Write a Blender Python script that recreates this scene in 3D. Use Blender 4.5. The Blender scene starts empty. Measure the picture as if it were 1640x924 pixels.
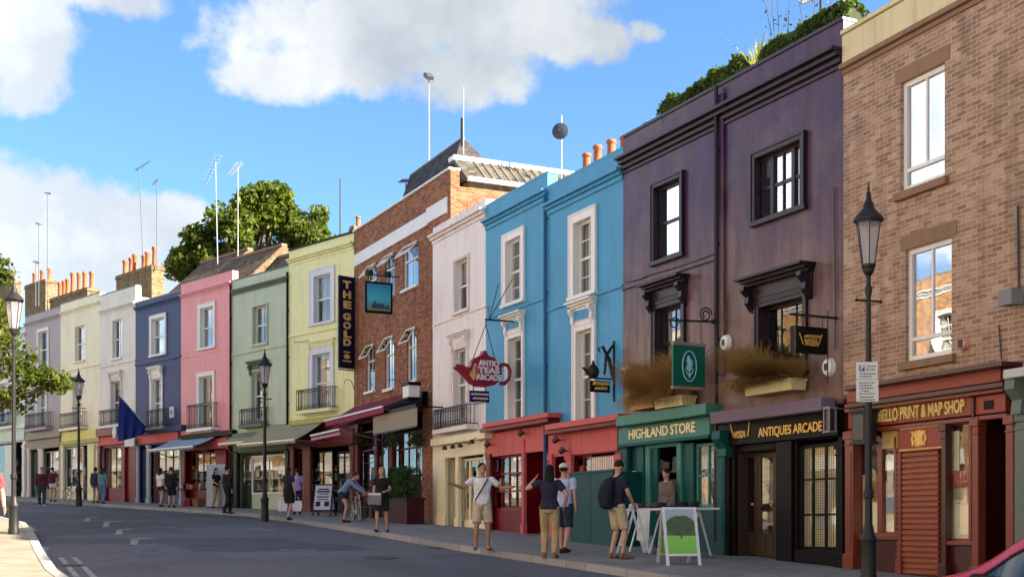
import bpy, bmesh, math, random
from mathutils import Vector, Matrix
sc = bpy.context.scene
col = sc.collection
RND = random.Random(11)
rad = math.radians

# ------------------------------------------------------------------ camera, sky, sun, exposure
F, HY, CX, CAMZ = 2000.0, 840.0, 820.0, 1.635        # focal length / horizon / centre in photo pixels, eye height
cd = bpy.data.cameras.new('camera'); cam = bpy.data.objects.new('camera', cd); col.objects.link(cam)
cam.location = (0, 0, CAMZ); cam.rotation_euler = (rad(90), 0, 0)
cd.sensor_width = 36; cd.lens = 36 * F / 1640; cd.shift_y = (HY - 462) / 1640; cd.clip_end = 4000; cd.clip_start = .05
sc.camera = cam
SUN_EL, SUN_H = rad(29), Vector((.958, -.287)).normalized()
sl = bpy.data.lights.new('sun', 'SUN'); so = bpy.data.objects.new('sun', sl); col.objects.link(so)
sl.energy = 5.0; sl.angle = rad(.53); sl.color = (1, .90, .76)
sd = Vector((SUN_H.x * math.cos(SUN_EL), SUN_H.y * math.cos(SUN_EL), math.sin(SUN_EL)))
so.rotation_euler = sd.to_track_quat('Z', 'Y').to_euler(); so.location = (30, -10, 40)
sc.view_settings.view_transform = 'Standard'; sc.view_settings.look = 'None'
sc.view_settings.gamma = 1; sc.view_settings.use_curve_mapping = False
sc.view_settings.exposure = 2.42
sc.view_settings.use_white_balance = True; sc.view_settings.white_balance_temperature = 6650; sc.view_settings.white_balance_tint = 8
SKY_STRENGTH = .060

def world():
    w = bpy.data.worlds.new('World'); sc.world = w; w.use_nodes = True
    nt = w.node_tree; N = nt.nodes; L = nt.links; N.clear()
    out = N.new('ShaderNodeOutputWorld'); bg = N.new('ShaderNodeBackground'); bg.inputs[1].default_value = SKY_STRENGTH
    sky = N.new('ShaderNodeTexSky'); sky.sky_type = 'NISHITA'; sky.sun_disc = False
    sky.sun_elevation = SUN_EL; sky.sun_rotation = math.atan2(SUN_H.x, SUN_H.y)
    sky.air_density = 1.0; sky.dust_density = .45; sky.ozone_density = 1.6; sky.altitude = 0
    tc = N.new('ShaderNodeTexCoord'); sep = N.new('ShaderNodeSeparateXYZ'); L.new(tc.outputs['Generated'], sep.inputs[0])
    def m(op, a, b=None, c=None, clamp=False):
        n = N.new('ShaderNodeMath'); n.operation = op; n.use_clamp = clamp
        for i, v in enumerate((a, b, c)):
            if v is None: continue
            if isinstance(v, (int, float)): n.inputs[i].default_value = v
            else: L.new(v, n.inputs[i])
        return n.outputs[0]
    def nz(scale, detail, rough=.55, off=(0, 0, 0), stretch=(1, 1, 1)):
        mp = N.new('ShaderNodeMapping'); mp.inputs['Location'].default_value = off; mp.inputs['Scale'].default_value = stretch
        L.new(tc.outputs['Generated'], mp.inputs[0])
        n = N.new('ShaderNodeTexNoise'); n.inputs['Scale'].default_value = scale; n.inputs['Detail'].default_value = detail
        n.inputs['Roughness'].default_value = rough; L.new(mp.outputs[0], n.inputs['Vector']); return n.outputs['Fac']
    # bearing-like and elevation-like coordinates of the direction, ahead of the street
    ysafe = m('MAXIMUM', sep.outputs[1], .05)
    a = m('DIVIDE', sep.outputs[0], ysafe); e = m('DIVIDE', sep.outputs[2], ysafe)
    w1 = nz(7, 5, .6, (3, 1, 2)); w2 = nz(7, 5, .6, (8, 5, 9)); w3 = nz(24, 6, .62, (1, 7, 3))
    ax = m('ADD', a, m('MULTIPLY', m('SUBTRACT', w1, .5), .12))
    ex = m('ADD', e, m('MULTIPLY', m('SUBTRACT', w2, .5), .085))
    puff = [(-.125, .405, .15, .050, 1), (-.16, .368, .10, .036, 1), (.005, .400, .085, .030, 1), (-.055, .43, .17, .05, 1),
            (-.05, .366, .08, .034, .9), (.055, .386, .042, .026, .9), (.098, .392, .016, .014, .75),
            (-.40, .385, .052, .058, 1), (-.33, .425, .07, .026, .8), (-.42, .345, .06, .022, .8),
            (-.36, .225, .10, .060, 1.1), (-.30, .235, .055, .035, 1), (-.43, .25, .08, .05, 1), (-.262, .235, .025, .025, .9), (-.35, .19, .16, .03, .7)]
    tot = None
    for (a0, e0, ra, re, k) in puff:
        u = m('DIVIDE', m('SUBTRACT', ax, a0), ra); v = m('DIVIDE', m('SUBTRACT', ex, e0), re)
        r = m('MULTIPLY', m('SUBTRACT', 1.0, m('ADD', m('MULTIPLY', u, u), m('MULTIPLY', v, v))), k)
        tot = r if tot is None else m('SMOOTH_MAX', tot, r, .25)
    front = m('ADD', tot, m('MULTIPLY', m('SUBTRACT', w3, .5), 2.0))
    # clouds over the rest of the sky
    g = nz(2.6, 7, .58, (4, 2, 0), (1, 1, 2.2))
    rest = m('MULTIPLY', m('SUBTRACT', g, .45), 7)
    sel = m('MULTIPLY', m('SUBTRACT', m('ABSOLUTE', a), .52), 6, clamp=True)
    sel = m('MAXIMUM', sel, m('LESS_THAN', sep.outputs[1], .06))
    dens = m('ADD', m('MULTIPLY', front, m('SUBTRACT', 1, sel)), m('MULTIPLY', rest, sel))
    mr = N.new('ShaderNodeMapRange'); mr.interpolation_type = 'SMOOTHSTEP'
    mr.inputs['From Min'].default_value = -.05; mr.inputs['From Max'].default_value = .68; L.new(dens, mr.inputs['Value'])
    cov = mr.outputs[0]
    sh = nz(9, 5, .55, (2, 9, 4)); sh2 = nz(5, 3, .5, (7, 3, 6))
    shade = m('ADD', m('MULTIPLY', m('SUBTRACT', sh, .46), 2.8), m('MULTIPLY', m('SUBTRACT', sh2, .46), 2.6), clamp=True)
    cr = N.new('ShaderNodeMix'); cr.data_type = 'RGBA'; L.new(shade, cr.inputs[0])
    cr.inputs[6].default_value = (2.7, 2.95, 3.35, 1); cr.inputs[7].default_value = (4.7, 4.85, 5.0, 1)
    tint = N.new('ShaderNodeMix'); tint.data_type = 'RGBA'; tint.blend_type = 'MULTIPLY'; tint.inputs[0].default_value = 1
    L.new(sky.outputs[0], tint.inputs[6]); tint.inputs[7].default_value = (.50, .71, .92, 1)
    # clouds facing the sun are the brightest
    away = m('MAXIMUM', m('ADD', m('MULTIPLY', sep.outputs[0], -SUN_H.x), m('MULTIPLY', sep.outputs[1], -SUN_H.y)), 0)
    lit = m('ADD', .62, m('MULTIPLY', m('POWER', away, 3.6), 2.2)); cc = N.new('ShaderNodeVectorMath'); cc.operation = 'SCALE'; L.new(cr.outputs[2], cc.inputs[0]); L.new(lit, cc.inputs['Scale'])
    mx = N.new('ShaderNodeMix'); mx.data_type = 'RGBA'; L.new(m('MULTIPLY', cov, .96), mx.inputs[0])
    L.new(tint.outputs[2], mx.inputs[6]); L.new(cc.outputs[0], mx.inputs[7])
    L.new(mx.outputs[2], bg.inputs[0]); L.new(bg.outputs[0], out.inputs[0])
world()

# ------------------------------------------------------------------ materials
MATS = {}
class G:                                   # tiny node-graph helper
    def __init__(s, name):
        s.m = bpy.data.materials.new(name); s.m.use_nodes = True; s.nt = s.m.node_tree; s.N = s.nt.nodes; s.L = s.nt.links
        s.p = s.N['Principled BSDF']; s.out = s.N['Material Output']; s._o = None
    def n(s, t, **kw):
        x = s.N.new(t)
        for k, v in kw.items(): setattr(x, k, v)
        return x
    def set(s, node, key, v):
        if hasattr(v, 'is_output') or isinstance(v, bpy.types.NodeSocket): s.L.new(v, node.inputs[key])
        else: node.inputs[key].default_value = v
    def obj(s):
        if s._o is None: s._o = s.n('ShaderNodeTexCoord').outputs['Object']
        return s._o
    def noise(s, scale, detail=4, rough=.55, stretch=(1, 1, 1), off=(0, 0, 0)):
        mp = s.n('ShaderNodeMapping'); mp.inputs['Scale'].default_value = stretch; mp.inputs['Location'].default_value = off
        s.L.new(s.obj(), mp.inputs[0])
        t = s.n('ShaderNodeTexNoise'); t.inputs['Scale'].default_value = scale; t.inputs['Detail'].default_value = detail
        t.inputs['Roughness'].default_value = rough; s.L.new(mp.outputs[0], t.inputs['Vector']); return t.outputs['Fac']
    def ramp(s, fac, a, b, c0=(0, 0, 0, 1), c1=(1, 1, 1, 1)):
        r = s.n('ShaderNodeValToRGB'); r.color_ramp.elements[0].position = a; r.color_ramp.elements[1].position = b
        r.color_ramp.elements[0].color = c0; r.color_ramp.elements[1].color = c1; s.L.new(fac, r.inputs[0]); return r.outputs[0]
    def mix(s, fac, a, b, blend='MIX'):
        x = s.n('ShaderNodeMix', data_type='RGBA', blend_type=blend)
        s.set(x, 0, fac); s.set(x, 6, a); s.set(x, 7, b); return x.outputs[2]
    def math(s, op, a, b):
        x = s.n('ShaderNodeMath', operation=op); s.set(x, 0, a); s.set(x, 1, b); return x.outputs[0]
    def bump(s, h, strength, dist=.01):
        b = s.n('ShaderNodeBump'); b.inputs['Strength'].default_value = strength; b.inputs['Distance'].default_value = dist
        s.L.new(h, b.inputs['Height']); s.L.new(b.outputs[0], s.p.inputs['Normal'])
def rgba(c, k=1): return (c[0] * k, c[1] * k, c[2] * k, 1)
def srgb(r, g, b): return tuple(((v / 255) / 12.92 if v <= 10 else ((v / 255 + .055) / 1.055) ** 2.4) for v in (r, g, b))

def paint(name, c, rough=.55, dirt=.6, spec=.22, dirtcol=None, scale=1.0):
    """painted stucco / joinery: faint mottling, rain streaks"""
    if name in MATS: return MATS[name]
    g = G(name)
    streak = g.ramp(g.noise(2.4 * scale, 6, .66, (2.6, 2.6, .16)), .50, .74)
    blot = g.ramp(g.noise(.9 * scale, 6, .62), .38, .72)
    d = dirtcol or tuple(v * .50 + .015 for v in c)
    k1 = g.math('MULTIPLY', streak, dirt * .95); k2 = g.math('MULTIPLY', blot, dirt * .45)
    c1 = g.mix(k1, rgba(c), rgba(d)); c2 = g.mix(k2, c1, rgba(tuple(v * .72 for v in c)))
    g.set(g.p, 'Base Color', c2); g.p.inputs['Roughness'].default_value = rough; g.p.inputs['Specular IOR Level'].default_value = spec
    if dirt > .3:
        patch = g.ramp(g.noise(.55 * scale, 2, .4, (1, 1, 1.3), (5, 2, 8)), .60, .615); c2 = g.mix(g.math('MULTIPLY', patch, .16), c2, rgba(tuple(min(v * 1.25 + .02, .8) for v in c)))
        vo = g.n('ShaderNodeTexVoronoi', feature='DISTANCE_TO_EDGE'); vo.inputs['Scale'].default_value = .9; mpv = g.n('ShaderNodeMapping'); g.L.new(g.obj(), mpv.inputs[0]); wv = g.n('ShaderNodeVectorMath', operation='ADD'); nz_ = g.n('ShaderNodeTexNoise'); nz_.inputs['Scale'].default_value = 3; g.L.new(g.obj(), nz_.inputs['Vector']); g.L.new(mpv.outputs[0], wv.inputs[0]); g.L.new(nz_.outputs['Color'], wv.inputs[1]); g.L.new(wv.outputs[0], vo.inputs['Vector'])
        crack = g.math('MULTIPLY', g.math('LESS_THAN', vo.outputs['Distance'], .006), g.ramp(g.noise(.8, 3, .5, (1, 1, 1), (2, 9, 1)), .5, .6)); c2 = g.mix(g.math('MULTIPLY', crack, dirt), c2, rgba(tuple(v * .45 for v in c)))
        g.set(g.p, 'Base Color', c2)
    g.bump(g.math('ADD', g.noise(26, 4), g.math('MULTIPLY', g.noise(1.3, 4), 2.0)), .16, .010)
    MATS[name] = g.m; return g.m
def plain(name, c, rough=.6, metal=0, spec=.4, var=.2, nscale=14):
    if name in MATS: return MATS[name]
    g = G(name); f = g.noise(nscale, 4)
    g.set(g.p, 'Base Color', g.mix(f, rgba(c, 1 - var), rgba(c, 1 + var)))
    g.p.inputs['Roughness'].default_value = rough; g.p.inputs['Metallic'].default_value = metal; g.p.inputs['Specular IOR Level'].default_value = spec
    MATS[name] = g.m; return g.m
def brick(name, c1, c2, c3, mortar, w=.225, h=.075, dark=.5, bumpk=.5):
    if name in MATS: return MATS[name]
    g = G(name); sp = g.n('ShaderNodeSeparateXYZ'); g.L.new(g.obj(), sp.inputs[0])
    cb = g.n('ShaderNodeCombineXYZ'); g.L.new(g.math('ADD', sp.outputs[0], sp.outputs[1]), cb.inputs[0]); g.L.new(sp.outputs[2], cb.inputs[1])
    b = g.n('ShaderNodeTexBrick'); b.offset = .5
    g.L.new(cb.outputs[0], b.inputs['Vector'])
    b.inputs['Scale'].default_value = 1; b.inputs['Brick Width'].default_value = w; b.inputs['Row Height'].default_value = h
    b.inputs['Mortar Size'].default_value = .007; b.inputs['Mortar Smooth'].default_value = .2; b.inputs['Bias'].default_value = 0
    b.inputs['Color1'].default_value = (0, 0, 0, 1); b.inputs['Color2'].default_value = (1, 1, 1, 1); b.inputs['Mortar'].default_value = (.5, .5, .5, 1)
    r = g.n('ShaderNodeValToRGB'); els = r.color_ramp.elements
    els[0].position = 0; els[0].color = rgba(c1, dark); els[1].position = 1; els[1].color = rgba(c3)
    x = els.new(.3); x.color = rgba(c1); x = els.new(.65); x.color = rgba(c2)
    g.L.new(b.outputs['Color'], r.inputs[0])
    big = g.ramp(g.noise(.7, 5, .6), .3, .75)
    base = g.mix(g.math('MULTIPLY', big, .5), r.outputs[0], rgba(tuple(v * .62 for v in c2)))
    base = g.mix(b.outputs['Fac'], base, rgba(mortar))
    base = g.mix(g.math('MULTIPLY', g.ramp(g.noise(9, 4), .5, .8), .35), base, rgba(c1, .6)); base = g.mix(g.math('MULTIPLY', g.ramp(g.noise(1.6, 6, .65, (2, 2, .22), (4, 4, 4)), .52, .75), .55), base, rgba(c1, .35))
    g.set(g.p, 'Base Color', base); g.p.inputs['Roughness'].default_value = .85; g.p.inputs['Specular IOR Level'].default_value = .2
    inv = g.math('SUBTRACT', 1, b.outputs['Fac']); g.bump(g.math('ADD', inv, g.math('MULTIPLY', g.noise(60, 3), .35)), bumpk, .012)
    MATS[name] = g.m; return g.m
def glass(name, k=.10, tint=(.90, .92, .92), ior=1.7):
    if name in MATS: return MATS[name]
    g = G(name); g.N.remove(g.p)
    fr = g.n('ShaderNodeFresnel'); fr.inputs['IOR'].default_value = ior
    gl = g.n('ShaderNodeBsdfGlossy'); gl.inputs['Roughness'].default_value = .015; gl.inputs['Color'].default_value = (.95, .97, 1, 1)
    tr = g.n('ShaderNodeBsdfTransparent'); tr.inputs[0].default_value = rgba(tint)
    bp = g.n('ShaderNodeBump'); bp.inputs['Strength'].default_value = .06; bp.inputs['Distance'].default_value = .02
    g.L.new(g.noise(1.6, 2), bp.inputs['Height']); g.L.new(bp.outputs[0], gl.inputs['Normal'])
    ms = g.n('ShaderNodeMixShader'); gb = g.n('ShaderNodeNewGeometry'); g.L.new(g.math('MULTIPLY', g.math('ADD', fr.outputs[0], k), g.math('SUBTRACT', 1, gb.outputs['Backfacing'])), ms.inputs[0]); g.L.new(tr.outputs[0], ms.inputs[1]); g.L.new(gl.outputs[0], ms.inputs[2])
    g.L.new(ms.outputs[0], g.out.inputs[0]); MATS[name] = g.m; return g.m
def goods(name, scale=9, cols=None, sat=1):
    """small mixed wares: colour changes from piece to piece"""
    if name in MATS: return MATS[name]
    g = G(name); gi = g.n('ShaderNodeNewGeometry')
    r = g.n('ShaderNodeValToRGB'); r.color_ramp.interpolation = 'CONSTANT'; els = r.color_ramp.elements
    cols = cols or [(.5, .42, .28), (.12, .08, .05), (.55, .5, .45), (.35, .12, .06), (.1, .14, .2), (.6, .5, .2), (.2, .25, .15), (.7, .68, .62)]
    els[0].color = rgba(cols[0]); els[1].position = 1 - 1 / len(cols); els[1].color = rgba(cols[-1])
    for i, c in enumerate(cols[1:-1]): x = els.new((i + 1) / len(cols)); x.color = rgba(c)
    g.L.new(gi.outputs['Random Per Island'], r.inputs[0]); g.set(g.p, 'Base Color', r.outputs[0]); g.p.inputs['Roughness'].default_value = .45
    MATS[name] = g.m; return g.m
def leaf(name, a, b, trans=.35):
    if name in MATS: return MATS[name]
    g = G(name); gi = g.n('ShaderNodeNewGeometry')
    c = g.mix(gi.outputs['Random Per Island'], rgba(a), rgba(b)); c = g.mix(g.ramp(g.noise(.9, 3), .35, .7), c, rgba(tuple(v * .6 for v in a)))
    g.set(g.p, 'Base Color', c); g.p.inputs['Roughness'].default_value = .5; g.p.inputs['Specular IOR Level'].default_value = .3
    tl = g.n('ShaderNodeBsdfTranslucent'); g.L.new(g.mix(1.0, c, (1.5, 1.6, .7, 1), 'MULTIPLY'), tl.inputs[0])
    ms = g.n('ShaderNodeMixShader'); ms.inputs[0].default_value = trans; g.L.new(g.p.outputs[0], ms.inputs[1]); g.L.new(tl.outputs[0], ms.inputs[2])
    g.L.new(ms.outputs[0], g.out.inputs[0]); MATS[name] = g.m; return g.m
def stripes(name, c1, c2, width, axis=0, rough=.8):
    if name in MATS: return MATS[name]
    g = G(name); sp = g.n('ShaderNodeSeparateXYZ'); g.L.new(g.obj(), sp.inputs[0])
    t = g.math('FRACT', g.math('DIVIDE', sp.outputs[axis], width), 0)
    k = g.math('GREATER_THAN', t, .5)
    base = g.mix(k, rgba(c1), rgba(c2)); base = g.mix(g.math('MULTIPLY', g.ramp(g.noise(3, 5), .4, .8), .3), base, rgba(c1, .6))
    g.set(g.p, 'Base Color', base); g.p.inputs['Roughness'].default_value = rough
    MATS[name] = g.m; return g.m

WHITE = paint('white_gloss_paint', (.72, .70, .66), .4, .25)
BLACKIRON = plain('black_iron', (.014, .014, .015), .5, 0, .3)
GLASS = glass('window_glass', .13); GLASSES = [GLASS, glass('older_window_glass', .22, (.86, .88, .88), 1.7), glass('dull_window_glass', .06, (.82, .84, .82), 1.6)]
SHOPGLASS = glass('shop_window_glass', .06, (.97, .98, .97), 1.5)
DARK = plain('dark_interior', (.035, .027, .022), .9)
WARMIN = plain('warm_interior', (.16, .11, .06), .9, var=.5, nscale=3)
GOLD = plain('gold_leaf_paint', (.62, .40, .10), .4, .3)
CURTAIN = paint('net_curtain', (.62, .60, .55), .9, .3)
LEAD = plain('lead_grey', (.17, .17, .18), .6)
SLATE = brick('roof_slates', (.050, .044, .044), (.065, .058, .056), (.085, .075, .066), (.025, .022, .022), .3, .2)
TILE = brick('brown_roof_tiles', (.14, .095, .058), (.17, .115, .07), (.21, .15, .095), (.06, .045, .03), .25, .16)
POT = plain('terracotta', (.33, .10, .04), .8, var=.35, nscale=3)
STACK = brick('stock_brick_stack', (.17, .11, .05), (.22, .155, .075), (.27, .195, .10), (.18, .15, .11))
STEEL = plain('galvanised_steel', (.42, .43, .44), .4, .7)

# ------------------------------------------------------------------ mesh helpers
class MB:
    def __init__(s): s.v = []; s.f = []
    def quad(s, *p):
        i = len(s.v); s.v += [tuple(q) for q in p]; s.f.append(tuple(range(i, i + len(p))))
    def box(s, x0, x1, y0, y1, z0, z1):
        i = len(s.v); s.v += [(x0, y0, z0), (x1, y0, z0), (x1, y1, z0), (x0, y1, z0), (x0, y0, z1), (x1, y0, z1), (x1, y1, z1), (x0, y1, z1)]
        s.f += [tuple(i + k for k in q) for q in ((0, 3, 2, 1), (4, 5, 6, 7), (0, 1, 5, 4), (1, 2, 6, 5), (2, 3, 7, 6), (3, 0, 4, 7))]; return s
    def rings(s, rings, cap=True, close=True):
        i = len(s.v); n = len(rings[0])
        for r in rings: s.v += [tuple(p) for p in r]
        for a in range(len(rings) - 1):
            for k in range(n if close else n - 1):
                q = (k + 1) % n; s.f.append((i + a * n + k, i + a * n + q, i + (a + 1) * n + q, i + (a + 1) * n + k))
        if cap:
            s.f.append(tuple(i + k for k in range(n - 1, -1, -1))); j = i + (len(rings) - 1) * n; s.f.append(tuple(j + k for k in range(n)))
        return s
    def tube(s, pts, r, n=8):
        pts = [Vector(p) for p in pts]; r = r if isinstance(r, (list, tuple)) else [r] * len(pts); R = []; ref = None
        for k, p in enumerate(pts):
            t = (pts[min(k + 1, len(pts) - 1)] - pts[max(k - 1, 0)])
            t = t.normalized() if t.length > 1e-9 else Vector((0, 0, 1))
            if ref is None: ref = Vector((1, 0, 0)) if abs(t.x) < .8 else Vector((0, 1, 0))
            u = (ref - t * ref.dot(t)); u = u.normalized() if u.length > 1e-6 else t.orthogonal().normalized(); w = t.cross(u); ref = u
            R.append([p + (u * math.cos(a) + w * math.sin(a)) * r[k] for a in [2 * math.pi * q / n for q in range(n)]])
        return s.rings(R)
    def lathe(s, prof, n=16, c=(0, 0, 0), sx=1, sy=1):
        return s.rings([[(c[0] + sx * r * math.cos(2 * math.pi * k / n), c[1] + sy * r * math.sin(2 * math.pi * k / n), c[2] + z) for k in range(n)] for r, z in prof])
    def ball(s, c, rx, ry, rz, n=14, m=9):
        return s.rings([[(c[0] + rx * math.cos(2 * math.pi * k / n) * math.sin(t), c[1] + ry * math.sin(2 * math.pi * k / n) * math.sin(t), c[2] - rz * math.cos(t)) for k in range(n)]
                        for t in [math.pi * (j + .02) / (m - .96) for j in range(m)]])
    def prism(s, pts, axis, a, b):
        """extrude a 2-D outline along an axis: 'y' takes (x,z), 'x' takes (y,z), 'z' takes (x,y)"""
        mk = {'y': lambda p, t: (p[0], t, p[1]), 'x': lambda p, t: (t, p[0], p[1]), 'z': lambda p, t: (p[0], p[1], t)}[axis]
        return s.rings([[mk(p, a) for p in pts], [mk(p, b) for p in pts]])
    def build(s, name, mat, parent=None, smooth=False, fix=True, mats=None):
        me = bpy.data.meshes.new(name); me.from_pydata(s.v, [], s.f); me.validate()
        if fix and len(s.f) < 20000:
            bm = bmesh.new(); bm.from_mesh(me); bmesh.ops.recalc_face_normals(bm, faces=bm.faces); bm.to_mesh(me); bm.free()
        if mat: me.materials.append(mat)
        if smooth:
            me.polygons.foreach_set('use_smooth', [True] * len(me.polygons)); me.set_sharp_from_angle(angle=rad(40))
        o = bpy.data.objects.new(name, me); col.objects.link(o)
        if parent is not None: o.parent = parent
        return o
def soften(o, w=.012):
    b = o.modifiers.new('worn_edges', 'BEVEL'); b.width = w; b.segments = 2; b.limit_method = 'ANGLE'; return o
def boxes(name, mat, parent, *bx):
    m = MB()
    for b in bx: m.box(*b)
    o = m.build(name, mat, parent)
    return soften(o) if name in ('sill', 'coping', 'string_course', 'ledge', 'lintel', 'parapet_band', 'stone_band', 'box', 'panel', 'fascia') else o
def tag(o, label, cat, group=None, kind=None):
    if label: o['label'] = label
    if cat: o['category'] = cat
    if group: o['group'] = group
    if kind: o['kind'] = kind
    return o
def thing(name, label, cat, loc=(0, 0, 0), rz=0, group=None):
    o = bpy.data.objects.new(name, None); col.objects.link(o); o.empty_display_size = .3
    o.location = loc; o.rotation_euler = (0, 0, rz); return tag(o, label, cat, group)
def structure(o): o['kind'] = 'structure'; return o
def dup(root, loc, rz, label):
    r = root.copy(); col.objects.link(r); r.location = loc; r.rotation_euler = (0, 0, rz); r['label'] = label
    for ch in list(root.children):
        c = ch.copy(); col.objects.link(c); c.parent = r
        for gch in ch.children: d = gch.copy(); col.objects.link(d); d.parent = c
    return r
TEXTS = []
def text(name, s, mat, parent, x, y, z, h, w=None, rot=(90, 0, 0), bold=.012, ext=.004):
    """lettering, centred on (x, z) of its parent's plane, letters h high, fitted to width w"""
    cu = bpy.data.curves.new(name, 'FONT'); cu.body = s; cu.align_x = 'CENTER'; cu.align_y = 'CENTER'; cu.size = 1; cu.extrude = ext / h; cu.offset = bold
    cu.materials.append(mat)
    o = bpy.data.objects.new(name, cu); col.objects.link(o); o.parent = parent; o.location = (x, y, z); o.rotation_euler = [rad(a) for a in rot]
    TEXTS.append((o, h, w)); return o
def bake_texts():
    bpy.context.view_layer.update()
    for o, h, w in TEXTS:
        k = h / .70; sx = k if not w else w / max(o.dimensions.x, .01)
        o.scale = (sx, k, 1)
    dg = bpy.context.evaluated_depsgraph_get()
    for o, h, w in TEXTS:
        me = bpy.data.meshes.new_from_object(o.evaluated_get(dg)); mat = o.data.materials[0]
        n = bpy.data.objects.new('letters', me); col.objects.link(n); n.parent = o.parent; n.location = o.location; n.rotation_euler = o.rotation_euler; n.scale = o.scale
        nm = o.name; cu = o.data; bpy.data.objects.remove(o); bpy.data.curves.remove(cu); n.name = nm

# ------------------------------------------------------------------ ground plane and frames
GA, GB = -.0132, .0389                        # the street climbs away from the camera at about 4 %
def gz(x, y): return GA * x + GB * y
def ground(px, py, h=0.0):
    rx, rz = (px - CX) / F, (HY - py) / F
    t = (CAMZ - h) / (GA * rx + GB - rz); return Vector((rx * t, t, gz(rx * t, t) + h))
class Fr:
    """a vertical plane: x along it, y into it, z up; uz() finds where a sight line of the photograph meets it"""
    def __init__(s, o, d): s.o = Vector(o).to_2d(); s.d = Vector(d).normalized(); s.y = Vector((-s.d.y, s.d.x)); s.oz = gz(*s.o)
    def uz(s, px, py, off=0):
        r = Vector(((px - CX) / F, 1)); t = (s.o.dot(s.y) + off) / r.dot(s.y); p = r * t
        return (p - s.o).dot(s.d), CAMZ + t * (HY - py) / F - s.oz
    def rz(s): return math.atan2(s.d.y, s.d.x)
    def world(s, u, y=0, z=0): p = s.o + s.d * u + s.y * y; return Vector((p.x, p.y, s.oz + z))
DB = Vector((.485, -1)).normalized(); DA = Vector((.94, -1)).normalized(); DC = Vector((.41, -1)).normalized()
LB = Fr((5.811, 21.93), DB)                   # facade line of the middle terrace
J = LB.world(LB.uz(567, 0, .55)[0], .55); LA = Fr(J, DA)  # the street bends here
LC = Fr(LB.world(LB.uz(1351, 0)[0]), DC)      # brick building at the right
def NI(fr): return fr.y
# ------------------------------------------------------------------ ground, road, pavements
def slab(name, pts, top, bottom, mat):
    m = MB(); m.rings([[(x, y, gz(x, y) + bottom) for x, y in pts], [(x, y, gz(x, y) + top) for x, y in pts]])
    return structure(m.build(name, mat))
def asphalt():
    g = G('asphalt'); f = g.noise(90, 3, .7); big = g.ramp(g.noise(.35, 5, .6, (.5, .16, 1)), .35, .7)
    pat = g.ramp(g.noise(.12, 3, .5, (1, .4, 1), (3, 4, 1)), .52, .56)
    c = g.mix(f, (.052, .057, .070, 1), (.118, .128, .150, 1)); c = g.mix(g.math('MULTIPLY', big, .45), c, (.105, .107, .115, 1)); c = g.mix(g.math('MULTIPLY', pat, .35), c, (.035, .036, .04, 1))
    g.set(g.p, 'Base Color', c); g.p.inputs['Roughness'].default_value = .75; g.p.inputs['Specular IOR Level'].default_value = .35
    def cell(sc_, th, off):
        mp = g.n('ShaderNodeMapping'); mp.inputs['Location'].default_value = off; mp.inputs['Rotation'].default_value = (0, 0, rad(26)); g.L.new(g.obj(), mp.inputs[0]); wv = g.n('ShaderNodeVectorMath', operation='ADD'); nz_ = g.n('ShaderNodeTexNoise'); nz_.inputs['Scale'].default_value = 1.2; nz_.inputs['Detail'].default_value = 4; g.L.new(g.obj(), nz_.inputs['Vector']); g.L.new(mp.outputs[0], wv.inputs[0]); g.L.new(nz_.outputs['Color'], wv.inputs[1])
        v = g.n('ShaderNodeTexVoronoi', feature='DISTANCE_TO_EDGE'); v.inputs['Scale'].default_value = sc_; g.L.new(wv.outputs[0], v.inputs['Vector']); return g.math('LESS_THAN', v.outputs['Distance'], th)
    c = g.mix(g.math('MULTIPLY', g.math('MULTIPLY', cell(.30, .006, (0, 0, 0)), g.ramp(g.noise(.25, 3), .42, .5)), .8), c, (.018, .018, .02, 1))
    mp = g.n('ShaderNodeMapping'); mp.inputs['Rotation'].default_value = (0, 0, rad(-26)); mp.inputs['Scale'].default_value = (1, 1, 1); g.L.new(g.obj(), mp.inputs[0])
    vb = g.n('ShaderNodeTexVoronoi', distance='CHEBYCHEV'); vb.inputs['Scale'].default_value = .16; g.L.new(mp.outputs[0], vb.inputs['Vector']); sx_ = g.n('ShaderNodeSeparateColor'); g.L.new(vb.outputs['Color'], sx_.inputs[0])
    c = g.mix(g.math('MULTIPLY', g.math('GREATER_THAN', sx_.outputs[0], .70), .5), c, (.032, .033, .038, 1)); c = g.mix(g.math('MULTIPLY', g.math('LESS_THAN', sx_.outputs[1], .18), .5), c, (.125, .128, .135, 1))
    c = g.mix(g.math('MULTIPLY', g.ramp(g.noise(1.4, 4, .6), .66, .72), .5), c, (.022, .022, .024, 1))
    g.set(g.p, 'Base Color', c)
    g.bump(f, .35, .01); return g.m
def paving(name, c, w, h):
    g = G(name); mp = g.n('ShaderNodeMapping'); mp.inputs['Rotation'].default_value = (0, 0, rad(-64)); g.L.new(g.obj(), mp.inputs[0])
    b = g.n('ShaderNodeTexBrick'); b.inputs['Scale'].default_value = 1; b.inputs['Brick Width'].default_value = w; b.inputs['Row Height'].default_value = h
    b.inputs['Mortar Size'].default_value = .008; b.inputs['Color1'].default_value = rgba(c, .82); b.inputs['Color2'].default_value = rgba(c, 1.12); b.inputs['Mortar'].default_value = rgba(c, .35)
    g.L.new(mp.outputs[0], b.inputs['Vector'])
    base = g.mix(g.math('MULTIPLY', g.ramp(g.noise(1.1, 6, .65), .4, .75), .5), b.outputs['Color'], rgba(c, .55))
    base = g.mix(g.math('MULTIPLY', g.ramp(g.noise(40, 2), .62, .7), .3), base, rgba(c, .4))
    g.set(g.p, 'Base Color', base); g.p.inputs['Roughness'].default_value = .8
    g.bump(g.math('SUBTRACT', 1, b.outputs['Fac']), .3, .006); return g.m
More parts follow.
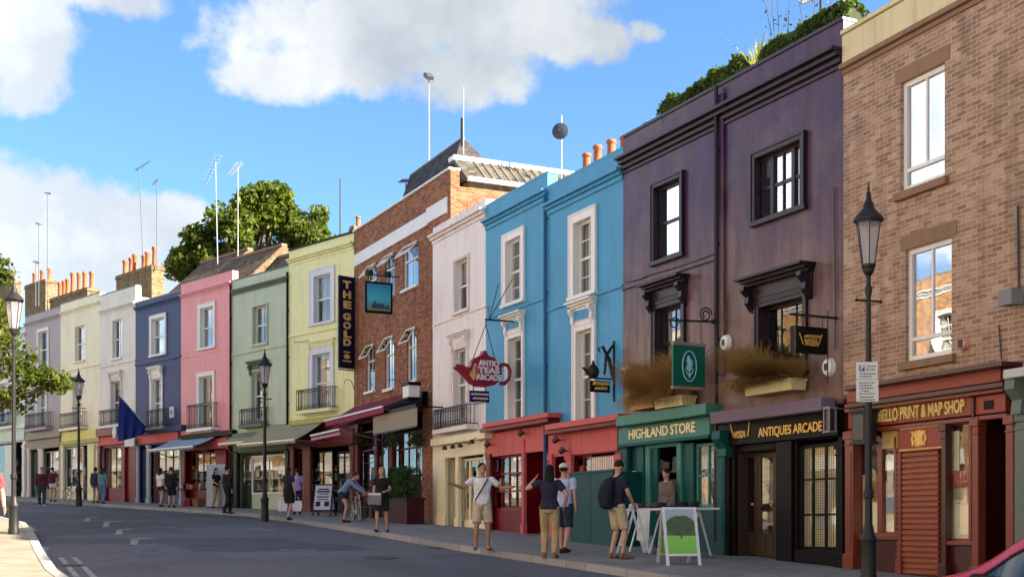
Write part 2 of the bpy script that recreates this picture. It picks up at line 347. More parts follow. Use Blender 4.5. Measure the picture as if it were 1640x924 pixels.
PAVE = paving('paving_stone', (.20, .195, .19), .75, .6); KERB = paving('granite_kerb', (.27, .265, .26), .9, 3.0)
g0 = MB(); S = 700
g0.quad(*[(x, y, gz(x, y) - .03) for x, y in ((-S, -S), (S, -S), (S, S), (-S, S))]); structure(g0.build('ground', plain('bare_ground', (.10, .095, .085), .95, var=.3, nscale=.8), fix=False))

def at(fr, u, off): p = fr.world(u, -off); return (p.x, p.y)
uA = lambda px: LA.uz(px, 0)[0]
uB = lambda px: LB.uz(px, 0)[0]
farL = uA(-260)
# kerb of the far pavement, from far left round the bend and down past the camera
kerb = [at(LA, farL, 2.3), at(LA, uA(40), 2.3), at(LA, uA(217), 2.7), at(LA, uA(400), 3.1), at(LA, uA(520), 3.4), at(LB, uB(620), 3.2), at(LB, uB(800), 3.6), at(LB, uB(1000), 4.0), at(LB, uB(1352), 4.1), at(LC, 12, 4.1), at(LC, 60, 4.1)]
back = [at(LC, 60, -6), at(LC, 0, -6), at(LB, uB(800), -6), at(LA, 0, -5), at(LA, uA(300), -6), at(LA, farL, -6)]
slab('pavement', kerb + back, .12, -.3, PAVE)
def offset_line(pts, d):
    out = []
    for i, p in enumerate(pts):
        a = Vector(pts[max(i - 1, 0)]); b = Vector(pts[min(i + 1, len(pts) - 1)]); t = (b - a).normalized(); n = Vector((t.y, -t.x)); q = Vector(p) + n * d; out.append((q.x, q.y))
    return out
kin = offset_line(kerb, -.16); kout = offset_line(kerb, .012)
slab('kerb', kout + kin[::-1], .128, -.2, KERB)
# the near pavement on the camera's side
lk = [ground(90, 924), ground(68, 890), ground(55, 862), ground(40, 843)]
dirn = Vector((-.4364, .8998)); p0 = Vector((lk[0].x, lk[0].y)); 
lkerb = [p0 - dirn * 40, p0, (lk[1].x, lk[1].y), (lk[2].x, lk[2].y), (lk[3].x, lk[3].y)]
lkerb = [(p[0], p[1]) for p in lkerb]; last = Vector(lkerb[-1])
lkerb += [tuple(last + Vector((-.50, .866)) * 9), tuple(last + Vector((-.62, .78)) * 30), tuple(last + Vector((-.66, .75)) * 60)]
outer = [tuple(Vector(p) + Vector((-.9, -.436)) * 5.2) for p in lkerb]
slab('pavement', lkerb + outer[::-1], .12, -.3, paving('near_paving_stone', (.225, .195, .145), .6, .45))
l2 = offset_line(lkerb, .012); l3 = offset_line(lkerb, -.16)
slab('kerb', l2 + l3[::-1], .128, -.2, KERB)
road_pts = offset_line(kerb, .0) + offset_line(lkerb, .0)[::-1]
slab('road', road_pts, 0, -.02, asphalt())
def road_white():
    if 'rw' in MATS: return MATS['rw']
    g = G('worn_road_paint'); k = g.ramp(g.noise(7, 6, .7), .40, .62); c = g.mix(k, (.34, .34, .33, 1), (.085, .088, .095, 1)); g.set(g.p, 'Base Color', c); g.p.inputs['Roughness'].default_value = .85; MATS['rw'] = g.m; return g.m
def road_paint(name, m): return structure(m.build(name, road_white()))
def strip(m, a, b, w):
    a, b = Vector(a[:2]), Vector(b[:2]); t = (b - a).normalized(); n = Vector((-t.y, t.x)) * w / 2
    m.rings([[(q.x, q.y, gz(q.x, q.y) + .001) for q in (a - n, b - n, b + n, a + n)], [(q.x, q.y, gz(q.x, q.y) + .005) for q in (a - n, b - n, b + n, a + n)]])
m = MB()
o1 = offset_line(lkerb, .30); o2 = offset_line(lkerb, .54)
for ol in (o1, o2):
    strip(m, (Vector(ol[1]) - dirn * 30), ol[1], .09); strip(m, ol[1], Vector(ol[1]).lerp(Vector(ol[2]), .9), .09)
road_paint('double_line', m)
m = MB()
for a, b, w in (((448, 880), (508, 881), .13), ((232, 843), (280, 844), .10), ((96, 821), (118, 822), .12), ((330, 842), (350, 842), .12), ((395, 846), (440, 849), .12), ((130, 851), (150, 851), .1)):
    strip(m, ground(*a), ground(*b), w)
road_paint('bay_marking', m)
m = MB()
for (x, y, k) in ((148, 829, .7), (182, 835.5, 1), (203, 847.5, 1), (229, 862.5, 1.15)):
    strip(m, ground(x - 13 * k, y), ground(x + 13 * k, y - 1), .28 * k); strip(m, ground(x - 11 * k, y + 1), ground(x - 13 * k, y + 8 * k), .16); strip(m, ground(x - 16 * k, y + 7 * k), ground(x - 8 * k, y + 7.5 * k), .12)
road_paint('arrow_marking', m)

# ------------------------------------------------------------------ buildings
POSTERS = [plain('cream_poster', (.6, .56, .46), .7, var=.4, nscale=7), plain('ochre_poster', (.5, .40, .15), .7, var=.4, nscale=7), plain('red_poster', (.40, .11, .08), .7, var=.4, nscale=7), plain('blue_poster', (.28, .35, .45), .7, var=.4, nscale=7)]
class Bld:
    def __init__(s, name, label, cat, line, xl, xr, depth=8, off=0, group='terraced houses along the far side'):
        u0, _ = line.uz(xl, HY, off); u1, _ = line.uz(xr, HY, off)
        p = line.world(u0, off); s.fr = Fr((p.x, p.y), line.d); mid = s.fr.world((u1 - u0) / 2); s.fr.oz = gz(mid.x, mid.y)
        s.L = u1 - u0; s.depth = depth; s.holes = []; s.z0 = -1.2
        s.root = thing(name, label, cat, (p.x, p.y, s.fr.oz), s.fr.rz(), group)
    def u(s, px, off=0): return s.fr.uz(px, HY, off)[0]
    def z(s, px, py, off=0): return s.fr.uz(px, py, off)[1]
    def rect(s, xl, xr, yt, yb, off=0):
        xc = (xl + xr) / 2; return s.u(xl, off), s.u(xr, off), (s.z0 if yb is None else s.z(xc, yb, off)), s.z(xc, yt, off)
    def gl(s, u):                       # pavement level under the front at u
        p = s.fr.world(u); return gz(p.x, p.y) + .12 - s.fr.oz
    def box(s, name, mat, xl, xr, yt, yb, y0, y1, parent=None, off=None, bv=0):
        off = min(y0, 0) if off is None else off
        u0, u1, z0, z1 = s.rect(xl, xr, yt, yb, off); m = MB()
        if bv: m.prism([(u0, z0), (u1, z0), (u1, z1 - bv), (u1 - bv, z1), (u0 + bv, z1), (u0, z1 - bv)], 'y', y0, y1)
        else: m.box(u0, u1, y0, y1, z0, z1)
        return soften(m.build(name, mat, parent or s.root), min(.012, abs(y1 - y0) * .3))
    def hole(s, xl, xr, yt, yb):
        r = s.rect(xl, xr, yt, yb); s.holes.append(r); return r
    def finish(s, wallmat, ytop, xtop=None, side_r=None, roofmat=None, parapet=.5, cop=None, copw=.0, ground=None):
        z1 = s.z(xtop if xtop else 0, ytop); s.z1 = z1; L = s.L
        us = sorted({0, L} | {min(max(h[0], 0), L) for h in s.holes} | {min(max(h[1], 0), L) for h in s.holes})
        zs = sorted({s.z0, z1} | {h[2] for h in s.holes if h[2] > s.z0} | {h[3] for h in s.holes})
        zg = -99
        if ground: zg = s.z(ground[1], ground[2]); zs = sorted(set(zs) | {zg})
        m = MB(); low = []
        for i in range(len(us) - 1):
            for j in range(len(zs) - 1):
                cu, cz = (us[i] + us[i + 1]) / 2, (zs[j] + zs[j + 1]) / 2
                if any(h[0] < cu < h[1] and h[2] < cz < h[3] for h in s.holes): continue
                if cz < zg: low.append(len(m.f))
                m.quad((us[i], 0, zs[j]), (us[i + 1], 0, zs[j]), (us[i + 1], 0, zs[j + 1]), (us[i], 0, zs[j + 1]))
        rv = .26
        for h in s.holes:
            if h[3] < zg + .3: low += [len(m.f) + q for q in range(4)]
            m.quad((h[0], 0, h[2]), (h[0], rv, h[2]), (h[0], rv, h[3]), (h[0], 0, h[3])); m.quad((h[1], 0, h[2]), (h[1], rv, h[2]), (h[1], rv, h[3]), (h[1], 0, h[3]))
            m.quad((h[0], 0, h[3]), (h[0], rv, h[3]), (h[1], rv, h[3]), (h[1], 0, h[3])); m.quad((h[0], 0, h[2]), (h[0], rv, h[2]), (h[1], rv, h[2]), (h[1], 0, h[2]))
        e = .006; t = .3; zr = z1 - parapet
        m.quad((e, 0, z1), (L - e, 0, z1), (L - e, t, z1), (e, t, z1)); m.quad((e, t, zr), (L - e, t, zr), (L - e, t, z1), (e, t, z1))
        # inner face behind the openings is left open to the rooms; party walls and back close the shell
        for x in (e, L - e): m.quad((x, 0, s.z0), (x, s.depth, s.z0), (x, s.depth, zr), (x, 0, zr)); m.quad((x, 0, zr), (x, t, zr), (x, t, z1), (x, 0, z1))
        m.quad((e, s.depth, s.z0), (L - e, s.depth, s.z0), (L - e, s.depth, zr), (e, s.depth, zr))
        w = m.build('wall', wallmat, s.root, fix=False)
        if ground:
            w.data.materials.append(ground[0])
            for q in low: w.data.polygons[q].material_index = 1
        boxes('roof', roofmat or LEAD, s.root, (.02, L - .02, t + .004, s.depth - .01, zr - .2, zr - .01))
        if cop: boxes('coping', cop, s.root, (-.0, L - .0, -copw, t + copw * .5, z1 + .002, z1 + .075))
        return w
    def room(s, xl, xr, yt, depth=2.6, mat=None, wares=None, n=60, shelf=True, seed=1, zlow=.5, y0=.30):
        """what is behind a shop front: back wall, ceiling and floor, with wares in the window"""
        u0, u1 = s.u(xl), s.u(xr); z1 = s.z((xl + xr) / 2, yt) + .25; zf = s.gl((u0 + u1) / 2) - .1
        m = MB()
        m.quad((u0, depth, zf), (u1, depth, zf), (u1, depth, z1), (u0, depth, z1)); m.quad((u0, y0, zf), (u1, y0, zf), (u1, depth, zf), (u0, depth, zf)); m.quad((u0, y0, z1), (u1, y0, z1), (u1, depth, z1), (u0, depth, z1))
        for u in (u0, u1): m.quad((u, y0, zf), (u, depth, zf), (u, depth, z1), (u, y0, z1))
        o = m.build('interior', mat or WARMIN, s.root, fix=False)
        if wares:
            r = random.Random(seed); w = MB()
            for k in range(n):
                x = r.uniform(u0 + .1, u1 - .1); y = y0 + r.uniform(.15, .9); z = zf + zlow + r.choice((0, .45, .9, 1.3)) if shelf else zf + r.uniform(zlow, 2.2)
                a, b, c = r.uniform(.03, .13), r.uniform(.03, .1), r.uniform(.06, .38); w.box(x - a, x + a, y - b, y + b, z, z + c)
            for q in (0, .45, .9, 1.3): w.box(u0 + .03, u1 - .03, y0 + .1, y0 + 1.0, zf + zlow + q - .03, zf + zlow + q)
            w.build('window_display', wares, o, fix=False)
        return o
    def window(s, xl, xr, yt, yb, fm=None, reveal=.17, cols=1, rows=1, split=.5, sur=None, surm=None, sill=True, hood=None, hoodm=None, curtain=None, pane=None, fw=.055, lintel=None, transom=None, surp=.035, liner=True, friezem=None):
        """a sash window: hole in the wall, frame with bars, pane, and what trims it"""
        u0, u1, z0, z1 = s.hole(xl, xr, yt, yb); fm = fm or WHITE; rr_ = random.Random(int(xl * 13 + yt * 3)); pane = pane or rr_.choice(GLASSES); curtain = curtain or rr_.choice((None, None, (.3, 'blind'), (.26, 'c'), (.18, 'blind'), (.36, 'c')))
        y = reveal; m = MB()
        m.box(u0, u0 + fw, y - .03, y + .06, z0, z1); m.box(u1 - fw, u1, y - .03, y + .06, z0, z1)
        m.box(u0 + fw, u1 - fw, y - .029, y + .06, z0, z0 + fw * 1.3); m.box(u0 + fw, u1 - fw, y - .029, y + .06, z1 - fw, z1)
        zm = z0 + (z1 - z0) * split
        if split: m.box(u0 + fw, u1 - fw, y - .02, y + .05, zm - .03, zm + .03)
        if transom: zt = z0 + (z1 - z0) * transom; m.box(u0 + fw, u1 - fw, y - .022, y + .05, zt - .03, zt + .03)
        for i in range(1, cols): x = u0 + (u1 - u0) * i / cols; m.box(x - .013, x + .013, y - .005, y + .035, z0 + fw, z1 - fw)
        for half in ((z0, zm), (zm, z1)) if split else ((z0, z1),):
            for j in range(1, rows): zz = half[0] + (half[1] - half[0]) * j / rows; m.box(u0 + fw, u1 - fw, y - .003, y + .033, zz - .012, zz + .012)
        w = m.build('window', fm, s.root)
        boxes('pane', pane or GLASS, w, (u0 + .02, u1 - .02, y + .012, y + .02, z0 + .02, z1 - .02))
        if curtain:
            c = MB(); k, side = curtain
            if side == 'blind': c.box(u0 + .03, u1 - .03, y + .10, y + .12, z1 - (z1 - z0) * k, z1 - .02)
            else:
                for a, b in ((u0 + .03, u0 + (u1 - u0) * k), (u1 - (u1 - u0) * k, u1 - .03)):
                    nn = 14; c.rings([[(a + (b - a) * q / nn, y + .13 + .03 * math.sin(q * 2.4), zz) for q in range(nn + 1)] for zz in (z0 + .03, z1 - .02)], cap=False, close=False)
                    c.rings([[(a + (b - a) * q / nn, y + .136 + .03 * math.sin(q * 2.4), zz) for q in range(nn + 1)] for zz in (z0 + .03, z1 - .02)], cap=False, close=False)
            c.build('curtain', CURTAIN, w, fix=False)
        if sur:
            q = MB(); p = surp
            q.box(u0 - sur, u0 - .001, -p, .0, z0 - (.0), z1 + sur); q.box(u1 + .001, u1 + sur, -p, .0, z0, z1 + sur); q.box(u0 - .001, u1 + .001, -p + .002, .0, z1 + .001, z1 + sur - .002)
            q.box(u0 - sur - .02, u0 - sur + .03, -p - .02, .0, z0, z1 + sur + .02); q.box(u1 + sur - .03, u1 + sur + .02, -p - .02, .0, z0, z1 + sur + .02); q.box(u0 - sur, u1 + sur, -p - .018, 0, z1 + sur - .03, z1 + sur + .018)
            if liner:
                q.box(u0 - .0005, u0 + .012, -p, y - .03, z0, z1); q.box(u1 - .012, u1 + .0005, -p, y - .03, z0, z1); q.box(u0 + .012, u1 - .012, -p + .001, y - .03, z1 - .012, z1 + .0005)
            soften(q.build('surround', surm or WHITE, w), .008)
        if sill:
            e = (sur or .05) + .04; boxes('sill', surm or fm, w, (u0 - e, u1 + e, -.10, y, z0 - .10, z0 - .001))
        if lintel: boxes('lintel', lintel, w, (u0 - .12, u1 + .12, -.012, .0, z1 + .001, z1 + .24))
        if hood:
            hz, ov, pr = hood; hb = z1 + (sur or 0) + .02; q = MB(); mt = hoodm or surm or WHITE
            ht = hb + hz; q.box(u0 - ov, u1 + ov, -.05, 0, hb, ht - .16); q.box(u0 - ov + .06, u1 + ov - .06, -.065, -.048, hb + .05, ht - .2)
            for i, (dz, dp) in enumerate(((.16, .4), (.11, .7), (.06, 1))): q.box(u0 - ov - .08 * dp, u1 + ov + .08 * dp, -pr * dp, -.001 * i, ht - dz, ht - dz + .054)
            h = soften(q.build('hood', mt, s.root), .014)
            if friezem: boxes('frieze_panel', friezem, h, (u0 - ov + .1, u1 + ov - .1, -.078, -.066, hb + .08, ht - .23))
            for x in (u0 - ov + .01, u1 + ov - .13):
                b = MB(); b.prism([(0, ht - .165), (-pr * .75, ht - .165), (-pr * .78, ht - .25), (-pr * .45, ht - .36), (-pr * .5, ht - .48), (-pr * .2, ht - .62), (0, ht - .66)], 'x', x, x + .12); b.build('bracket', mt, h)
        return w
    def string(s, px, py, mat, h=.09, p=.05, name='string_course'):
        z = s.z(px, py); return boxes(name, mat, s.root, (0, s.L, -p, 0, z - h / 2, z + h / 2))
    def cornice(s, px, py, mat, steps=((0, .03, .10), (.10, .09, .07), (.17, .15, .06)), name='cornice', ret=True):
        z = s.z(px, py); m = MB()
        for (dz, p, h) in steps: m.box(.004, s.L - .004, -p, -.0005, z + dz, z + dz + h)
        return soften(m.build(name, mat, s.root), .016)
    def rail(s, xl, xr, yt, yb, proj=.35, kind='scroll', ledge=None):
        u0, u1, z0, z1 = s.rect(xl, xr, yt, yb, -proj * .8); m = MB(); y = -proj
        for zz in (z0 + .06, z1): m.box(u0, u1, y - .012, y + .012, zz - .014, zz + .014)
        for x in (u0, u1):
            for zz in (z0 + .06, z1): m.box(x - .012, x + .012, y, 0, zz - .013, zz + .013)
        n = max(5, int((u1 - u0) / .13))
        for i in range(n + 1):
            x = u0 + (u1 - u0) * i / n; m.box(x - .009, x + .009, y - .009, y + .009, z0, z1)
            if i < n:
                c = x + (u1 - u0) / n / 2; r_ = (u1 - u0) / n * .38
                for zc in (z1 - r_ - .03, z0 + .1 + r_): m.tube([(c + r_ * math.cos(a), y, zc + r_ * math.sin(a)) for a in [k * .7854 for k in range(9)]], .009, 4)
        for x in (u0, u1):
            for k in (1, 2): m.box(x - .009, x + .009, y * k / 3 - .009, y * k / 3 + .009, z0 + .06, z1)
        o = m.build('balcony_rail', BLACKIRON, s.root)
        if ledge: boxes('ledge', ledge, o, (u0 - .05, u1 + .05, y - .04, -.001, z0 - .12, z0 + .02))
        return o
    def shopwin(s, xl, xr, yt, yb, fm, cols=2, rows=1, y=.12, fw=.06, pane=None, bar=.03, transom=None, name='shop_window', off=0):
        u0, u1, z0, z1 = s.rect(xl, xr, yt, yb, off); m = MB()
        m.box(u0, u0 + fw, y - .03, y + .05, z0, z1); m.box(u1 - fw, u1, y - .03, y + .05, z0, z1); m.box(u0 + fw, u1 - fw, y - .029, y + .05, z0, z0 + fw); m.box(u0 + fw, u1 - fw, y - .029, y + .05, z1 - fw, z1)
        for i in range(1, cols): x = u0 + (u1 - u0) * i / cols; m.box(x - bar / 2, x + bar / 2, y - .02, y + .04, z0 + fw, z1 - fw)
        for j in range(1, rows): zz = z0 + (z1 - z0) * j / rows; m.box(u0 + fw, u1 - fw, y - .018, y + .038, zz - bar / 2, zz + bar / 2)
        if transom: zz = z0 + (z1 - z0) * transom; m.box(u0 + fw, u1 - fw, y - .021, y + .04, zz - .03, zz + .03)
        w = m.build(name, fm, s.root); boxes('pane', pane or SHOPGLASS, w, (u0 + .02, u1 - .02, y + .008, y + .016, z0 + .02, z1 - .02))
        if z1 - z0 > 1.0 and name == 'shop_window':
            r = random.Random(int(xl * 7 + yt)); 
            for q in range(r.choice((1, 2, 2, 3))):
                pw, ph = r.uniform(.16, .36), r.uniform(.22, .5); px_ = r.uniform(u0 + .1, max(u0 + .11, u1 - pw - .1)); pz = z0 + (z1 - z0) * r.uniform(.12, .55)
                if px_ + pw < u1 - .05: boxes('poster', r.choice(POSTERS), w, (px_, px_ + pw, y + .02, y + .024, pz, pz + ph))
        return w
    def door(s, xl, xr, yt, mat, y=.2, panels=True, glaz=0, off=0, cols=1):
        u0, u1, z0, z1 = s.rect(xl, xr, yt, None, off); z0 = s.gl((u0 + u1) / 2) + .02; m = MB(); W = u1 - u0; H = z1 - z0
        if glaz:
            zb = z0 + H * (1 - glaz); m.box(u0, u1, y, y + .05, z0, zb); m.box(u0, u0 + .1, y, y + .05, zb, z1); m.box(u1 - .1, u1, y, y + .05, zb, z1); m.box(u0 + .1, u1 - .1, y, y + .05, z1 - .1, z1)
            for i in range(1, cols): x = u0 + W * i / cols; m.box(x - .035, x + .035, y, y + .05, zb, z1 - .1)
        else: m.box(u0, u1, y, y + .05, z0, z1)
        if panels:
            for i in (0, 1):
                a = u0 + W * (.12 + .42 * i); b = a + W * .34
                for (c, d) in (((.08, .38), (.46, .92)) if not glaz else ((.05, max(.06, (1 - glaz) * .85)),)): m.box(a, b, y - .014, y - .001, z0 + H * c, z0 + H * d)
        d = m.build('door', mat, s.root)
        if glaz: boxes('pane', SHOPGLASS, d, (u0 + .08, u1 - .08, y + .02, y + .03, zb, z1 - .08))
        h = MB().ball((u1 - .09, y - .05, z0 + 1.0), .03, .03, .03, 8, 6); h.build('handle', GOLD, d, True)
        return d
    def pilaster(s, xl, xr, yt, mat, y0=-.10, y1=.0, base=True, cap=True, yb=None):
        u0, u1, z0, z1 = s.rect(xl, xr, yt, yb, min(y0, 0)); m = MB(); m.box(u0, u1, y0, y1, z0, z1); g = s.gl(u0)
        if base and yb is None: m.box(u0 - .03, u1 + .03, y0 - .03, y1 - .002, z0, g + .25)
        if cap: m.box(u0 - .03, u1 + .03, y0 - .03, y1 - .002, z1 - .14, z1 - .003); m.box(u0 - .012, u1 + .012, y0 - .012, y1 - .003, z1 - .26, z1 - .22)
        if u1 - u0 > .2: m.box(u0 + .05, u1 - .05, y0 - .012, y0 - .001, g + .4, z1 - .35)
        return soften(m.build('pilaster', mat, s.root))
    def stack(s, xl, xr, yt, yb, off, d=.7, pots=4, mat=None, poty=None, seed=0):
        u0, u1, z0, z1 = s.rect(xl, xr, yt, yb, off); m = MB(); z0 -= .6
        m.box(u0, u1, off, off + d, z0, z1 - .22); m.box(u0 - .05, u1 + .05, off - .05, off + d + .05, z1 - .22, z1 - .1); m.box(u0 - .02, u1 + .02, off - .02, off + d + .02, z1 - .1, z1)
        c = m.build('chimney', mat or STACK, s.root); r = random.Random(seed)
        for i in range(pots):
            x = u0 + (u1 - u0) * (i + .5) / pots; h = (s.z((xl + xr) / 2, poty, off) - z1 if poty else .8) * r.uniform(.82, 1.08); q = min(.15, (u1 - u0) / pots * .44)
            y = off + d / 2 + r.uniform(-.12, .12)
            MB().lathe([(q * .95, -.02), (q, h * .12), (q * .86, h * .2), (q * .8, h * .8), (q * 1.02, h * .86), (q * 1.02, h * .94), (q * .9, h), (q * .62, h), (q * .6, h * .6)], 12, (x, y, z1)).build('pot', POT, c, True)
        return c

# ironwork in the road and on the pavement
def disc(name, px, py, r_, h, label):
    p = ground(px, py, h); m = MB(); m.rings([[(p.x + r_ * q * math.cos(a), p.y + r_ * q * math.sin(a), gz(p.x + r_ * q * math.cos(a), p.y + r_ * q * math.sin(a)) + h + z) for a in [k * math.pi / 12 for k in range(24)]] for q, z in ((1, .0), (1, .007), (.86, .007), (.84, .004), (.01, .004))]); return tag(m.build(name, plain('cast_iron_cover', (.05, .05, .052), .6, .3, var=.5, nscale=60)), label, 'manhole')
disc('manhole_cover', 610, 893, .34, .001, 'round iron manhole cover in the road toward the right'); disc('manhole_cover', 330, 872, .34, .001, 'round iron manhole cover in the middle of the road at left')
def plate(name, px, py, w, d, h, label, cat='drain'):
    p = ground(px, py, h); t = Vector((-.4364, .8998)); n = Vector((t.y, -t.x)); m = MB()
    for k in range(7):
        a = Vector((p.x, p.y)) + t * (w * (k / 7 - .5)); b_ = a + t * (w / 7 * .6); q = [a - n * d / 2, b_ - n * d / 2, b_ + n * d / 2, a + n * d / 2]; m.rings([[(v.x, v.y, gz(v.x, v.y) + h) for v in q], [(v.x, v.y, gz(v.x, v.y) + h + .008) for v in q]])
    for s_ in (-.5, .5):
        q = [Vector((p.x, p.y)) + t * (w * u) + n * (d * s_ + e) for u, e in ((-.5, -.02), (.5, -.02), (.5, .02), (-.5, .02))]; m.rings([[(v.x, v.y, gz(v.x, v.y) + h) for v in q], [(v.x, v.y, gz(v.x, v.y) + h + .009) for v in q]])
    return tag(m.build(name, plain('cast_iron_cover', (.05, .05, .052), .6, .3, var=.5, nscale=60)), label, cat)
plate('drain_grating', 700, 877, .5, .34, .001, 'iron drain grating by the far kerb below the red shop'); plate('drain_grating', 118, 905, .5, .34, .001, 'iron drain grating by the near kerb at bottom left')
def pitched(b, xr_, yr_, off, mat, over=.0, x0=0, x1=None, eave=.45, drop=.45):
    """a tiled slope rising behind the parapet to a ridge, and falling again beyond it"""
    zr = b.z(xr_, yr_, off); ze = b.z1 - drop; x1 = x1 or b.L; m = MB()
    m.prism([(eave, ze), (off, zr), (off + .12, zr), (min(2 * off, b.depth), ze - .1), (eave, ze - .12)], 'x', x0 + .02, x1 - .02)
    o = m.build('roof', mat, b.root)
    boxes('ridge', plain('ridge_tile', (.20, .13, .08), .8), o, (x0 + .02, x1 - .02, off - .09, off + .2, zr - .04, zr + .07)); return o
def downpipe(b, px, ytop, mat, y=-.06):
    u = b.u(px); m = MB().tube([(u, y, b.z0), (u, y, b.z(px, ytop))], .045, 8); z = b.gl(u) + .5
    while z < b.z(px, ytop): m.box(u - .06, u + .06, y - .02, 0, z, z + .05); z += 1.9
    return m.build('downpipe', mat, b.root)

# ---- paint colours
C = {k: srgb(*v) for k, v in dict(mint=(196, 214, 200), grey=(160, 148, 148), cream=(226, 216, 186), white=(214, 206, 196), navy=(46, 56, 98), pink=(222, 146, 148), green=(176, 186, 160), yellow=(226, 222, 164),
                                pinkwhite=(222, 212, 206), blue=(64, 142, 180), red=(140, 20, 26), coral=(196, 84, 70), teal=(12, 76, 74), tealite=(70, 126, 114), maroon=(92, 18, 24)).items()}
P = {k: paint(k + '_paint', v, .5) for k, v in C.items()}
RED = paint('red_gloss_paint', srgb(106, 8, 24), .35, .35); CORAL = paint('coral_lit_red_paint', srgb(192, 92, 90), .6, .7)  # on the red shopfronts, coral is their red with light put into the colour
BLK = paint('black_gloss_paint', (.006, .0045, .0045), .45, .2, .12); TAUPE = paint('taupe_paint', srgb(150, 140, 124), .6); CREAMJ = paint('cream_joinery', srgb(226, 214, 176), .5, .35)
DKGREEN = paint('dark_green_paint', srgb(30, 52, 40), .4); OLIVE = paint('olive_paint', srgb(170, 168, 96), .6); GREYP = paint('grey_post_paint', srgb(150, 156, 162), .5)
LAV = paint('lilac_white_paint', srgb(206, 208, 216), .5, .25); PGRN = paint('dark_sage_paint', srgb(92, 108, 88), .6)
WARES = goods('mixed_wares'); PALEW = goods('pale_wares', cols=[(.75, .72, .55), (.5, .55, .4), (.8, .78, .7), (.65, .62, .4), (.3, .36, .25), (.7, .7, .6)])

# ---- 0 and beyond: pale houses at the far left end
b = Bld('terraced_house', 'dull white house at the far left end beyond the mint green one', 'house', LA, -170, -60)
for x in (-140, -95): b.window(x, x + 20, 572, 628, sur=.12); b.window(x, x + 20, 645, 690, sur=.12)
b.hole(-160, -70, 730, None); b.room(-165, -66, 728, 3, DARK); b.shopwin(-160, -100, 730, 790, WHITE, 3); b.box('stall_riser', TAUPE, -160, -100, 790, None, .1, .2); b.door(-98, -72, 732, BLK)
b.finish(P['white'], 570, -115, cop=LEAD, ground=(TAUPE, -115, 722))
b = Bld('terraced_house', 'pale mint green house at the left edge, half hidden by the leafy tree', 'house', LA, -60, 40)
b.window(-38, -22, 556, 606, sur=.12); b.window(-2, 14, 545, 600, sur=.12); b.window(-4, 13, 614, 676, sur=.12, cols=2); b.rail(-12, 21, 662, 684, ledge=WHITE)
b.hole(-50, 36, 712, None); b.room(-58, 38, 708, 3, DARK, WARES, 40, seed=3)
b.box('fascia', P['mint'], -56, 38, 690, 710, -.12, 0); b.box('shop_cornice', WHITE, -56, 39, 685, 691, -.22, 0)
b.shopwin(-48, 8, 714, 786, BLK, 3); b.box('stall_riser', BLK, -48, 8, 786, None, .1, .2)
b.door(24, 34, 716, BLK, glaz=.6)
for a, c in ((-56, -50), (8, 23), (35, 39)): b.pilaster(a, c, 712, WHITE)
b.cornice(35, 541, P['mint']); b.finish(P['mint'], 526, 35, cop=LEAD, ground=(WHITE, -10, 690)); b.string(0, 606, P['mint'])
b.stack(-10, 16, 452, 500, 3.5, pots=4, poty=436, seed=2)
# ---- 1 grey
b = Bld('terraced_house', 'mauve grey house with white framed windows, next to the mint green one', 'house', LA, 40, 97)
b.window(62, 77, 530, 588, sur=.14, cols=2); b.window(60, 74, 620, 684, sur=.14, cols=2, curtain=(.3, 'c'))
b.rail(42, 76, 662, 686, ledge=P['grey']); b.cornice(70, 517, P['grey']); b.string(70, 602, P['grey'])
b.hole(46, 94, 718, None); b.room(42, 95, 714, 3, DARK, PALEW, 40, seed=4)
b.box('fascia', TAUPE, 42, 95, 703, 718, -.10, 0); b.box('shop_cornice', TAUPE, 40, 95, 693, 702, -.26, 0)
b.door(48, 60, 722, PGRN, panels=True); b.shopwin(69, 93, 722, 784, TAUPE, 2); b.box('stall_riser', TAUPE, 69, 93, 784, None, .1, .2)
for a, c in ((43, 47), (61, 68)): b.pilaster(a, c, 718, paint('pinkish_white', srgb(206, 192, 184), .5))
b.finish(P['grey'], 500, 70, cop=LEAD, ground=(TAUPE, 70, 698))
b.stack(40, 73, 452, 500, 4, pots=3, poty=432, seed=5); 
# ---- 2 cream
b = Bld('terraced_house', 'cream house with plain dark sash windows and a yellow shop fascia', 'house', LA, 97, 160)
b.window(120, 135, 522, 578, split=.5, cols=2, sill=True, surm=P['cream']); b.window(116, 131, 606, 682, cols=2, curtain=(.28, 'c'))
b.rail(98, 131, 661, 685, ledge=P['cream']); b.cornice(128, 499, P['cream']); b.string(128, 590, P['cream'])
b.hole(101, 140, 714, None); b.room(98, 158, 711, 3, DARK, PALEW, 60, seed=6)
b.box('fascia', paint('pale_yellow_fascia', srgb(214, 204, 110), .5), 98, 157, 689, 704, -.14, 0); b.box('shop_cornice', OLIVE, 96, 158, 704, 710, -.2, 0)
b.shopwin(102, 130, 716, 780, WHITE, 3, 1); b.box('stall_riser', P['cream'], 102, 130, 780, None, .08, .2); b.door(131, 139, 718, DKGREEN, glaz=.6)
b.pilaster(141, 150, 712, P['yellow']); b.pilaster(97.5, 101, 712, P['cream'])
b.finish(P['cream'], 479, 128, cop=LEAD, ground=(P['cream'], 128, 698))
b.stack(80, 140, 469, 500, 3.5, pots=7, poty=438, seed=8)
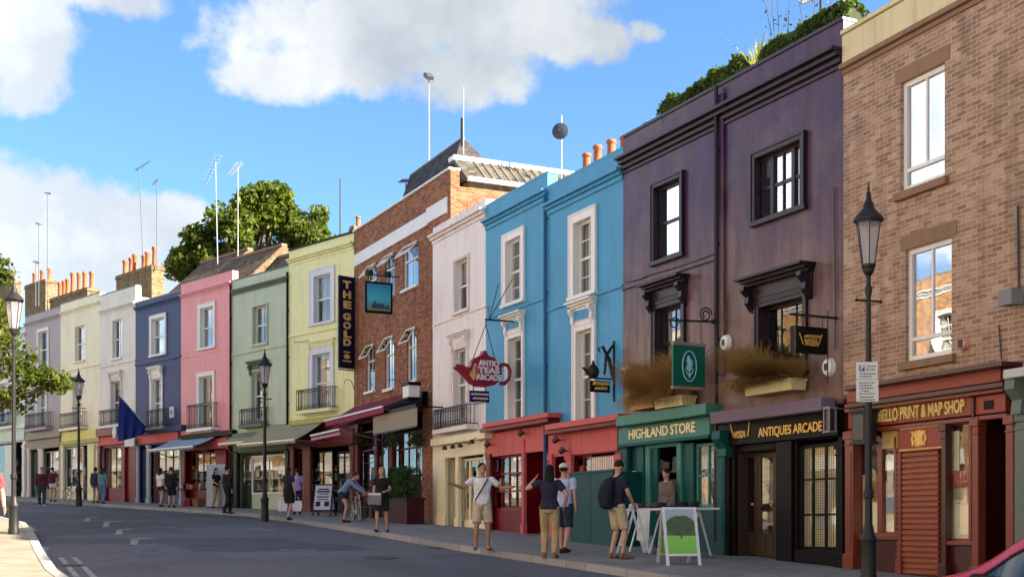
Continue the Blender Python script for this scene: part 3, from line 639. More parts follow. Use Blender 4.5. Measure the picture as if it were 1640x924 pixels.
# ---- 3 white
b = Bld('terraced_house', 'off white house above the bright red shop front, with the blue flag', 'house', LA, 160, 217)
b.window(180, 195, 512, 573, cols=2); b.window(178, 194, 610, 678, cols=2, sur=.08, surm=P['white'], hood=(.38, .1, .2), hoodm=P['white'])
b.rail(161, 193, 656, 681, ledge=P['white']); b.cornice(190, 498, P['white']); b.string(190, 582, P['white'])
b.hole(158, 200, 716, None); b.room(158, 201, 712, 3, WARMIN, PALEW, 60, seed=9)
b.box('fascia', CORAL, 156, 199, 698, 712, -.14, 0); b.box('shop_cornice', RED, 153, 200, 684, 697, -.3, 0)
b.shopwin(173, 193, 716, 782, RED, 2); b.box('stall_riser', RED, 173, 193, 782, None, .06, .2); b.door(161, 171, 718, RED, glaz=.7)
for a, c in ((156, 160), (194, 200)): b.pilaster(a, c, 714, RED)
b.finish(P['white'], 466, 190, cop=LEAD, ground=(RED, 180, 690))
b.stack(186, 243, 433, 470, 3.2, pots=6, poty=404, seed=3)
# ---- 4 navy
b = Bld('terraced_house', 'navy blue house with white window surrounds and a hooded lower window', 'house', LA, 217, 290)
b.window(243, 264, 509, 567, sur=.15, cols=1, curtain=(.45, 'blind'), surp=.04); b.window(243, 259, 606, 684, sur=.12, cols=2, hood=(.42, .1, .22), hoodm=WHITE)
b.cornice(254, 491, P['navy']); b.string(254, 577, P['navy'], .14)
b.rail(236, 264, 656, 684, ledge=LEAD)
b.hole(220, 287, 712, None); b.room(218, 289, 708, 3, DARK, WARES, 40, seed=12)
b.box('fascia', CORAL, 219, 284, 694, 709, -.12, 0); b.box('shop_cornice', P['navy'], 217, 290, 684, 693, -.28, 0)
b.door(222, 233, 718, P['navy']); b.door(240, 248, 718, P['maroon'], glaz=.0); b.shopwin(250, 286, 716, 788, BLK, 3); b.box('stall_riser', P['navy'], 250, 286, 788, None, .1, .2)
for a, c in ((218, 221), (234, 239), (287, 290)): b.pilaster(a, c, 712, GREYP)
b.finish(P['navy'], 476, 254, cop=LEAD, ground=(P['navy'], 254, 690)); pitched(b, 270, 438, 3.6, TILE)
# ---- 5 pink
b = Bld('terraced_house', 'rose pink house with white window surrounds and an iron balcony rail', 'house', LA, 290, 372)
b.window(321, 342, 492, 556, sur=.17, cols=1, surp=.04); b.window(319, 341, 602, 690, sur=.17, cols=2, curtain=(.3, 'c'))
b.rail(302, 341, 647, 686, ledge=WHITE); b.cornice(331, 470, P['pink']); b.string(331, 566, P['pink'], .05, .02)
b.hole(294, 364, 720, None); b.room(291, 366, 714, 3, plain('red_interior', (.30, .06, .03), .8), PALEW, 80, seed=14)
b.box('fascia', CORAL, 291, 364, 704, 720, -.1, 0); b.box('shop_cornice', BLK, 290, 372, 692, 700, -.24, 0)
b.shopwin(312, 344, 724, 786, RED, 3); b.box('stall_riser', RED, 312, 344, 786, None, .1, .2); b.door(298, 310, 724, RED, glaz=.6)
for a, c in ((291, 296), (345, 362)): b.pilaster(a, c, 720, RED)
downpipe(b, 371, 450, BLK)
b.finish(P['pink'], 447, 331, cop=P['pink'], ground=(RED, 331, 696)); pitched(b, 330, 429, 2.6, TILE)
# ---- 6 sage green
b = Bld('terraced_house', 'sage green house with a dark bracketed window hood, beside the pink one', 'house', LA, 372, 463)
b.window(406, 428, 490, 550, cols=2, surm=P['green'], sur=.05); b.window(404, 427, 594, 672, cols=2, sur=.06, surm=P['green'], hood=(.36, .12, .26), hoodm=PGRN)
b.rail(386, 421, 654, 680, ledge=PGRN); b.cornice(417, 463, PGRN); b.string(417, 560, P['green'])
b.hole(376, 460, 724, None); b.room(373, 462, 716, 3.2, plain('pale_interior', (.60, .60, .42), .8), PALEW, 90, seed=16)
b.box('fascia', PGRN, 373, 462, 702, 722, -.08, 0); b.box('shop_cornice', PGRN, 372, 463, 690, 700, -.25, 0)
b.shopwin(400, 456, 728, 790, WHITE, 2, pane=SHOPGLASS); b.box('stall_riser', P['green'], 400, 456, 790, None, .1, .22); b.door(381, 397, 730, DKGREEN, glaz=.5)
for a, c in ((374, 379), (456, 461)): b.pilaster(a, c, 722, DKGREEN)
downpipe(b, 462, 436, BLK)
b.finish(P['green'], 439, 417, cop=PGRN, ground=(DKGREEN, 417, 696)); pitched(b, 420, 421, 2.4, TILE)
b.stack(394, 420, 421, 436, 3.4, pots=2, poty=398, seed=5)
# ---- 7 yellow
b = Bld('terraced_house', 'pale lemon yellow house with wide lilac white window surrounds', 'house', LA, 463, 567, off=.0)
b.window(503, 530, 440, 516, sur=.26, cols=2, surm=LAV, curtain=(.5, 'blind')); b.window(501, 529, 566, 660, sur=.26, cols=2, surm=LAV, curtain=(.28, 'c'), hood=(.26, .26, .12), hoodm=P['yellow'])
b.rail(477, 531, 622, 656, ledge=P['yellow']); b.cornice(515, 413, P['yellow'], ((0, .03, .12), (.12, .10, .08), (.2, .18, .07))); b.string(515, 529, P['yellow'], .1)
b.hole(468, 563, 716, None); b.room(464, 566, 706, 3.5, DARK, WARES, 70, seed=18)
b.box('shop_cornice', OLIVE, 463, 567, 668, 676, -.25, 0); b.box('fascia', P['maroon'], 465, 565, 690, 714, -.08, 0)
for a, c in ((464, 470), (484, 497), (560, 566)): b.pilaster(a, c, 714, paint('oxblood_paint', srgb(96, 40, 36), .4))
b.door(471, 483, 722, P['maroon'], glaz=.6); b.shopwin(498, 530, 722, 790, BLK, 2, 2); b.box('stall_riser', P['maroon'], 498, 530, 790, None, .1, .2); b.door(533, 556, 722, BLK, glaz=.7, cols=2)
b.finish(P['yellow'], 388, 515, cop=BLK, copw=.06, ground=(P['maroon'], 515, 674))
b.stack(561, 567, 362, 378, 3, pots=1, poty=346, d=.5)
yellow_house = b
# ---- 8 brick pub
REDBRICK = brick('red_pub_brick', (.22, .068, .030), (.30, .105, .046), (.37, .155, .08), (.28, .21, .15))
BANDW = paint('white_stone_band', srgb(216, 218, 220), .6, .3)
b = pub = Bld('brick_pub', 'red brick pub with white stone bands and a steep slate roof', 'pub', LB, 567, 722, depth=9, off=.55)
def fan(b, xl, xr, yt, yb, tilt):
    u0, u1, z0, z1 = b.rect(xl, xr, yt, yb); m = MB(); L_ = z1 - z0; c, s_ = math.cos(rad(tilt)), math.sin(rad(tilt))
    for (a0, a1, l0, l1) in ((u0, u0 + .05, 0, L_), (u1 - .05, u1, 0, L_), (u0 + .05, u1 - .05, 0, .05), (u0 + .05, u1 - .05, L_ - .05, L_)):
        m.rings([[(a, -.02 - l * s_ - t * c, z1 - l * c + t * s_) for a, l in ((a0, l0), (a1, l0), (a1, l1), (a0, l1))] for t in (0, .035)])
    o = m.build('fanlight', WHITE, b.root)
    q = MB(); q.rings([[(a, -.035 - l * s_ - t * c, z1 - l * c + t * s_) for a, l in ((u0 + .04, .04), (u1 - .04, .04), (u1 - .04, L_ - .04), (u0 + .04, L_ - .04))] for t in (0, .008)]); q.build('pane', glass('tilted_pane', .35), o)
for (a, c, t, d_) in ((589, 603, 425, 494), (617, 632, 408, 474), (646, 670, 392, 460)):
    b.window(a, c, t, d_, fw=.045, cols=2, split=.66, reveal=.08); fan(b, a, c, t, t + (d_ - t) * .34, 38)
for (a, c, t, d_) in ((587, 600, 553, 626), (617, 631, 540, 622), (652, 667, 526, 610)):
    b.window(a, c, t, d_, fw=.045, cols=2, split=.66, reveal=.08); fan(b, a, c, t, t + (d_ - t) * .34, 30)
b.box('stone_band', BANDW, 567, 722, 362, 383, -.05, 0)
b.box('brick_pier', REDBRICK, 690, 721.5, 284, None, -.12, -.001); 
u0 = b.u(690); zt = b.z(640, 370); zb = b.z(640, 390)
boxes('stone_band', BANDW, b.root, (u0 - .02, b.L + .02, -.16, -.0, b.z(644.5, 383, -.05) - .02, b.z(644.5, 362, -.05) + .02))
b.hole(570, 676, 668, None); b.room(568, 680, 655, 4.5, DARK, goods('pub_wares', cols=[(.3, .18, .06), (.05, .03, .02), (.4, .3, .12), (.1, .05, .03), (.2, .22, .1), (.5, .45, .3)]), 120, seed=20, shelf=False)
b.shopwin(572, 600, 690, 792, P['maroon'], 2, 2, transom=.7); b.door(603, 624, 690, P['maroon'], glaz=.6, cols=2); b.shopwin(627, 674, 690, 788, P['maroon'], 4, 1, transom=.72)
b.box('stall_riser', P['maroon'], 627, 674, 788, None, .08, .2); b.box('stall_riser', P['maroon'], 572, 600, 792, None, .08, .2)
for a, c in ((568, 573), (599, 604), (623, 628)): b.pilaster(a, c, 668, P['maroon'])
b.box('fascia', BLK, 568, 676, 640, 664, -.20, 0)
b.finish(REDBRICK, 325, 640, cop=BANDW, copw=.07, roofmat=LEAD); b.root.children[0]
# slate roof: front slope, hipped at the right
zc = b.z1 + .08; zr = b.z(701, 253, 1.35); ul, ur = b.u(643, .45), b.u(725, .45); rl, rr = b.u(658, 1.35), b.u(741, 1.35)
m = MB(); m.rings([[(ul, .36, zc - .3), (ur, .36, zc - .3), (ur, 2.4, zc - .3), (ul, 2.4, zc - .3)], [(ul, .36, zc), (ur, .36, zc), (ur, 2.4, zc), (ul, 2.4, zc)], [(rl, 1.3, zr), (rr, 1.3, zr + .05), (rr, 1.45, zr + .05), (rl, 1.45, zr)]])
rf = m.build('slate_roof', SLATE, b.root)
MB().tube([(rl, 1.37, zr + .02), (rr, 1.37, zr + .07)], .07, 6).build('ridge', LEAD, rf)
# rear wing running back from the pub
SF = Fr(pub.fr.world(pub.L - .3, .3).to_2d(), LB.y)
def wing():
    r0 = SF.uz(765, 0)[0]; r1 = SF.uz(985, 0)[0]; zg = SF.uz(830, 299)[1] + SF.oz - pub.fr.oz; zt = SF.uz(830, 253)[1] + SF.oz - pub.fr.oz; x = pub.L - .3; m = MB()
    m.box(x - 4, x, r0, r1, 2, zg); m.build('rear_wing', STACK, pub.root)
    m = MB(); m.prism([(x + .12, zg), (x - 1.0, zt), (x - 1.3, zt), (x - 4, zg)], 'y', r0 - .1, r1); o = m.build('roof', brick('grey_roof_tiles', (.08, .066, .054), (.115, .10, .08), (.15, .13, .105), (.03, .027, .024), .25, .13), pub.root)
    boxes('ridge', BANDW, o, (x - 1.4, x - .95, r0 - .12, r1, zt - .03, zt + .12)); boxes('gutter', BANDW, o, (x + .06, x + .2, r0 - .1, r1, zg - .06, zg + .07))
    m = MB(); k = r0 + .6                                       # lattice of battens on the slope
    while k < r1: m.rings([[(x + .14, k - .015, zg + .02), (x + .14, k + .015, zg + .02), (x - .99, k + .015, zt + .04), (x - .99, k - .015, zt + .04)], [(x + .15, k - .015, zg + .03), (x + .15, k + .015, zg + .03), (x - .97, k + .015, zt + .05), (x - .97, k - .015, zt + .05)]]); k += .30
    m.build('roof_battens', plain('weathered_batten', (.16, .15, .125), .8), o)
wing()
# ---- 9 pinkish white
b = Bld('terraced_house', 'pinkish white house between the red brick pub and the blue houses', 'house', LB, 693, 778)
b.window(729, 750, 415, 497, cols=2, rows=1, surm=P['pinkwhite'], sur=.06, curtain=(.4, 'blind')); b.window(727, 748, 558, 672, cols=2, sur=.1, surm=P['pinkwhite'], hood=(.36, .14, .2), hoodm=P['pinkwhite'])
b.rail(698, 751, 652, 685, ledge=P['pinkwhite']); b.cornice(737, 369, P['pinkwhite'], ((0, .04, .1), (.1, .12, .08), (.18, .2, .08))); b.string(737, 506, P['pinkwhite'], .05, .03)
b.hole(704, 774, 731, None); b.room(697, 776, 720, 3.2, DARK, WARES, 60, seed=22, y0=.7)
b.box('shop_cornice', CREAMJ, 689, 776, 696, 708, -.3, 0); b.box('fascia', CREAMJ, 698, 776, 709, 731, -.1, 0)
b.pilaster(700, 713, 731, CREAMJ); b.door(716, 727, 734, CREAMJ, glaz=.75, y=.6)
b.box('return_panel', CREAMJ, 713, 716, 731, None, 0, .6); b.pilaster(729, 734, 731, CREAMJ, cap=False)
b.shopwin(735, 773, 733, 835, CREAMJ, 3, 1, bar=.12); b.box('stall_riser', CREAMJ, 735, 773, 835, None, .08, .2)
b.finish(P['pinkwhite'], 345, 737, cop=P['pinkwhite'], ground=(CREAMJ, 737, 700))
# ---- 10, 11 blue pair
WR = P['red']
b = Bld('terraced_house', 'sky blue house beside the pinkish white one, above the red door', 'house', LB, 778, 877)
b.window(811, 836, 382, 483, cols=2, rows=2, sur=.19, surp=.05); b.window(815, 837, 540, 672, cols=2, rows=2, sur=.13, hood=(.5, .13, .24), surp=.05, friezem=P['blue'])
b.cornice(828, 345, P['blue'], ((0, .04, .12), (.12, .1, .08), (.2, .18, .08))); b.string(828, 494, P['blue'], .06, .04)
b.hole(784, 835, 727, None); b.hole(838, 875, 703, None); b.room(779, 836, 722, 3, plain('red_room', (.16, .02, .02), .8), WARES, 50, seed=24)
b.box('shop_cornice', RED, 768, 877, 677, 684, -.34, 0); b.box('shop_cornice', CORAL, 772, 877, 669, 676.5, -.42, 0); b.box('fascia', CORAL, 779, 873, 688, 727, -.06, 0)
b.pilaster(779, 785, 727, RED); b.shopwin(787, 834, 729, 815, RED, 4, 3, bar=.045); b.box('stall_riser', RED, 787, 834, 815, None, .06, .2)
b.box('return_panel', RED, 836, 838, 703, None, -.05, .8); b.pilaster(835, 838.5, 703, CORAL, cap=False)
b.door(841, 876, 705, RED, y=.75); b.box('soffit', RED, 838, 877, 700, 703, 0, .8)
b.finish(P['blue'], 305, 828, cop=P['blue'], ground=(RED, 828, 678))
downpipe(b, 876, 312, paint('deep_blue_pipe', srgb(30, 88, 130), .4))
b = Bld('terraced_house', 'sky blue house beside the dark purple one, behind the green hoarding', 'house', LB, 877, 998)
b.window(920, 949, 352, 470, cols=2, rows=2, sur=.21, surp=.05); b.window(924, 950, 528, 675, cols=2, rows=2, sur=.15, hood=(.55, .14, .26), surp=.05, friezem=P['blue'])
b.cornice(935, 318, P['blue'], ((0, .04, .12), (.12, .1, .08), (.2, .18, .08))); b.string(938, 478, P['blue'], .06, .04)
b.hole(884, 906, 727, None); b.hole(914, 985, 727, None); b.room(879, 990, 722, 3, plain('red_room', (.16, .02, .02), .8), None)
b.box('shop_cornice', RED, 872, 988, 681, 688, -.34, 0); b.box('shop_cornice', CORAL, 872, 990, 671, 680.5, -.42, 0); b.box('fascia', CORAL, 878, 988, 690, 727, -.06, 0)
for a, c in ((878, 884), (906, 914), (985, 994)): b.pilaster(a, c, 727, CORAL)
b.door(885, 905, 729, RED, y=.3); b.shopwin(915, 943, 729, 820, RED, 2, 2, bar=.05); b.shopwin(944, 984, 729, 820, RED, 5, 1, bar=.07); b.box('stall_riser', RED, 915, 984, 820, None, .06, .2)
b.box('window_picket', paint('cream_picket', srgb(226, 206, 190), .5), 944, 984, 780, 782, .06, .09)
m = MB(); u0, u1, z0, z1 = b.rect(944, 984, 731, 782)
for i in range(11): x = u0 + (u1 - u0) * (i + .5) / 11; m.box(x - .035, x + .035, .05, .07, z0, z1)
m.build('window_pickets', paint('cream_picket', srgb(226, 206, 190), .5), b.root)
b.finish(P['blue'], 272, 935, cop=P['blue'], ground=(RED, 935, 676))
b.stack(921, 996, 262, 275, 4.2, pots=4, poty=226, seed=7, d=.6)
# ---- 12 dark purple double house
def purple_mat():
    g = G('weathered_purple_paint')
    n1 = g.ramp(g.noise(.55, 6, .65, (1, 1, .7)), .36, .66); n2 = g.ramp(g.noise(1.6, 6, .65, (2.4, 2.4, .35), (3, 2, 1)), .42, .75); n3 = g.ramp(g.noise(.8, 5, .6, (1, 1, .8), (7, 7, 2)), .5, .72)
    c = g.mix(n1, (.046, .019, .076, 1), (.080, .038, .064, 1)); c = g.mix(g.math('MULTIPLY', n2, .75), c, (.013, .007, .013, 1)); c = g.mix(g.math('MULTIPLY', n3, .42), c, (.19, .125, .105, 1))
    sp = g.n('ShaderNodeSeparateXYZ'); g.L.new(g.obj(), sp.inputs[0])          # blends to brown towards the lower storey, edge broken up by noise
    mr = g.n('ShaderNodeMapRange'); g.L.new(g.math('ADD', sp.outputs[2], g.math('MULTIPLY', g.math('SUBTRACT', g.noise(.8, 4), .5), 3.0)), mr.inputs['Value']); mr.inputs['From Min'].default_value = 4.6; mr.inputs['From Max'].default_value = 7.2
    mr.inputs['To Min'].default_value = .62; mr.inputs['To Max'].default_value = 0; c = g.mix(mr.outputs[0], c, g.mix(n2, (.26, .165, .11, 1), (.06, .034, .028, 1)))
    g.set(g.p, 'Base Color', c); g.p.inputs['Roughness'].default_value = .30; g.p.inputs['Specular IOR Level'].default_value = .16
    g.bump(g.math('ADD', g.noise(3, 5), g.math('MULTIPLY', g.noise(30, 3), .3)), .25, .02); return g.m
PURP = purple_mat(); PTRIM = paint('dark_plum_trim', (.018, .009, .014), .38, .3, .3)
b = purple = Bld('terraced_house', 'weathered dark purple double fronted building with plants on its roof', 'house', LB, 998, 1351, depth=9)
b.window(1050, 1092, 293, 412, fm=PTRIM, sur=.10, surm=PTRIM, surp=.07, cols=1, pane=glass('bright_pane', .42), fw=.06, reveal=.10)
b.window(1051, 1093, 490, 604, fm=PTRIM, sur=.12, surm=PTRIM, cols=2, hood=(.42, .2, .34), hoodm=PTRIM, surp=.05)
w = b.window(1213, 1286, 239, 342, fm=PTRIM, sur=.11, surm=PTRIM, surp=.08, cols=1, pane=glass('bright_pane', .42), reveal=.10)
u0, u1, z0, z1 = b.rect(1213, 1286, 239, 342); m = MB(); W = u1 - u0
for f_ in (.27, .73): m.box(u0 + W * f_ - .045, u0 + W * f_ + .045, .06, .165, z0 + .05, z1 - .05)
m.box(u0 + W * .5 - .015, u0 + W * .5 + .015, .08, .15, z0 + .05, z1 - .05); m.build('mullion', PTRIM, w)
w = b.window(1217, 1288, 484, 596, fm=PTRIM, sur=.10, surm=PTRIM, cols=3, split=0, hood=(.46, .26, .38), hoodm=PTRIM, surp=.05)
b.cornice(1066, 240, PTRIM, ((-.10, .04, .07), (0, .08, .10), (.10, .17, .09), (.19, .26, .07)))
z = b.z(1077, 436); boxes('string_course', PURP, b.root, (0, b.u(1153), -.05, 0, z - .05, z + .04))
b.box('pilaster_strip', PURP, 1150, 1158, 150, 600, -.06, -.0); downpipe(b, 1154, 140, PTRIM, -.11)
# highland shop
TEAL, TEALL = P['teal'], P['tealite']
b.hole(1004, 1146, 706, None); b.room(1000, 1150, 700, 3.0, plain('brown_interior', (.10, .06, .035), .8), WARES, 120, seed=30)
b.box('fascia', TEALL, 990, 1136, 676, 704, -.16, 0); b.box('shop_cornice', TEALL, 986, 1130, 656, 673, -.42, 0); b.box('shop_cornice', TEAL, 988, 1134, 704, 709, -.2, 0)
u0, u1, z0, z1 = b.rect(1008, 1114, 680, 701, -.17); text('lettering', 'HIGHLAND STORE', paint('cream_lettering', srgb(232, 220, 178), .5, .2), b.root, (u0 + u1) / 2, -.172, (z0 + z1) / 2, .21, u1 - u0, bold=.02)
b.pilaster(992, 1004, 708, TEAL); b.box('door_post', TEAL, 1019, 1030, 709, None, -.04, .1, bv=.02); b.box('panel', P['teal'], 1004, 1019, 712, None, .05, .12); b.box('door_post', TEALL, 1033, 1040, 712, None, -.02, .1)
b.box('panel', TEAL, 1040, 1050, 712, None, .04, .12); b.door(1030, 1033, 712, TEAL, panels=False, y=.3)
b.box('door_post', TEALL, 1083, 1090, 709, None, -.04, .12); b.box('door_head', TEALL, 1040, 1083, 709, 716, -.02, .12); b.box('panel', TEAL, 1090, 1109, 709, None, .02, .12)
b.shopwin(1110, 1147, 709, 812, TEALL, 2, 2, transom=None, bar=.045); b.box('stall_riser', TEAL, 1110, 1147, 812, None, .04, .2)
b.pilaster(1147, 1160, 712, TEAL, y0=-.14); 
m = MB(); u0, u1, z0, z1 = b.rect(1143, 1156, 690, 732, -.3); m.prism([(0, z1), (-.34, z1), (-.36, z1 - .16), (-.2, z1 - .35), (-.22, z1 - .5), (0, z0)], 'x', u0, u1); m.build('bracket', TEAL, b.root)
b.box('notice', paint('paper_notice', srgb(224, 220, 206), .8, .2), 1009, 1016, 754, 776, .035, .048, off=0)
# arcade
b.hole(1166, 1342, 708, None); b.room(1163, 1345, 702, 3.6, plain('antique_interior', (.22, .15, .08), .8), goods('antiques', cols=[(.5, .36, .14), (.6, .5, .3), (.2, .1, .04), (.7, .66, .5), (.35, .2, .08), (.12, .1, .08)]), 150, seed=31, zlow=.35, y0=.78)
b.box('blind_box', paint('mauve_canvas', srgb(112, 98, 112), .8, .3), 1137, 1315, 648, 668, -.42, -.1, bv=.0)
b.box('fascia', BLK, 1150, 1342, 669, 706, -.14, 0)
u0, u1, z0, z1 = b.rect(1216, 1318, 678, 698, -.15); text('lettering', 'ANTIQUES ARCADE', GOLD, b.root, (u0 + u1) / 2, -.152, (z0 + z1) / 2, .17, u1 - u0, bold=.015)
u0, u1, z0, z1 = b.rect(1176, 1197, 686, 703, -.15); text('lettering', 'VOZA', GOLD, b.root, (u0 + u1) / 2, -.152, (z0 + z1) / 2 - .02, .13, (u1 - u0) * .9, bold=.015)
zz = (z0 + z1) / 2; m = MB()
for sx, dx in ((u0 - .02, -.11), (u1 + .02, .05)): m.prism([(sx - .012, zz - .06), (sx + .012, zz - .06), (sx + dx + .012, zz + .24), (sx + dx - .012, zz + .24)], 'y', -.158, -.142)
m.build('emblem', GOLD, b.root)
b.pilaster(1161, 1167, 708, BLK); b.box('door_post', BLK, 1169, 1176, 712, None, -.04, .2); b.box('door_head', BLK, 1176, 1242, 708, 722, .0, .25)
b.box('return_panel', paint('brown_panel', (.05, .03, .02), .5), 1176, 1179, 722, None, .05, .3)
b.door(1184, 1213, 724, paint('dark_oak', (.055, .032, .018), .4), glaz=.78, y=.28, off=.28); b.door(1213.5, 1243, 724, paint('dark_oak', (.055, .032, .018), .4), glaz=.78, y=.28, off=.28)
b.box('pier', BLK, 1242, 1267, 706, None, -.10, .5); b.box('pier', BLK, 1262, 1276, 706, None, -.03, .2)
w = b.shopwin(1274, 1336, 710, 880, BLK, 3, 3, y=.12, bar=.03)
u0, u1, z0, z1 = b.rect(1276, 1334, 712, 878); m = MB(); n = 20
for i in range(n): x = u0 + (u1 - u0) * (i + .5) / n; m.box(x - .003, x + .003, .03, .036, z0, z1)
for i in range(40): zz = z0 + (z1 - z0) * (i + .5) / 40; m.box(u0, u1, .036, .042, zz - .0025, zz + .0025)
m.build('grille', BLACKIRON, w)
b.box('stall_riser', BLK, 1272, 1338, 880, None, -.08, .2); b.pilaster(1338, 1349, 706, BLK, y0=-.16)
b.box('drapery', goods('draped_cloth', cols=[(.72, .62, .38), (.6, .52, .32), (.8, .7, .46)]), 1278, 1334, 714, 876, .15, .17)
b.finish(PURP, 180, 1077, cop=PTRIM, copw=.03, ground=(BLK, 1240, 660))
# ---- 13 brown brick building
STOCKB = brick('brown_stock_brick', (.31, .175, .11), (.385, .235, .155), (.49, .34, .24), (.47, .39, .30), w=.215, h=.072, dark=.72, bumpk=.9)
BRN = paint('brown_stone', srgb(134, 106, 84), .8, .6); WOOD = paint('mahogany_varnish', srgb(112, 44, 26), .35, .4, .5); WOOD2 = paint('red_brown_board', srgb(136, 60, 42), .4, .4, .3); DKW = paint('dark_mahogany', srgb(58, 14, 14), .3, .3, .5)
CRM = paint('cream_render', srgb(206, 192, 150), .8, .5)
b = brickb = Bld('brick_building', 'brown stock brick building with cream parapet above the print and map shop', 'building', LC, 1351, 1830, depth=9)
for (t, d_, a, c, cu) in ((117, 297, 1442, 1513, None), (390, 574, 1450, 1524, None)):
    w = b.window(a, c, t, d_, fm=WHITE, cols=1, split=0, transom=.20, sill=False, reveal=.1, lintel=BRN, pane=glass('sky_pane', .30), fw=.075)
    u0, u1, z0, z1 = b.rect(a, c, t, d_); boxes('mullion', WHITE, w, ((u0 + u1) / 2 - .02, (u0 + u1) / 2 + .02, .09, .15, z0 + (z1 - z0) * .2 + .03, z1 - .07)); boxes('sill', BRN, w, (u0 - .1, u1 + .1, -.09, .09, z0 - .13, z0 - .001))
    a2, c2 = 1700, 1768; dy = (c - 200) * 0
for (t, d_) in ((10, 215), (325, 520)):
    b.window(1690, 1770, t, d_, fm=WHITE, cols=2, split=0, transom=.2, sill=True, reveal=.1, surm=BRN)
b.cornice(1400, 90, BRN, ((-.06, .05, .08), (.02, .12, .09)))
boxes('parapet_band', CRM, b.root, (0, b.L, -.04, -.0005, b.z(1400, 83), b.z(1400, 30) - .01))
zt = b.z(1400, 30); 
# shop front
b.hole(1372, 1438, 684, None); b.hole(1512, 1560, 668, None); b.hole(1566, 1618, 660, None); b.room(1368, 1506, 680, 3, WARMIN, PALEW, 120, seed=33, zlow=.9); b.room(1508, 1562, 668, 3, WARMIN, PALEW, 80, seed=34, zlow=.9); b.room(1564, 1622, 660, 2.5, DARK)
b.box('shop_cornice', DKW, 1352, 1604, 598, 606, -.40, 0); b.box('frieze', WOOD2, 1356, 1602, 607, 628, -.2, 0); b.box('shop_cornice', DKW, 1352, 1606, 629, 637, -.32, 0); b.box('shop_cornice', WOOD, 1352, 1606, 637.3, 644, -.24, 0)
b.box('fascia', WOOD2, 1358, 1555, 645, 676, -.14, 0); b.box('fascia', WOOD2, 1559, 1610, 632, 662, -.14, 0); b.box('bead', DKW, 1555, 1559, 636, 668, -.18, 0); b.box('bead', WOOD, 1358, 1612, 675, 682, -.17, 0)
b.box('vent', BLK, 1575, 1590, 641, 655, -.155, -.139)
u0, u1, z0, z1 = b.rect(1374, 1545, 650, 672, -.15); text('lettering', 'PORTOBELLO PRINT & MAP SHOP', paint('pale_gold_lettering', srgb(214, 186, 112), .5, .2), b.root, (u0 + u1) / 2, -.152, (z0 + z1) / 2, .20, u1 - u0, bold=.018)
b.pilaster(1353, 1366, 690, WOOD, y0=-.18); b.pilaster(1367, 1373, 690, DKW, y0=-.08)
b.shopwin(1374, 1411, 700, 858, WOOD, 1, 1, y=.0); b.shopwin(1411, 1438, 700, 858, WOOD, 1, 1, y=.0); b.box('shop_cornice', WOOD, 1370, 1441, 855, 864, -.1, .0); b.box('stall_riser', DKW, 1372, 1440, 864, None, -.04, .2)
b.box('transom_panel', plain('amber_glass_panel', (.50, .33, .12), .35, var=.4, nscale=5), 1412, 1438, 690, 718, -.03, .0)
b.box('shutter_box', WOOD2, 1439, 1508, 684, 719, -.13, 0); b.box('shutter_cap', paint('pale_wood_cap', srgb(206, 160, 100), .4), 1439, 1508, 681, 685, -.16, 0); b.box('shutter_cap', paint('pale_wood_cap', srgb(206, 160, 100), .4), 1439, 1508, 717, 720.5, -.16, 0)
u0, u1, z0, z1 = b.rect(1455, 1488, 689, 714, -.14); cx_, cz_ = (u0 + u1) / 2, (z0 + z1) / 2; m = MB(); r_ = (z1 - z0) / 2   # gilt emblem: a crossed shield in a ring of leaves
for k in range(16):
    a = k * math.pi / 8; x, z = cx_ + r_ * 1.25 * math.cos(a), cz_ + r_ * .86 * math.sin(a); m.prism([(x - .035, z - .02), (x, z - .035), (x + .035, z + .015), (x, z + .035)], 'y', -.142, -.131)
m.prism([(cx_ - .10, cz_ + .1), (cx_ + .10, cz_ + .1), (cx_ + .09, cz_ - .04), (cx_, cz_ - .13), (cx_ - .09, cz_ - .04)], 'y', -.146, -.131); m.prism([(cx_ - .17, cz_ - .1), (cx_ - .14, cz_ - .12), (cx_ + .17, cz_ + .1), (cx_ + .14, cz_ + .12)], 'y', -.15, -.131); m.prism([(cx_ + .17, cz_ - .1), (cx_ + .14, cz_ - .12), (cx_ - .17, cz_ + .1), (cx_ - .14, cz_ + .12)], 'y', -.153, -.131)
m.build('emblem', GOLD, b.root)
u0, u1, z0, z1 = b.rect(1442, 1508, 720, None); z0 = b.gl((u0 + u1) / 2) + .02; m = MB(); k = z0
while k < z1 - .02: m.prism([(-.05, k + .004), (-.075, k + .02), (-.075, k + .07), (-.05, k + .085)], 'x', u0, u1); k += .09
m.box(u0, u1, -.048, -.01, z0, z1); m.build('roller_shutter', paint('shutter_brown', srgb(138, 72, 48), .4, .5, .4), b.root)
b.pilaster(1437, 1442, 686, WOOD, y0=-.1, cap=False); b.pilaster(1507, 1514, 676, DKW, y0=-.14)
b.shopwin(1516, 1558, 674, 868, WOOD, 1, 1, transom=.47, y=.0); b.box('shop_cornice', WOOD, 1511, 1562, 866, 873, -.12, 0); b.box('stall_riser', DKW, 1512, 1560, 873, None, -.04, .2)
CREAMB = paint('cream_display_card', srgb(238, 230, 200), .8, .2)
for a, c, t, d_ in ((1378, 1408, 760, 852), (1413, 1436, 770, 852), (1520, 1555, 778, 862), (1519, 1536, 690, 760)): b.box('display_card', CREAMB, a, c, t, d_, .06, .075, off=.06)
b.pilaster(1556, 1566, 668, WOOD, y0=-.16)
b.box('return_panel', DKW, 1566, 1569, 664, None, .0, .9); b.box('fanlight_frame', WOOD, 1574, 1618, 705, 711, .5, .6); b.door(1576, 1616, 712, DKW, y=.52); b.shopwin(1575, 1617, 668, 706, DKW, 2, 1, y=.55, pane=GLASS, name='fanlight')
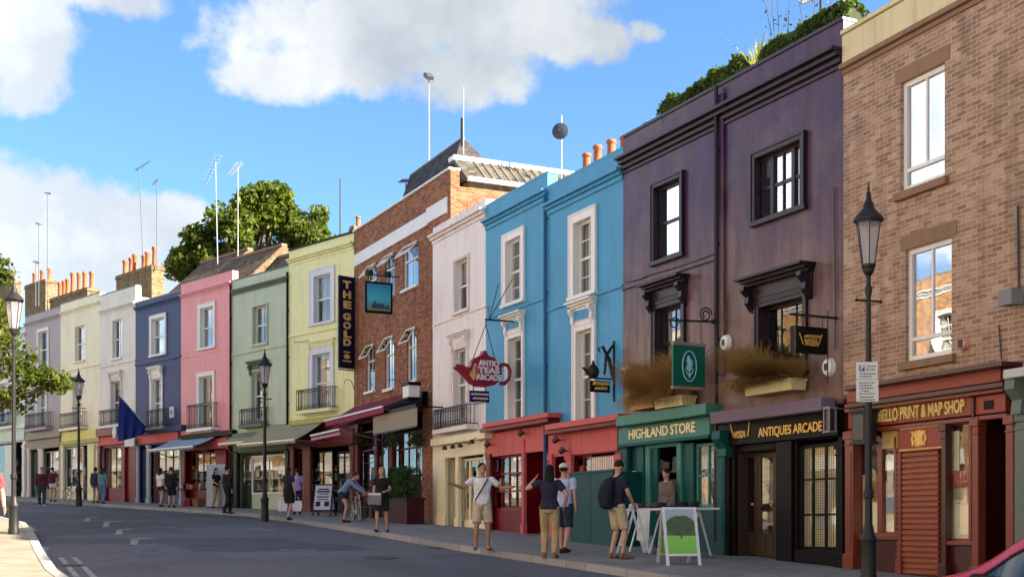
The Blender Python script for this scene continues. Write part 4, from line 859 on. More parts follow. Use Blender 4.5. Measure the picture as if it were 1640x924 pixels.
b.pilaster(1610, 1622, 664, WOOD, y0=-.16)
SG = paint('grey_green_joinery', srgb(96, 108, 100), .4, .4)
b.box('shop_cornice', paint('pale_grey_joinery', srgb(176, 176, 170), .5, .3), 1606, 1660, 588, 603, -.45, 0); b.box('fascia', SG, 1622, 1680, 606, 640, -.12, 0)
m = MB(); u0, u1, z0, z1 = b.rect(1612, 1628, 606, 660, -.35); m.prism([(0, z1), (-.38, z1), (-.4, z1 - .15), (-.25, z1 - .3), (-.28, z1 - .5), (0, z0)], 'x', u0, u1); m.build('bracket', SG, b.root)
b.hole(1640, 1800, 660, None); b.room(1628, 1815, 655, 3, DARK, PALEW, 40, seed=36); b.pilaster(1624, 1640, 660, SG, y0=-.14); b.shopwin(1641, 1735, 665, 890, SG, 2, 1); b.box('stall_riser', SG, 1641, 1735, 890, None, -.02, .2); b.door(1740, 1800, 670, SG, glaz=.6); b.pilaster(1800, 1822, 660, SG, y0=-.14)
b.finish(STOCKB, 30, 1400, cop=CRM, copw=.08, ground=(DKW, 1480, 612))

# ---- the street goes on, out of the picture to the right and behind: houses there throw the shade and show in the glass
def plain_house(fr, u0, w, h, name, label, wall, trim, floors=3, depth=8, group=None, flip=False):
    p = fr.world(u0); f2 = Fr((p.x, p.y), fr.d); b = Bld.__new__(Bld); b.fr = f2; b.L = w; b.depth = depth; b.holes = []; b.z0 = -1.5; mid = f2.world(w / 2); f2.oz = gz(mid.x, mid.y)
    b.root = thing(name, label, 'house', (p.x, p.y, f2.oz), f2.rz(), group)
    b.z = lambda px, py, off=0: py; b.u = lambda px, off=0: px
    b.rect = lambda xl, xr, yt, yb, off=0: (xl, xr, b.z0 if yb is None else yb, yt)
    fh = (h - 1.0) / floors
    for k in range(1, floors):
        for x in ([w * .18, w * .6] if w > 4.2 else [w * .38]): b.window(x, x + 1.0, k * fh + 2.3, k * fh + .6, sur=.12 if trim else None, cols=2, rows=2, curtain=(.25, 'c'))
    b.hole(.5, w - .5, fh - .5, None); b.box('fascia', trim or WHITE, .2, w - .2, fh, fh - .55, -.12, 0); b.room(.4, w - .4, fh - .5, 3, WARMIN)
    b.shopwin(.6, w - 1.7, fh - .6, .7, trim or WHITE, 3); b.box('stall_riser', trim or WHITE, .6, w - 1.7, .7, None, .1, .2); b.door(w - 1.6, w - .7, fh - .6, DKGREEN, glaz=.5)
    b.cornice(0, h - .7, trim or WHITE); b.finish(wall, h, 1, cop=LEAD); return b
uu = brickb.L + .02
for w, h, wl, lb in ((5.2, 9.6, P['cream'], 'cream house past the brown brick building, near the parked red car'), (5.0, 9.2, P['pink'], 'dusty pink house second beyond the brown brick building'), (5.4, 9.5, P['white'], 'white house third beyond the brown brick building'), (6, 9.3, P['green'], 'green house fourth beyond the brown brick building')):
    plain_house(LC, uu, w, h, 'terraced_house', lb, wl, WHITE); uu += w
ORB = brick('orange_brick', (.34, .15, .06), (.44, .22, .09), (.52, .30, .14), (.4, .33, .24))
YLB = brick('pale_yellow_brick', (.46, .38, .25), (.52, .44, .3), (.6, .51, .36), (.5, .45, .38))
d = Vector((-.4364, .8998)); base = Vector(lkerb[1]) + Vector((-.9, -.436)) * 4.6
OF = Fr((base.x, base.y), d)
OF2b = LA.world(0, -17.3); tA = Vector((-DA.x, -DA.y)); OF2 = Fr((OF2b.x, OF2b.y), tA)
uu = -34
for w, h, wl, lb in ((6, 9.5, YLB, 'yellow brick house opposite, farthest down the hill'), (6.5, 10, P['white'], 'white house opposite, second from the bottom of the hill'), (6, 9.4, ORB, 'orange brick house opposite, third from the bottom'), (6.2, 9.8, P['cream'], 'cream house opposite, behind the viewpoint'), (6, 9.4, ORB, 'orange brick house opposite, just behind the viewpoint'), (6.4, 10.2, YLB, 'yellow brick house opposite, beside the viewpoint'), (6, 9.2, P['pink'], 'pale pink house opposite, past the viewpoint'), (6, 9.6, ORB, 'orange brick house opposite, second past the viewpoint'), (6.0, 9.4, ORB, 'darker orange brick house opposite, third past the viewpoint at the bend')):
    plain_house(OF, uu, w, h, 'terraced_house', lb, wl, WHITE, group='houses on the near side of the street'); uu += w + .02
uu = 3.2
for w, h, wl, lb in ((6, 9.8, YLB, 'yellow brick house opposite, first above the bend'), (6, 9.4, P['cream'], 'cream house opposite, second above the bend'), (6, 9.4, ORB, 'orange brick house opposite, third above the bend'), (6, 9.6, P['white'], 'white house opposite, fourth above the bend'), (6, 9.4, ORB, 'orange brick house opposite, fifth above the bend'), (6, 9.6, YLB, 'yellow brick house opposite, sixth above the bend'), (6, 9.4, ORB, 'orange brick house opposite, seventh above the bend'), (6, 9.5, P['cream'], 'cream house opposite, eighth above the bend'), (6, 9.4, YLB, 'yellow brick house opposite, ninth above the bend'), (6, 9.6, ORB, 'orange brick house opposite, tenth above the bend'), (6, 9.4, P['white'], 'white house opposite, topmost above the bend')):
    plain_house(OF2, uu, w, h, 'terraced_house', lb, wl, WHITE, group='houses on the near side of the street'); uu += w + .02

uu = uA(-170) - .02
for w, h, wl, lb in ((5, 9.3, P['cream'], 'cream house past the far left end of the row'), (5, 9.5, P['grey'], 'grey house second past the far left end of the row'), (5, 9.3, P['pinkwhite'], 'pinkish white house third past the far left end of the row'), (5, 9.4, P['mint'], 'mint house fourth past the far left end of the row')):
    uu -= w; plain_house(LA, uu, w - .02, h, 'terraced_house', lb, wl, WHITE, group='terraced houses along the far side')
# cables clipped along the fronts
CABLE = plain('black_cable', (.03, .03, .032), .6)
def cable(b, pts, r_=.012):
    P_ = [b.fr.uz(x, y, -.03) for x, y in pts]; out = []
    for (u0, z0), (u1, z1) in zip(P_, P_[1:]):
        for k in range(6): t = k / 6; out.append((u0 + (u1 - u0) * t, -.03, z0 + (z1 - z0) * t - .03 * math.sin(t * math.pi)))
    out.append((P_[-1][0], -.03, P_[-1][1])); MB().tube(out, r_, 5).build('cable', CABLE, b.root)
cable(pub, [(600, 606), (640, 607), (688, 608), (706, 607)]); cable(purple, [(1002, 452), (1040, 440), (1150, 404)]); cable(purple, [(1165, 470), (1163, 540)]); cable(purple, [(1336, 300), (1338, 480), (1337, 560)])
cable(brickb, [(1630, 330), (1632, 470)], .016); cable(brickb, [(1600, 520), (1604, 575)]); cable(yellow_house, [(470, 548), (494, 545)])
# ------------------------------------------------------------------ trees and plants
def leaves(m, pts, size, r, up=.3):
    for (x, y, z) in pts:
        a = r.uniform(0, 6.283); t = r.uniform(-1, 1); n = Vector((math.cos(a) * math.sqrt(1 - t * t), math.sin(a) * math.sqrt(1 - t * t), t + up)).normalized()
        u = n.orthogonal().normalized(); w = n.cross(u); b = r.uniform(0, 6.283); u, w = u * math.cos(b) + w * math.sin(b), w * math.cos(b) - u * math.sin(b)
        s = size * r.choice((r.uniform(.4, .9), r.uniform(.8, 1.7))); p = Vector((x, y, z)); m.quad(p - u * s, p - w * s * .55 + n * s * .15, p + u * s, p + w * s * .55 + n * s * .15)
def crown(r, clumps, per, size, m, squash=.8):
    for (c, R) in clumps:
        pts = []
        for _ in range(int(per * R * R)):
            a = r.uniform(0, 6.283); t = r.uniform(-1, 1); q = R * (r.random() ** .38); s = math.sqrt(1 - t * t); pts.append((c[0] + q * s * math.cos(a), c[1] + q * s * math.sin(a), c[2] + q * t * squash))
        leaves(m, pts, size, r)
def tree(name, label, loc, h, rx, rz, cz, seed, leafmat, barkmat, nclump, csize, per, lsize, trunk_r=.3, blobs=None, group=None):
    r = random.Random(seed); root = thing(name, label, 'tree', loc, 0, group); t = MB()
    t.tube([(0, 0, -.3), (.06, .02, h * .2), (-.05, .05, h * .42), (.08, 0, h * .62)], [trunk_r * 1.3, trunk_r, trunk_r * .8, trunk_r * .5], 10)
    cl = []
    for i in range(nclump):
        if blobs: bx = blobs[i % len(blobs)]; 
        else: bx = (0, 0, cz, rx, rz)
        a = r.uniform(0, 6.283); tt = r.uniform(-1, 1); q = r.random() ** .4; s = math.sqrt(1 - tt * tt)
        c = (bx[0] + bx[3] * q * s * math.cos(a), bx[1] + bx[3] * q * s * math.sin(a), bx[2] + bx[4] * q * tt); cl.append((c, csize * r.uniform(.6, 1.35)))
    for (c, R) in cl[::2]:
        s = Vector((0, 0, min(h * .55, max(h * .25, c[2] - abs(c[0]) * .5 - 1.5)))); c = Vector(c); mid = s.lerp(c, .5) + Vector((r.uniform(-.3, .3), r.uniform(-.3, .3), .25)); t.tube([s, mid, c], [trunk_r * .4, trunk_r * .2, .02], 6)
    t.build('trunk', barkmat, root, True, fix=False); m = MB(); crown(r, cl, per, lsize, m); m.build('crown', leafmat, root, fix=False); return root
BARK = plain('bark', (.10, .085, .065), .9, var=.4, nscale=8)
PLANE = leaf('plane_leaves', (.065, .10, .014), (.19, .22, .032), .5); YOUNG = leaf('bright_leaves', (.06, .09, .013), (.17, .185, .03), .5)
s = 2000 / 70.0; bx = (400 - 820) / s
def tb(px, py, rpx, rz_): return ((px - 820) / s - bx, 0, CAMZ + (840 - py) / s - gz(bx, 70), rpx / s, rz_ / s)
tree('plane_tree', 'big leafy tree rising behind the pink and green houses', (bx, 70, gz(bx, 70)), 15, 0, 0, 0, 5, PLANE, BARK, 150, .82, 330, .16, .4,
     [tb(400, 380, 62, 52), tb(335, 400, 50, 45), tb(300, 420, 24, 30), tb(425, 335, 40, 32), tb(480, 375, 42, 42), tb(390, 430, 90, 40), tb(510, 400, 22, 18), tb(432, 318, 22, 16), tb(470, 430, 45, 30)])
tl = ground(-95, 838, .12)
def tb2(px, py, rpx, rz_): q = 2000 / tl.y; return ((px - 820) / q - tl.x, 0, CAMZ + (840 - py) / q - tl.z, rpx / q, rz_ / q)
tree('street_tree', 'leafy street tree at the left edge reaching over the near lamp', (tl.x, tl.y, tl.z), 9, 0, 0, 0, 8, YOUNG, BARK, 62, .40, 420, .085, .17,
     [tb2(0, 560, 32, 40), tb2(24, 590, 34, 28), tb2(66, 607, 26, 9), tb2(-60, 540, 70, 90), tb2(4, 636, 34, 14), tb2(-14, 505, 26, 22), tb2(-2, 440, 10, 24), tb2(-80, 450, 50, 50), tb2(92, 612, 10, 5)])
for (x, y, lab, sd_) in ((-13.2, 23.5, 'leafy tree on the near pavement outside the left edge', 21), (-9.0, 12.0, 'leafy tree on the near pavement beside the viewpoint', 22), (-21.5, 47, 'leafy tree on the near pavement farther up the street', 23)):
    tree('street_tree', lab, (x - 1.2, y, gz(x, y) + .1), 8, 1.9, 1.9, 5.6, sd_, YOUNG, BARK, 30, .7, 220, .10, .15, group='trees along the near pavement')

def hedge(b, name, label, px0, px1, py0, py1, h, seed, mat, size=.05, dens=1300, y=.34, dep=.5):
    r = random.Random(seed); u0, u1 = b.u(px0), b.u(px1); z0 = b.z1 + .0; root = thing(name, label, 'hedge', b.fr.world(u0, y, 0), b.fr.rz()); root.location.z = b.fr.oz + z0
    L_ = u1 - u0; m = MB(); m.box(.05, L_ - .05, -dep * .35, dep * .35, -.5, h * .55); m.build('stems', plain('hedge_stems', (.03, .04, .012), .9), root)
    m = MB(); pts = []
    for _ in range(int(dens * L_)):
        x = r.uniform(0, L_); hh = h * (.8 + .35 * noise.noise(Vector((x * 1.7, seed, 0))) + .15 * noise.noise(Vector((x * 5, seed, 3)))); a = r.uniform(0, math.pi); pts.append((x, math.cos(a) * dep * .5 * r.uniform(.8, 1.05), -.1 + hh * (.15 + .85 * math.sin(a) ** .6) * r.uniform(.85, 1.05)))
    leaves(m, pts, size, r); m.build('foliage', mat, root, fix=False); return root
from mathutils import noise
HEDGE = leaf('hedge_leaves', (.045, .085, .009), (.11, .165, .02), .3)
hedge(purple, 'roof_hedge', 'clipped green hedge on the dark purple parapet, left of the spiky plant', 1045, 1176, 0, 0, .72, 3, HEDGE)
hedge(purple, 'roof_hedge', 'longer clipped hedge on the dark purple parapet, right of the spiky plant', 1208, 1350, 0, 0, .74, 4, HEDGE)
def blades(b, name, label, cat, px, y, n, hh, mat, seed, spread=.6, wdt=.03, zoff=0):
    r = random.Random(seed); p = b.fr.world(b.u(px), y); root = MB()
    for _ in range(n):
        a = r.uniform(0, 6.283); tilt = r.uniform(.05, 1) * spread; l = hh * r.uniform(.6, 1); d = Vector((math.cos(a), math.sin(a), 0)); sd_ = Vector((-d.y, d.x, 0)); P_ = []
        for k in range(5): f = k / 4; P_.append((d * (l * tilt * f * (.6 + .5 * f)) + Vector((0, 0, l * f * (1 - .25 * tilt * f))), wdt * (1 - f * .92)))
        for k in range(4):
            (p0_, w0), (p1_, w1) = P_[k], P_[k + 1]; root.quad(p0_ - sd_ * w0, p0_ + sd_ * w0, p1_ + sd_ * w1, p1_ - sd_ * w1)
    o = root.build(name, mat, None, fix=False); o.location = (p.x, p.y, b.fr.oz + b.z1 + zoff); return tag(o, label, cat)
YUC = leaf('yellow_blades', (.30, .32, .06), (.50, .48, .14), .3)
blades(purple, 'yucca_plant', 'spiky yellow green plant between the two roof hedges', 'plant', 1190, .36, 60, 1.0, YUC, 2, zoff=-.08)
def wispy(b, label, px, y, h, seed, mat, lean=0):
    r = random.Random(seed); p = b.fr.world(b.u(px), y); root = thing('tall_weed', label, 'plant', (p.x, p.y, b.fr.oz + b.z1)); m = MB(); lf = MB(); pts = []
    for k in range(4):
        x0 = r.uniform(-.1, .1); x1 = x0 + r.uniform(-.35, .35) + lean; hh = h * r.uniform(.6, 1); m.tube([(x0, 0, -.2), ((x0 + x1) / 2, .03, hh * .5), (x1, 0, hh)], [.012, .009, .004], 5)
        for q in range(16): f = r.uniform(.35, 1); pts.append((x0 + (x1 - x0) * f + r.uniform(-.09, .09), r.uniform(-.08, .08), hh * f))
    m.build('stem', BARK, root, fix=False); leaves(lf, pts, .035, r); lf.build('foliage', mat, root, fix=False); return root
DRY = leaf('dry_purple_leaves', (.09, .06, .07), (.16, .13, .10), .2)
wispy(purple, 'thin dry weed on the roof rising from the left hedge', 1112, .7, 1.0, 5, DRY); wispy(purple, 'taller thin dry weed on the roof beside the white aerial', 1198, .8, 2.0, 6, DRY, -.1); wispy(purple, 'bushy pale weed behind the white aerial', 1236, .9, 1.6, 8, DRY, .1)

def grass_box(b, label, u0, u1, z, mat, seed, n, droop, boxmat):
    root = thing('flower_box', label, 'flower box', b.fr.world((u0 + u1) / 2, -.22, z), b.fr.rz()); L_ = u1 - u0; m = MB()
    m.prism([(-.17, .0), (.14, .0), (.17, .20), (-.21, .20)], 'x', -L_ / 2, L_ / 2); m.box(-L_ / 2 - .015, L_ / 2 + .015, -.225, .175, .17, .21); m.build('trough', boxmat, root)
    r = random.Random(seed); g = MB()
    for _ in range(n):
        x = r.uniform(-L_ / 2, L_ / 2); l = r.uniform(.45, 1.05) * (.75 + .35 * math.sin(x * 2.3 + seed)); a = r.gauss(math.pi * 1.05, 1.1); out = droop * r.uniform(.2, 1.0); d = Vector((math.cos(a), min(.25, math.sin(a)), 0)) ; d.y -= .25; sd_ = Vector((-d.y, d.x, 0)).normalized(); w0 = .0075
        k1, k2 = (1.5, .66) if r.random() < .8 else (.85, 1.02)
        P_ = [Vector((x, r.uniform(-.12, .1), .19)) + d * (out * f) + Vector((0, 0, l * (f * k1 - f * f * k2))) for f in (0, .3, .55, .8, 1)]
        for k in range(4): q = w0 * (1 - k * .2); q2 = w0 * (1 - (k + 1) * .2); g.quad(P_[k] - sd_ * q, P_[k] + sd_ * q, P_[k + 1] + sd_ * q2, P_[k + 1] - sd_ * q2)
    g.build('dry_grass', mat, root, fix=False); return root
DRYG = leaf('dry_grass', (.34, .185, .075), (.56, .36, .17), .4)
YBOX = paint('pale_yellow_box', srgb(208, 200, 152), .6, .45)
u0, u1, z0, z1 = purple.rect(1197, 1271, 612, 629, -.35)
grass_box(purple, 'pale yellow flower box with brown feathery grass under the wide purple window', u0, u1, z0, DRYG, 4, 10500, .90, YBOX)
u0, u1, z0, z1 = purple.rect(1052, 1096, 636, 652, -.35)
grass_box(purple, 'short pale flower box with brown feathery grass behind the green thistle sign', u0, u1, z0, DRYG, 7, 5200, .72, YBOX)
u0, u1, z0, z1 = purple.rect(1012, 1048, 640, 655, -.35)
grass_box(purple, 'terracotta trough with brown grass above the left end of the green shop sign', u0, u1, z0, DRYG, 9, 3800, .66, paint('tan_box', srgb(196, 150, 108), .7))

# ------------------------------------------------------------------ aerials and roof fittings
def aerial(label, b, px, ytop, ybot, off, kind, thick=.028, lean=0, mat=None, ang=0):
    zt, zb = b.z(px, ytop, off), b.z(px, ybot, off); p = b.fr.world(b.u(px, off), off, zb - .4); H = zt - zb + .4; root = thing('tv_aerial', label, 'aerial', p, b.fr.rz(), 'aerials and masts on the roofs')
    mt = mat or AER; MB().tube([(lean, 0, 0), (0, 0, H)], [thick, thick * .8], 8).build('mast', mt, root); m = MB()
    if kind:
        d = Vector((math.cos(ang), math.sin(ang), kind[1] if len(kind) > 1 else 0)).normalized(); s_ = Vector((-d.y, d.x, 0)).normalized(); L_ = kind[0]; c = Vector((0, 0, H - .05))
        m.tube([c - d * L_ * .25, c + d * L_ * .75], .014, 6)
        for k in range(9): q = c + d * L_ * (-.2 + .11 * k); w = .22 - .012 * k; m.tube([q - s_ * w, q + s_ * w], .008, 5); m.tube([q - Vector((0, 0, w * .35)), q + Vector((0, 0, w * .35))], .006, 4)
        m.build('antenna', mt, root)
    return root
B0 = lambda l, r_: Bld
AER = plain('aerial_grey', (.12, .125, .13), .5, .3); PIPE = plain('grey_pipe', (.25, .25, .26), .5, .4); WHITEM = plain('white_metal', (.34, .34, .35), .5, .1)
class RefLine:                                  # roofs are addressed through their own facade lines
    def __init__(s, fr): s.fr = fr
    def u(s, px, off=0): return s.fr.uz(px, HY, off)[0]
    def z(s, px, py, off=0): return s.fr.uz(px, py, off)[1]
RA, RB, RC = RefLine(LA), RefLine(LB), RefLine(LC)
aerial('tall grey aerial mast above the grey and cream houses', RA, 76, 308, 500, 3.4, (.9, .15), ang=2.6)
aerial('short double aerial left of the tall grey mast', RA, 62, 358, 480, 3.6, (1.1, .35), ang=2.9)
aerial('small low aerial by the far left chimney', RA, 57, 418, 480, 3.3, (.8,), ang=2.5)
aerial('slightly leaning aerial above the six pot chimney', RA, 223, 268, 410, 3.4, (1.0, .55), lean=.45, ang=.6)
aerial('straight aerial just right of the leaning one', RA, 251, 288, 420, 3.4, (1.0, -.1), ang=3.0)
aerial('aerial with a long sloping boom above the pink house', RA, 345, 258, 440, 3, (2.2, -.55), mat=WHITEM, lean=.25, ang=3.0)
aerial('pale aerial mast at the right end of the pink house roof', RA, 381, 264, 440, 3, (1.3, -.28), mat=WHITEM, ang=3.05)
aerial('bare dark pole behind the yellow house roof', RA, 545, 286, 375, 3, None, .04, mat=plain('dark_pole', (.05, .05, .055), .6))
r_ = aerial('very tall white mast with a floodlight head on the pub roof', RB, 687, 126, 262, 1.9, None, .03, mat=WHITEM)
zh = RB.z(687, 126, 1.9) - RB.z(687, 262, 1.9) + .4; MB().prism([(-.26, zh + .14), (.12, zh - .10), (.18, zh), (.10, zh + .12), (-.18, zh + .26)], 'y', -.12, .12).build('lamp_head', plain('dark_lamp_head', (.05, .055, .06), .5), r_)
r_ = aerial('thin white pole on the peak of the pub roof', RB, 742, 140, 228, 1.4, None, .022, mat=WHITEM)
MB().tube([(-.1, 0, .3), (-.1, 0, 1.2)], .05, 6).build('bracket', BLACKIRON, r_)
aerial('small horizontal aerial at the left end of the pub roof', RB, 650, 287, 300, 1.5, (1.0, .15), ang=3.1)
root = thing('satellite_dish', 'round grey satellite dish on a mast above the blue houses', 'satellite dish', LB.world(RB.u(899, 4.5), 4.5, RB.z(899, 268, 4.5)), rad(-14))
h = RB.z(899, 185, 4.5) - RB.z(899, 268, 4.5); MB().tube([(0, 0, -.6), (0, 0, h)], .03, 8).build('mast', STEEL, root)
zc = RB.z(899, 213, 4.5) - RB.z(899, 268, 4.5)
dm = MB(); rr = []
for k in range(7): q = .27 * k / 6 + .001; rr.append([(q * math.cos(a) * 1.0, -.12 - .12 + .7 * q * q, zc + q * math.sin(a)) for a in [2 * math.pi * i / 20 for i in range(20)]])
for k in range(7): q = .27 * (6 - k) / 6 + .001; rr.append([(q * math.cos(a), -.10 - .12 + .7 * q * q, zc + q * math.sin(a)) for a in [2 * math.pi * i / 20 for i in range(20)]])
dm.rings(rr); dm.tube([(0, -.24, zc), (0, -.55, zc - .05)], .015, 5); dm.build('dish', plain('dish_grey', (.045, .052, .07), .5), root, True)
root = thing('tv_aerial', 'white log aerial above the roof hedge of the purple building', 'aerial', purple.fr.world(purple.u(1222), 1.4, purple.z1 - .3), LB.rz(), 'aerials and masts on the roofs')
zt = purple.z(1222, 42, 1.4) - purple.z1 + .3; MB().tube([(0, 0, 0), (0, 0, zt)], .025, 8).build('mast', BLACKIRON, root); m = MB()
m.tube([(-.55, .1, zt), (.45, -.1, zt)], .02, 6)
for k in range(14):
    x = -.55 + k * .075; w = .10 + .012 * k; m.tube([(x, -w, zt + .02), (x, w, zt + .02)], .012, 5); m.tube([(x, 0, zt - w * .6), (x, 0, zt + w * .6)], .012, 5)
for k in range(5): m.tube([(.36, -.28, zt - .2 + k * .13), (.36, .28, zt - .2 + k * .13)], .012, 5)
m.tube([(.36, 0, zt - .25), (.36, 0, zt + .38)], .014, 5); m.build('antenna', WHITEM, root)
p = purple.fr.world(purple.u(1018), .3, purple.z1); root = thing('security_camera', 'little dark camera standing on the left end of the purple parapet', 'camera', p, LB.rz()); MB().tube([(0, 0, -.05), (0, 0, .16)], .02, 6).build('stem', BLACKIRON, root); MB().box(-.12, .08, -.05, .05, .14, .25).build('housing', BLACKIRON, root)

# ------------------------------------------------------------------ street lamps
def sky_tinted_glass():  # sky reflection put into the glass as a pale violet diffuse colour
    g = G('lantern_glass'); g.N.remove(g.p); t = g.n('ShaderNodeBsdfTransparent'); d = g.n('ShaderNodeBsdfDiffuse'); d.inputs[0].default_value = (.62, .58, .62, 1); tl = g.n('ShaderNodeBsdfTranslucent'); tl.inputs[0].default_value = (.62, .58, .62, 1)
    a = g.n('ShaderNodeMixShader'); a.inputs[0].default_value = .5; g.L.new(d.outputs[0], a.inputs[1]); g.L.new(tl.outputs[0], a.inputs[2]); b_ = g.n('ShaderNodeMixShader'); b_.inputs[0].default_value = .5; g.L.new(t.outputs[0], b_.inputs[1]); g.L.new(a.outputs[0], b_.inputs[2]); g.L.new(b_.outputs[0], g.out.inputs[0]); return g.m
LGLASS = sky_tinted_glass()
def make_lamp(loc, label, plate=False):
    root = thing('street_lamp', label, 'street lamp', loc, rad(20), 'black victorian street lamps')
    MB().lathe([(.16, -.2), (.16, .1), (.14, .16), (.14, .62), (.16, .68), (.11, .78), (.085, .9)], 12).build('base', BLACKIRON, root, True)
    m = MB(); R = []
    for z, r in ((.88, .075), (1.3, .07), (1.34, .095), (1.42, .095), (1.46, .068), (3.0, .058), (4.42, .046), (4.5, .07), (4.56, .07), (4.6, .045), (4.74, .045), (4.80, .10), (4.86, .12), (4.9, .08)): R.append([(r * (1 + (.05 if k % 2 else -.03) * (1 if 1.5 < z < 4.4 else 0)) * math.cos(k * math.pi / 8), r * (1 + (.05 if k % 2 else -.03)) * math.sin(k * math.pi / 8), z) for k in range(16)])
    m.rings(R); m.build('column', BLACKIRON, root)
    MB().tube([(-.26, 0, 4.36), (.26, 0, 4.36)], .018, 6).ball((-.27, 0, 4.36), .03, .03, .03, 8, 6).ball((.27, 0, 4.36), .03, .03, .03, 8, 6).build('ladder_bar', BLACKIRON, root, True)
    n = 6; b_, t_ = .125, .235; zb, zt = 4.90, 5.56; m = MB()
    for k in range(n):
        a = 2 * math.pi * k / n; m.tube([(b_ * math.cos(a), b_ * math.sin(a), zb), (t_ * math.cos(a), t_ * math.sin(a), zt)], .011, 5)
    m.lathe([(b_ - .02, zb - .03), (b_ + .02, zb - .02), (b_ + .02, zb + .02), (b_ - .02, zb + .02)], n); m.lathe([(t_ - .03, zt - .01), (t_ + .02, zt - .01), (t_ + .03, zt + .03), (t_ - .03, zt + .03)], n)
    m.build('lantern_frame', BLACKIRON, root)
    MB().rings([[(r * math.cos(2 * math.pi * k / n), r * math.sin(2 * math.pi * k / n), z) for k in range(n)] for r, z in ((b_ - .004, zb + .02), (t_ - .006, zt - .01))], cap=False).build('lantern_glass', LGLASS, root, fix=False)
    MB().lathe([(.035, 4.9), (.035, 5.0), (.05, 5.06), (.05, 5.2), (.02, 5.3)], 10).build('mantle', plain('lamp_mantle', (.6, .58, .5), .5), root, True)
    MB().lathe([(t_ + .045, 5.585), (t_ + .05, 5.61), (t_ - .0, 5.67), (.15, 5.74), (.10, 5.80), (.095, 5.86), (.06, 5.9), (.05, 5.95), (.045, 6.02), (.02, 6.05), (.028, 6.09), (.004, 6.2)], 16).build('lantern_roof', BLACKIRON, root, True)
    return root
def lampspot(px, Z): x = (px - CX) / F * Z; return (x, Z, gz(x, Z) + .12)
lamp0 = make_lamp(lampspot(1391, 18.4), 'nearest black street lamp, at the right, carrying the parking notice')
g1 = ground(424, 829, .12); dup(lamp0, g1, rad(40), 'black street lamp at the kerb in front of the sage green house').scale = (.9, .9, .92)
g2 = ground(126, 806, .12); dup(lamp0, g2, rad(10), 'farthest black street lamp, before the cream house')
g3 = ground(22, 855, .12); nl = dup(lamp0, g3, rad(30), 'black street lamp on the near pavement at the left edge with the tree behind')
nl.scale = (.8, .8, .98)
# parking notice on the near lamp
lamp0.scale = (.78, .78, .955)
pl = lampspot(1391, 18.4); k = 18.2 / 2000
root = thing('parking_notice', 'white parking notice strapped to the nearest street lamp', 'sign', (pl[0], pl[1], CAMZ), rad(-3))
x0, x1, za, zm, zb = (1369 - 1391) * k, (1403 - 1391) * k, (840 - 578) * k, (840 - 606) * k, (840 - 642) * k
SIGNW = paint('sign_white', (.62, .62, .60), .5, .25); SBLUE = plain('sign_blue', (.03, .09, .36), .5); SBLK = plain('sign_black', (.03, .03, .03), .5)
boxes('upper_plate', SIGNW, root, (x0, x1, -.105, -.09, zm + .004, za)); boxes('lower_plate', SIGNW, root, (x0, x1 + .01, -.105, -.09, zb, zm - .004)); boxes('strap', STEEL, root, (-.07, .07, -.09, .06, zm - .05, zm - .02), (-.07, .07, -.09, .06, zb + .05, zb + .08))
boxes('symbol', SBLUE, root, (x0 + .04, x0 + .12, -.109, -.1052, zm + .12, zm + .21)); text('lettering', 'P', SIGNW, root, x0 + .08, -.110, zm + .165, .07)
m = MB(); r = random.Random(3)
for z_, a, c in ((zm + .19, .16, .26), (zm + .14, .15, .27), (zm + .08, .05, .26), (zm + .04, .05, .22), (zm - .05, .04, .24), (zm - .09, .04, .20), (zm - .13, .04, .25), (zm - .17, .06, .18), (zm - .21, .04, .24), (zm - .26, .05, .22), (zm - .30, .05, .25)):
    q = x0 + a
    while q < x0 + c: w = r.uniform(.012, .035); m.box(q, min(q + w, x0 + c + .02), -.108, -.1052, z_ - .008, z_ + .008); q += w + .01
m.build('lettering', SBLK, root)
# black wall lantern boxes beside the map shop sign
b = brickb; root = thing('wall_lantern', 'black box lanterns on the wall behind the nearest street lamp', 'lantern', b.fr.world(b.u(1384, -.35), -.35, b.z(1384, 712, -.35)), b.fr.rz())
h = b.z(1384, 655, -.35) - b.z(1384, 712, -.35)
boxes('case', BLACKIRON, root, (-.17, .17, -.12, .12, .04, h - .06)); boxes('glass', plain('smoked_glass', (.03, .035, .03), .3), root, (-.14, .14, -.128, -.122, .08, h - .1)); boxes('cap', BLACKIRON, root, (-.2, .2, -.15, .15, h - .06, h), (-.2, .2, -.15, .15, 0, .04), (-.02, .02, .12, .35, h * .6, h * .68))

# ------------------------------------------------------------------ hanging signs: boards square to the houses
def signframe(line, px, off=-.02): p = line.world(line.uz(px, HY, off)[0], off); return Fr((p.x, p.y), line.y)
def board(name, label, line, pxin, xl, xr, yt, yb, th=.07):
    f = signframe(line, pxin); u0, z1 = f.uz((xl), yt); xc = (xl + xr) / 2; u0 = f.uz(xl, HY)[0]; u1 = f.uz(xr, HY)[0]; z1 = f.uz(xc, yt)[1]; z0 = f.uz(xc, yb)[1]
    root = thing(name, label, 'sign', (f.o.x, f.o.y, f.oz), f.rz()); return f, root, u0, u1, z0, z1
NAVYS = paint('navy_sign_board', srgb(22, 22, 54), .35, .25)
f, root, u0, u1, z0, z1 = board('hanging_sign', 'tall navy vertical board with gold letters on the corner of the yellow house', LA, 568, 542, 567, 443, 590)
boxes('board', NAVYS, root, (u0, u1, -.04, .04, z0, z1)); m = MB(); e = .03; m.box(u0, u0 + e, -.05, -.041, z0, z1); m.box(u1 - e, u1, -.05, -.041, z0, z1); m.box(u0 + e, u1 - e, -.05, -.041, z0, z0 + e); m.box(u0 + e, u1 - e, -.05, -.041, z1 - e, z1); m.build('edging', BLK, root)
LG = paint('pale_gold_paint', srgb(226, 190, 112), .4, .2)
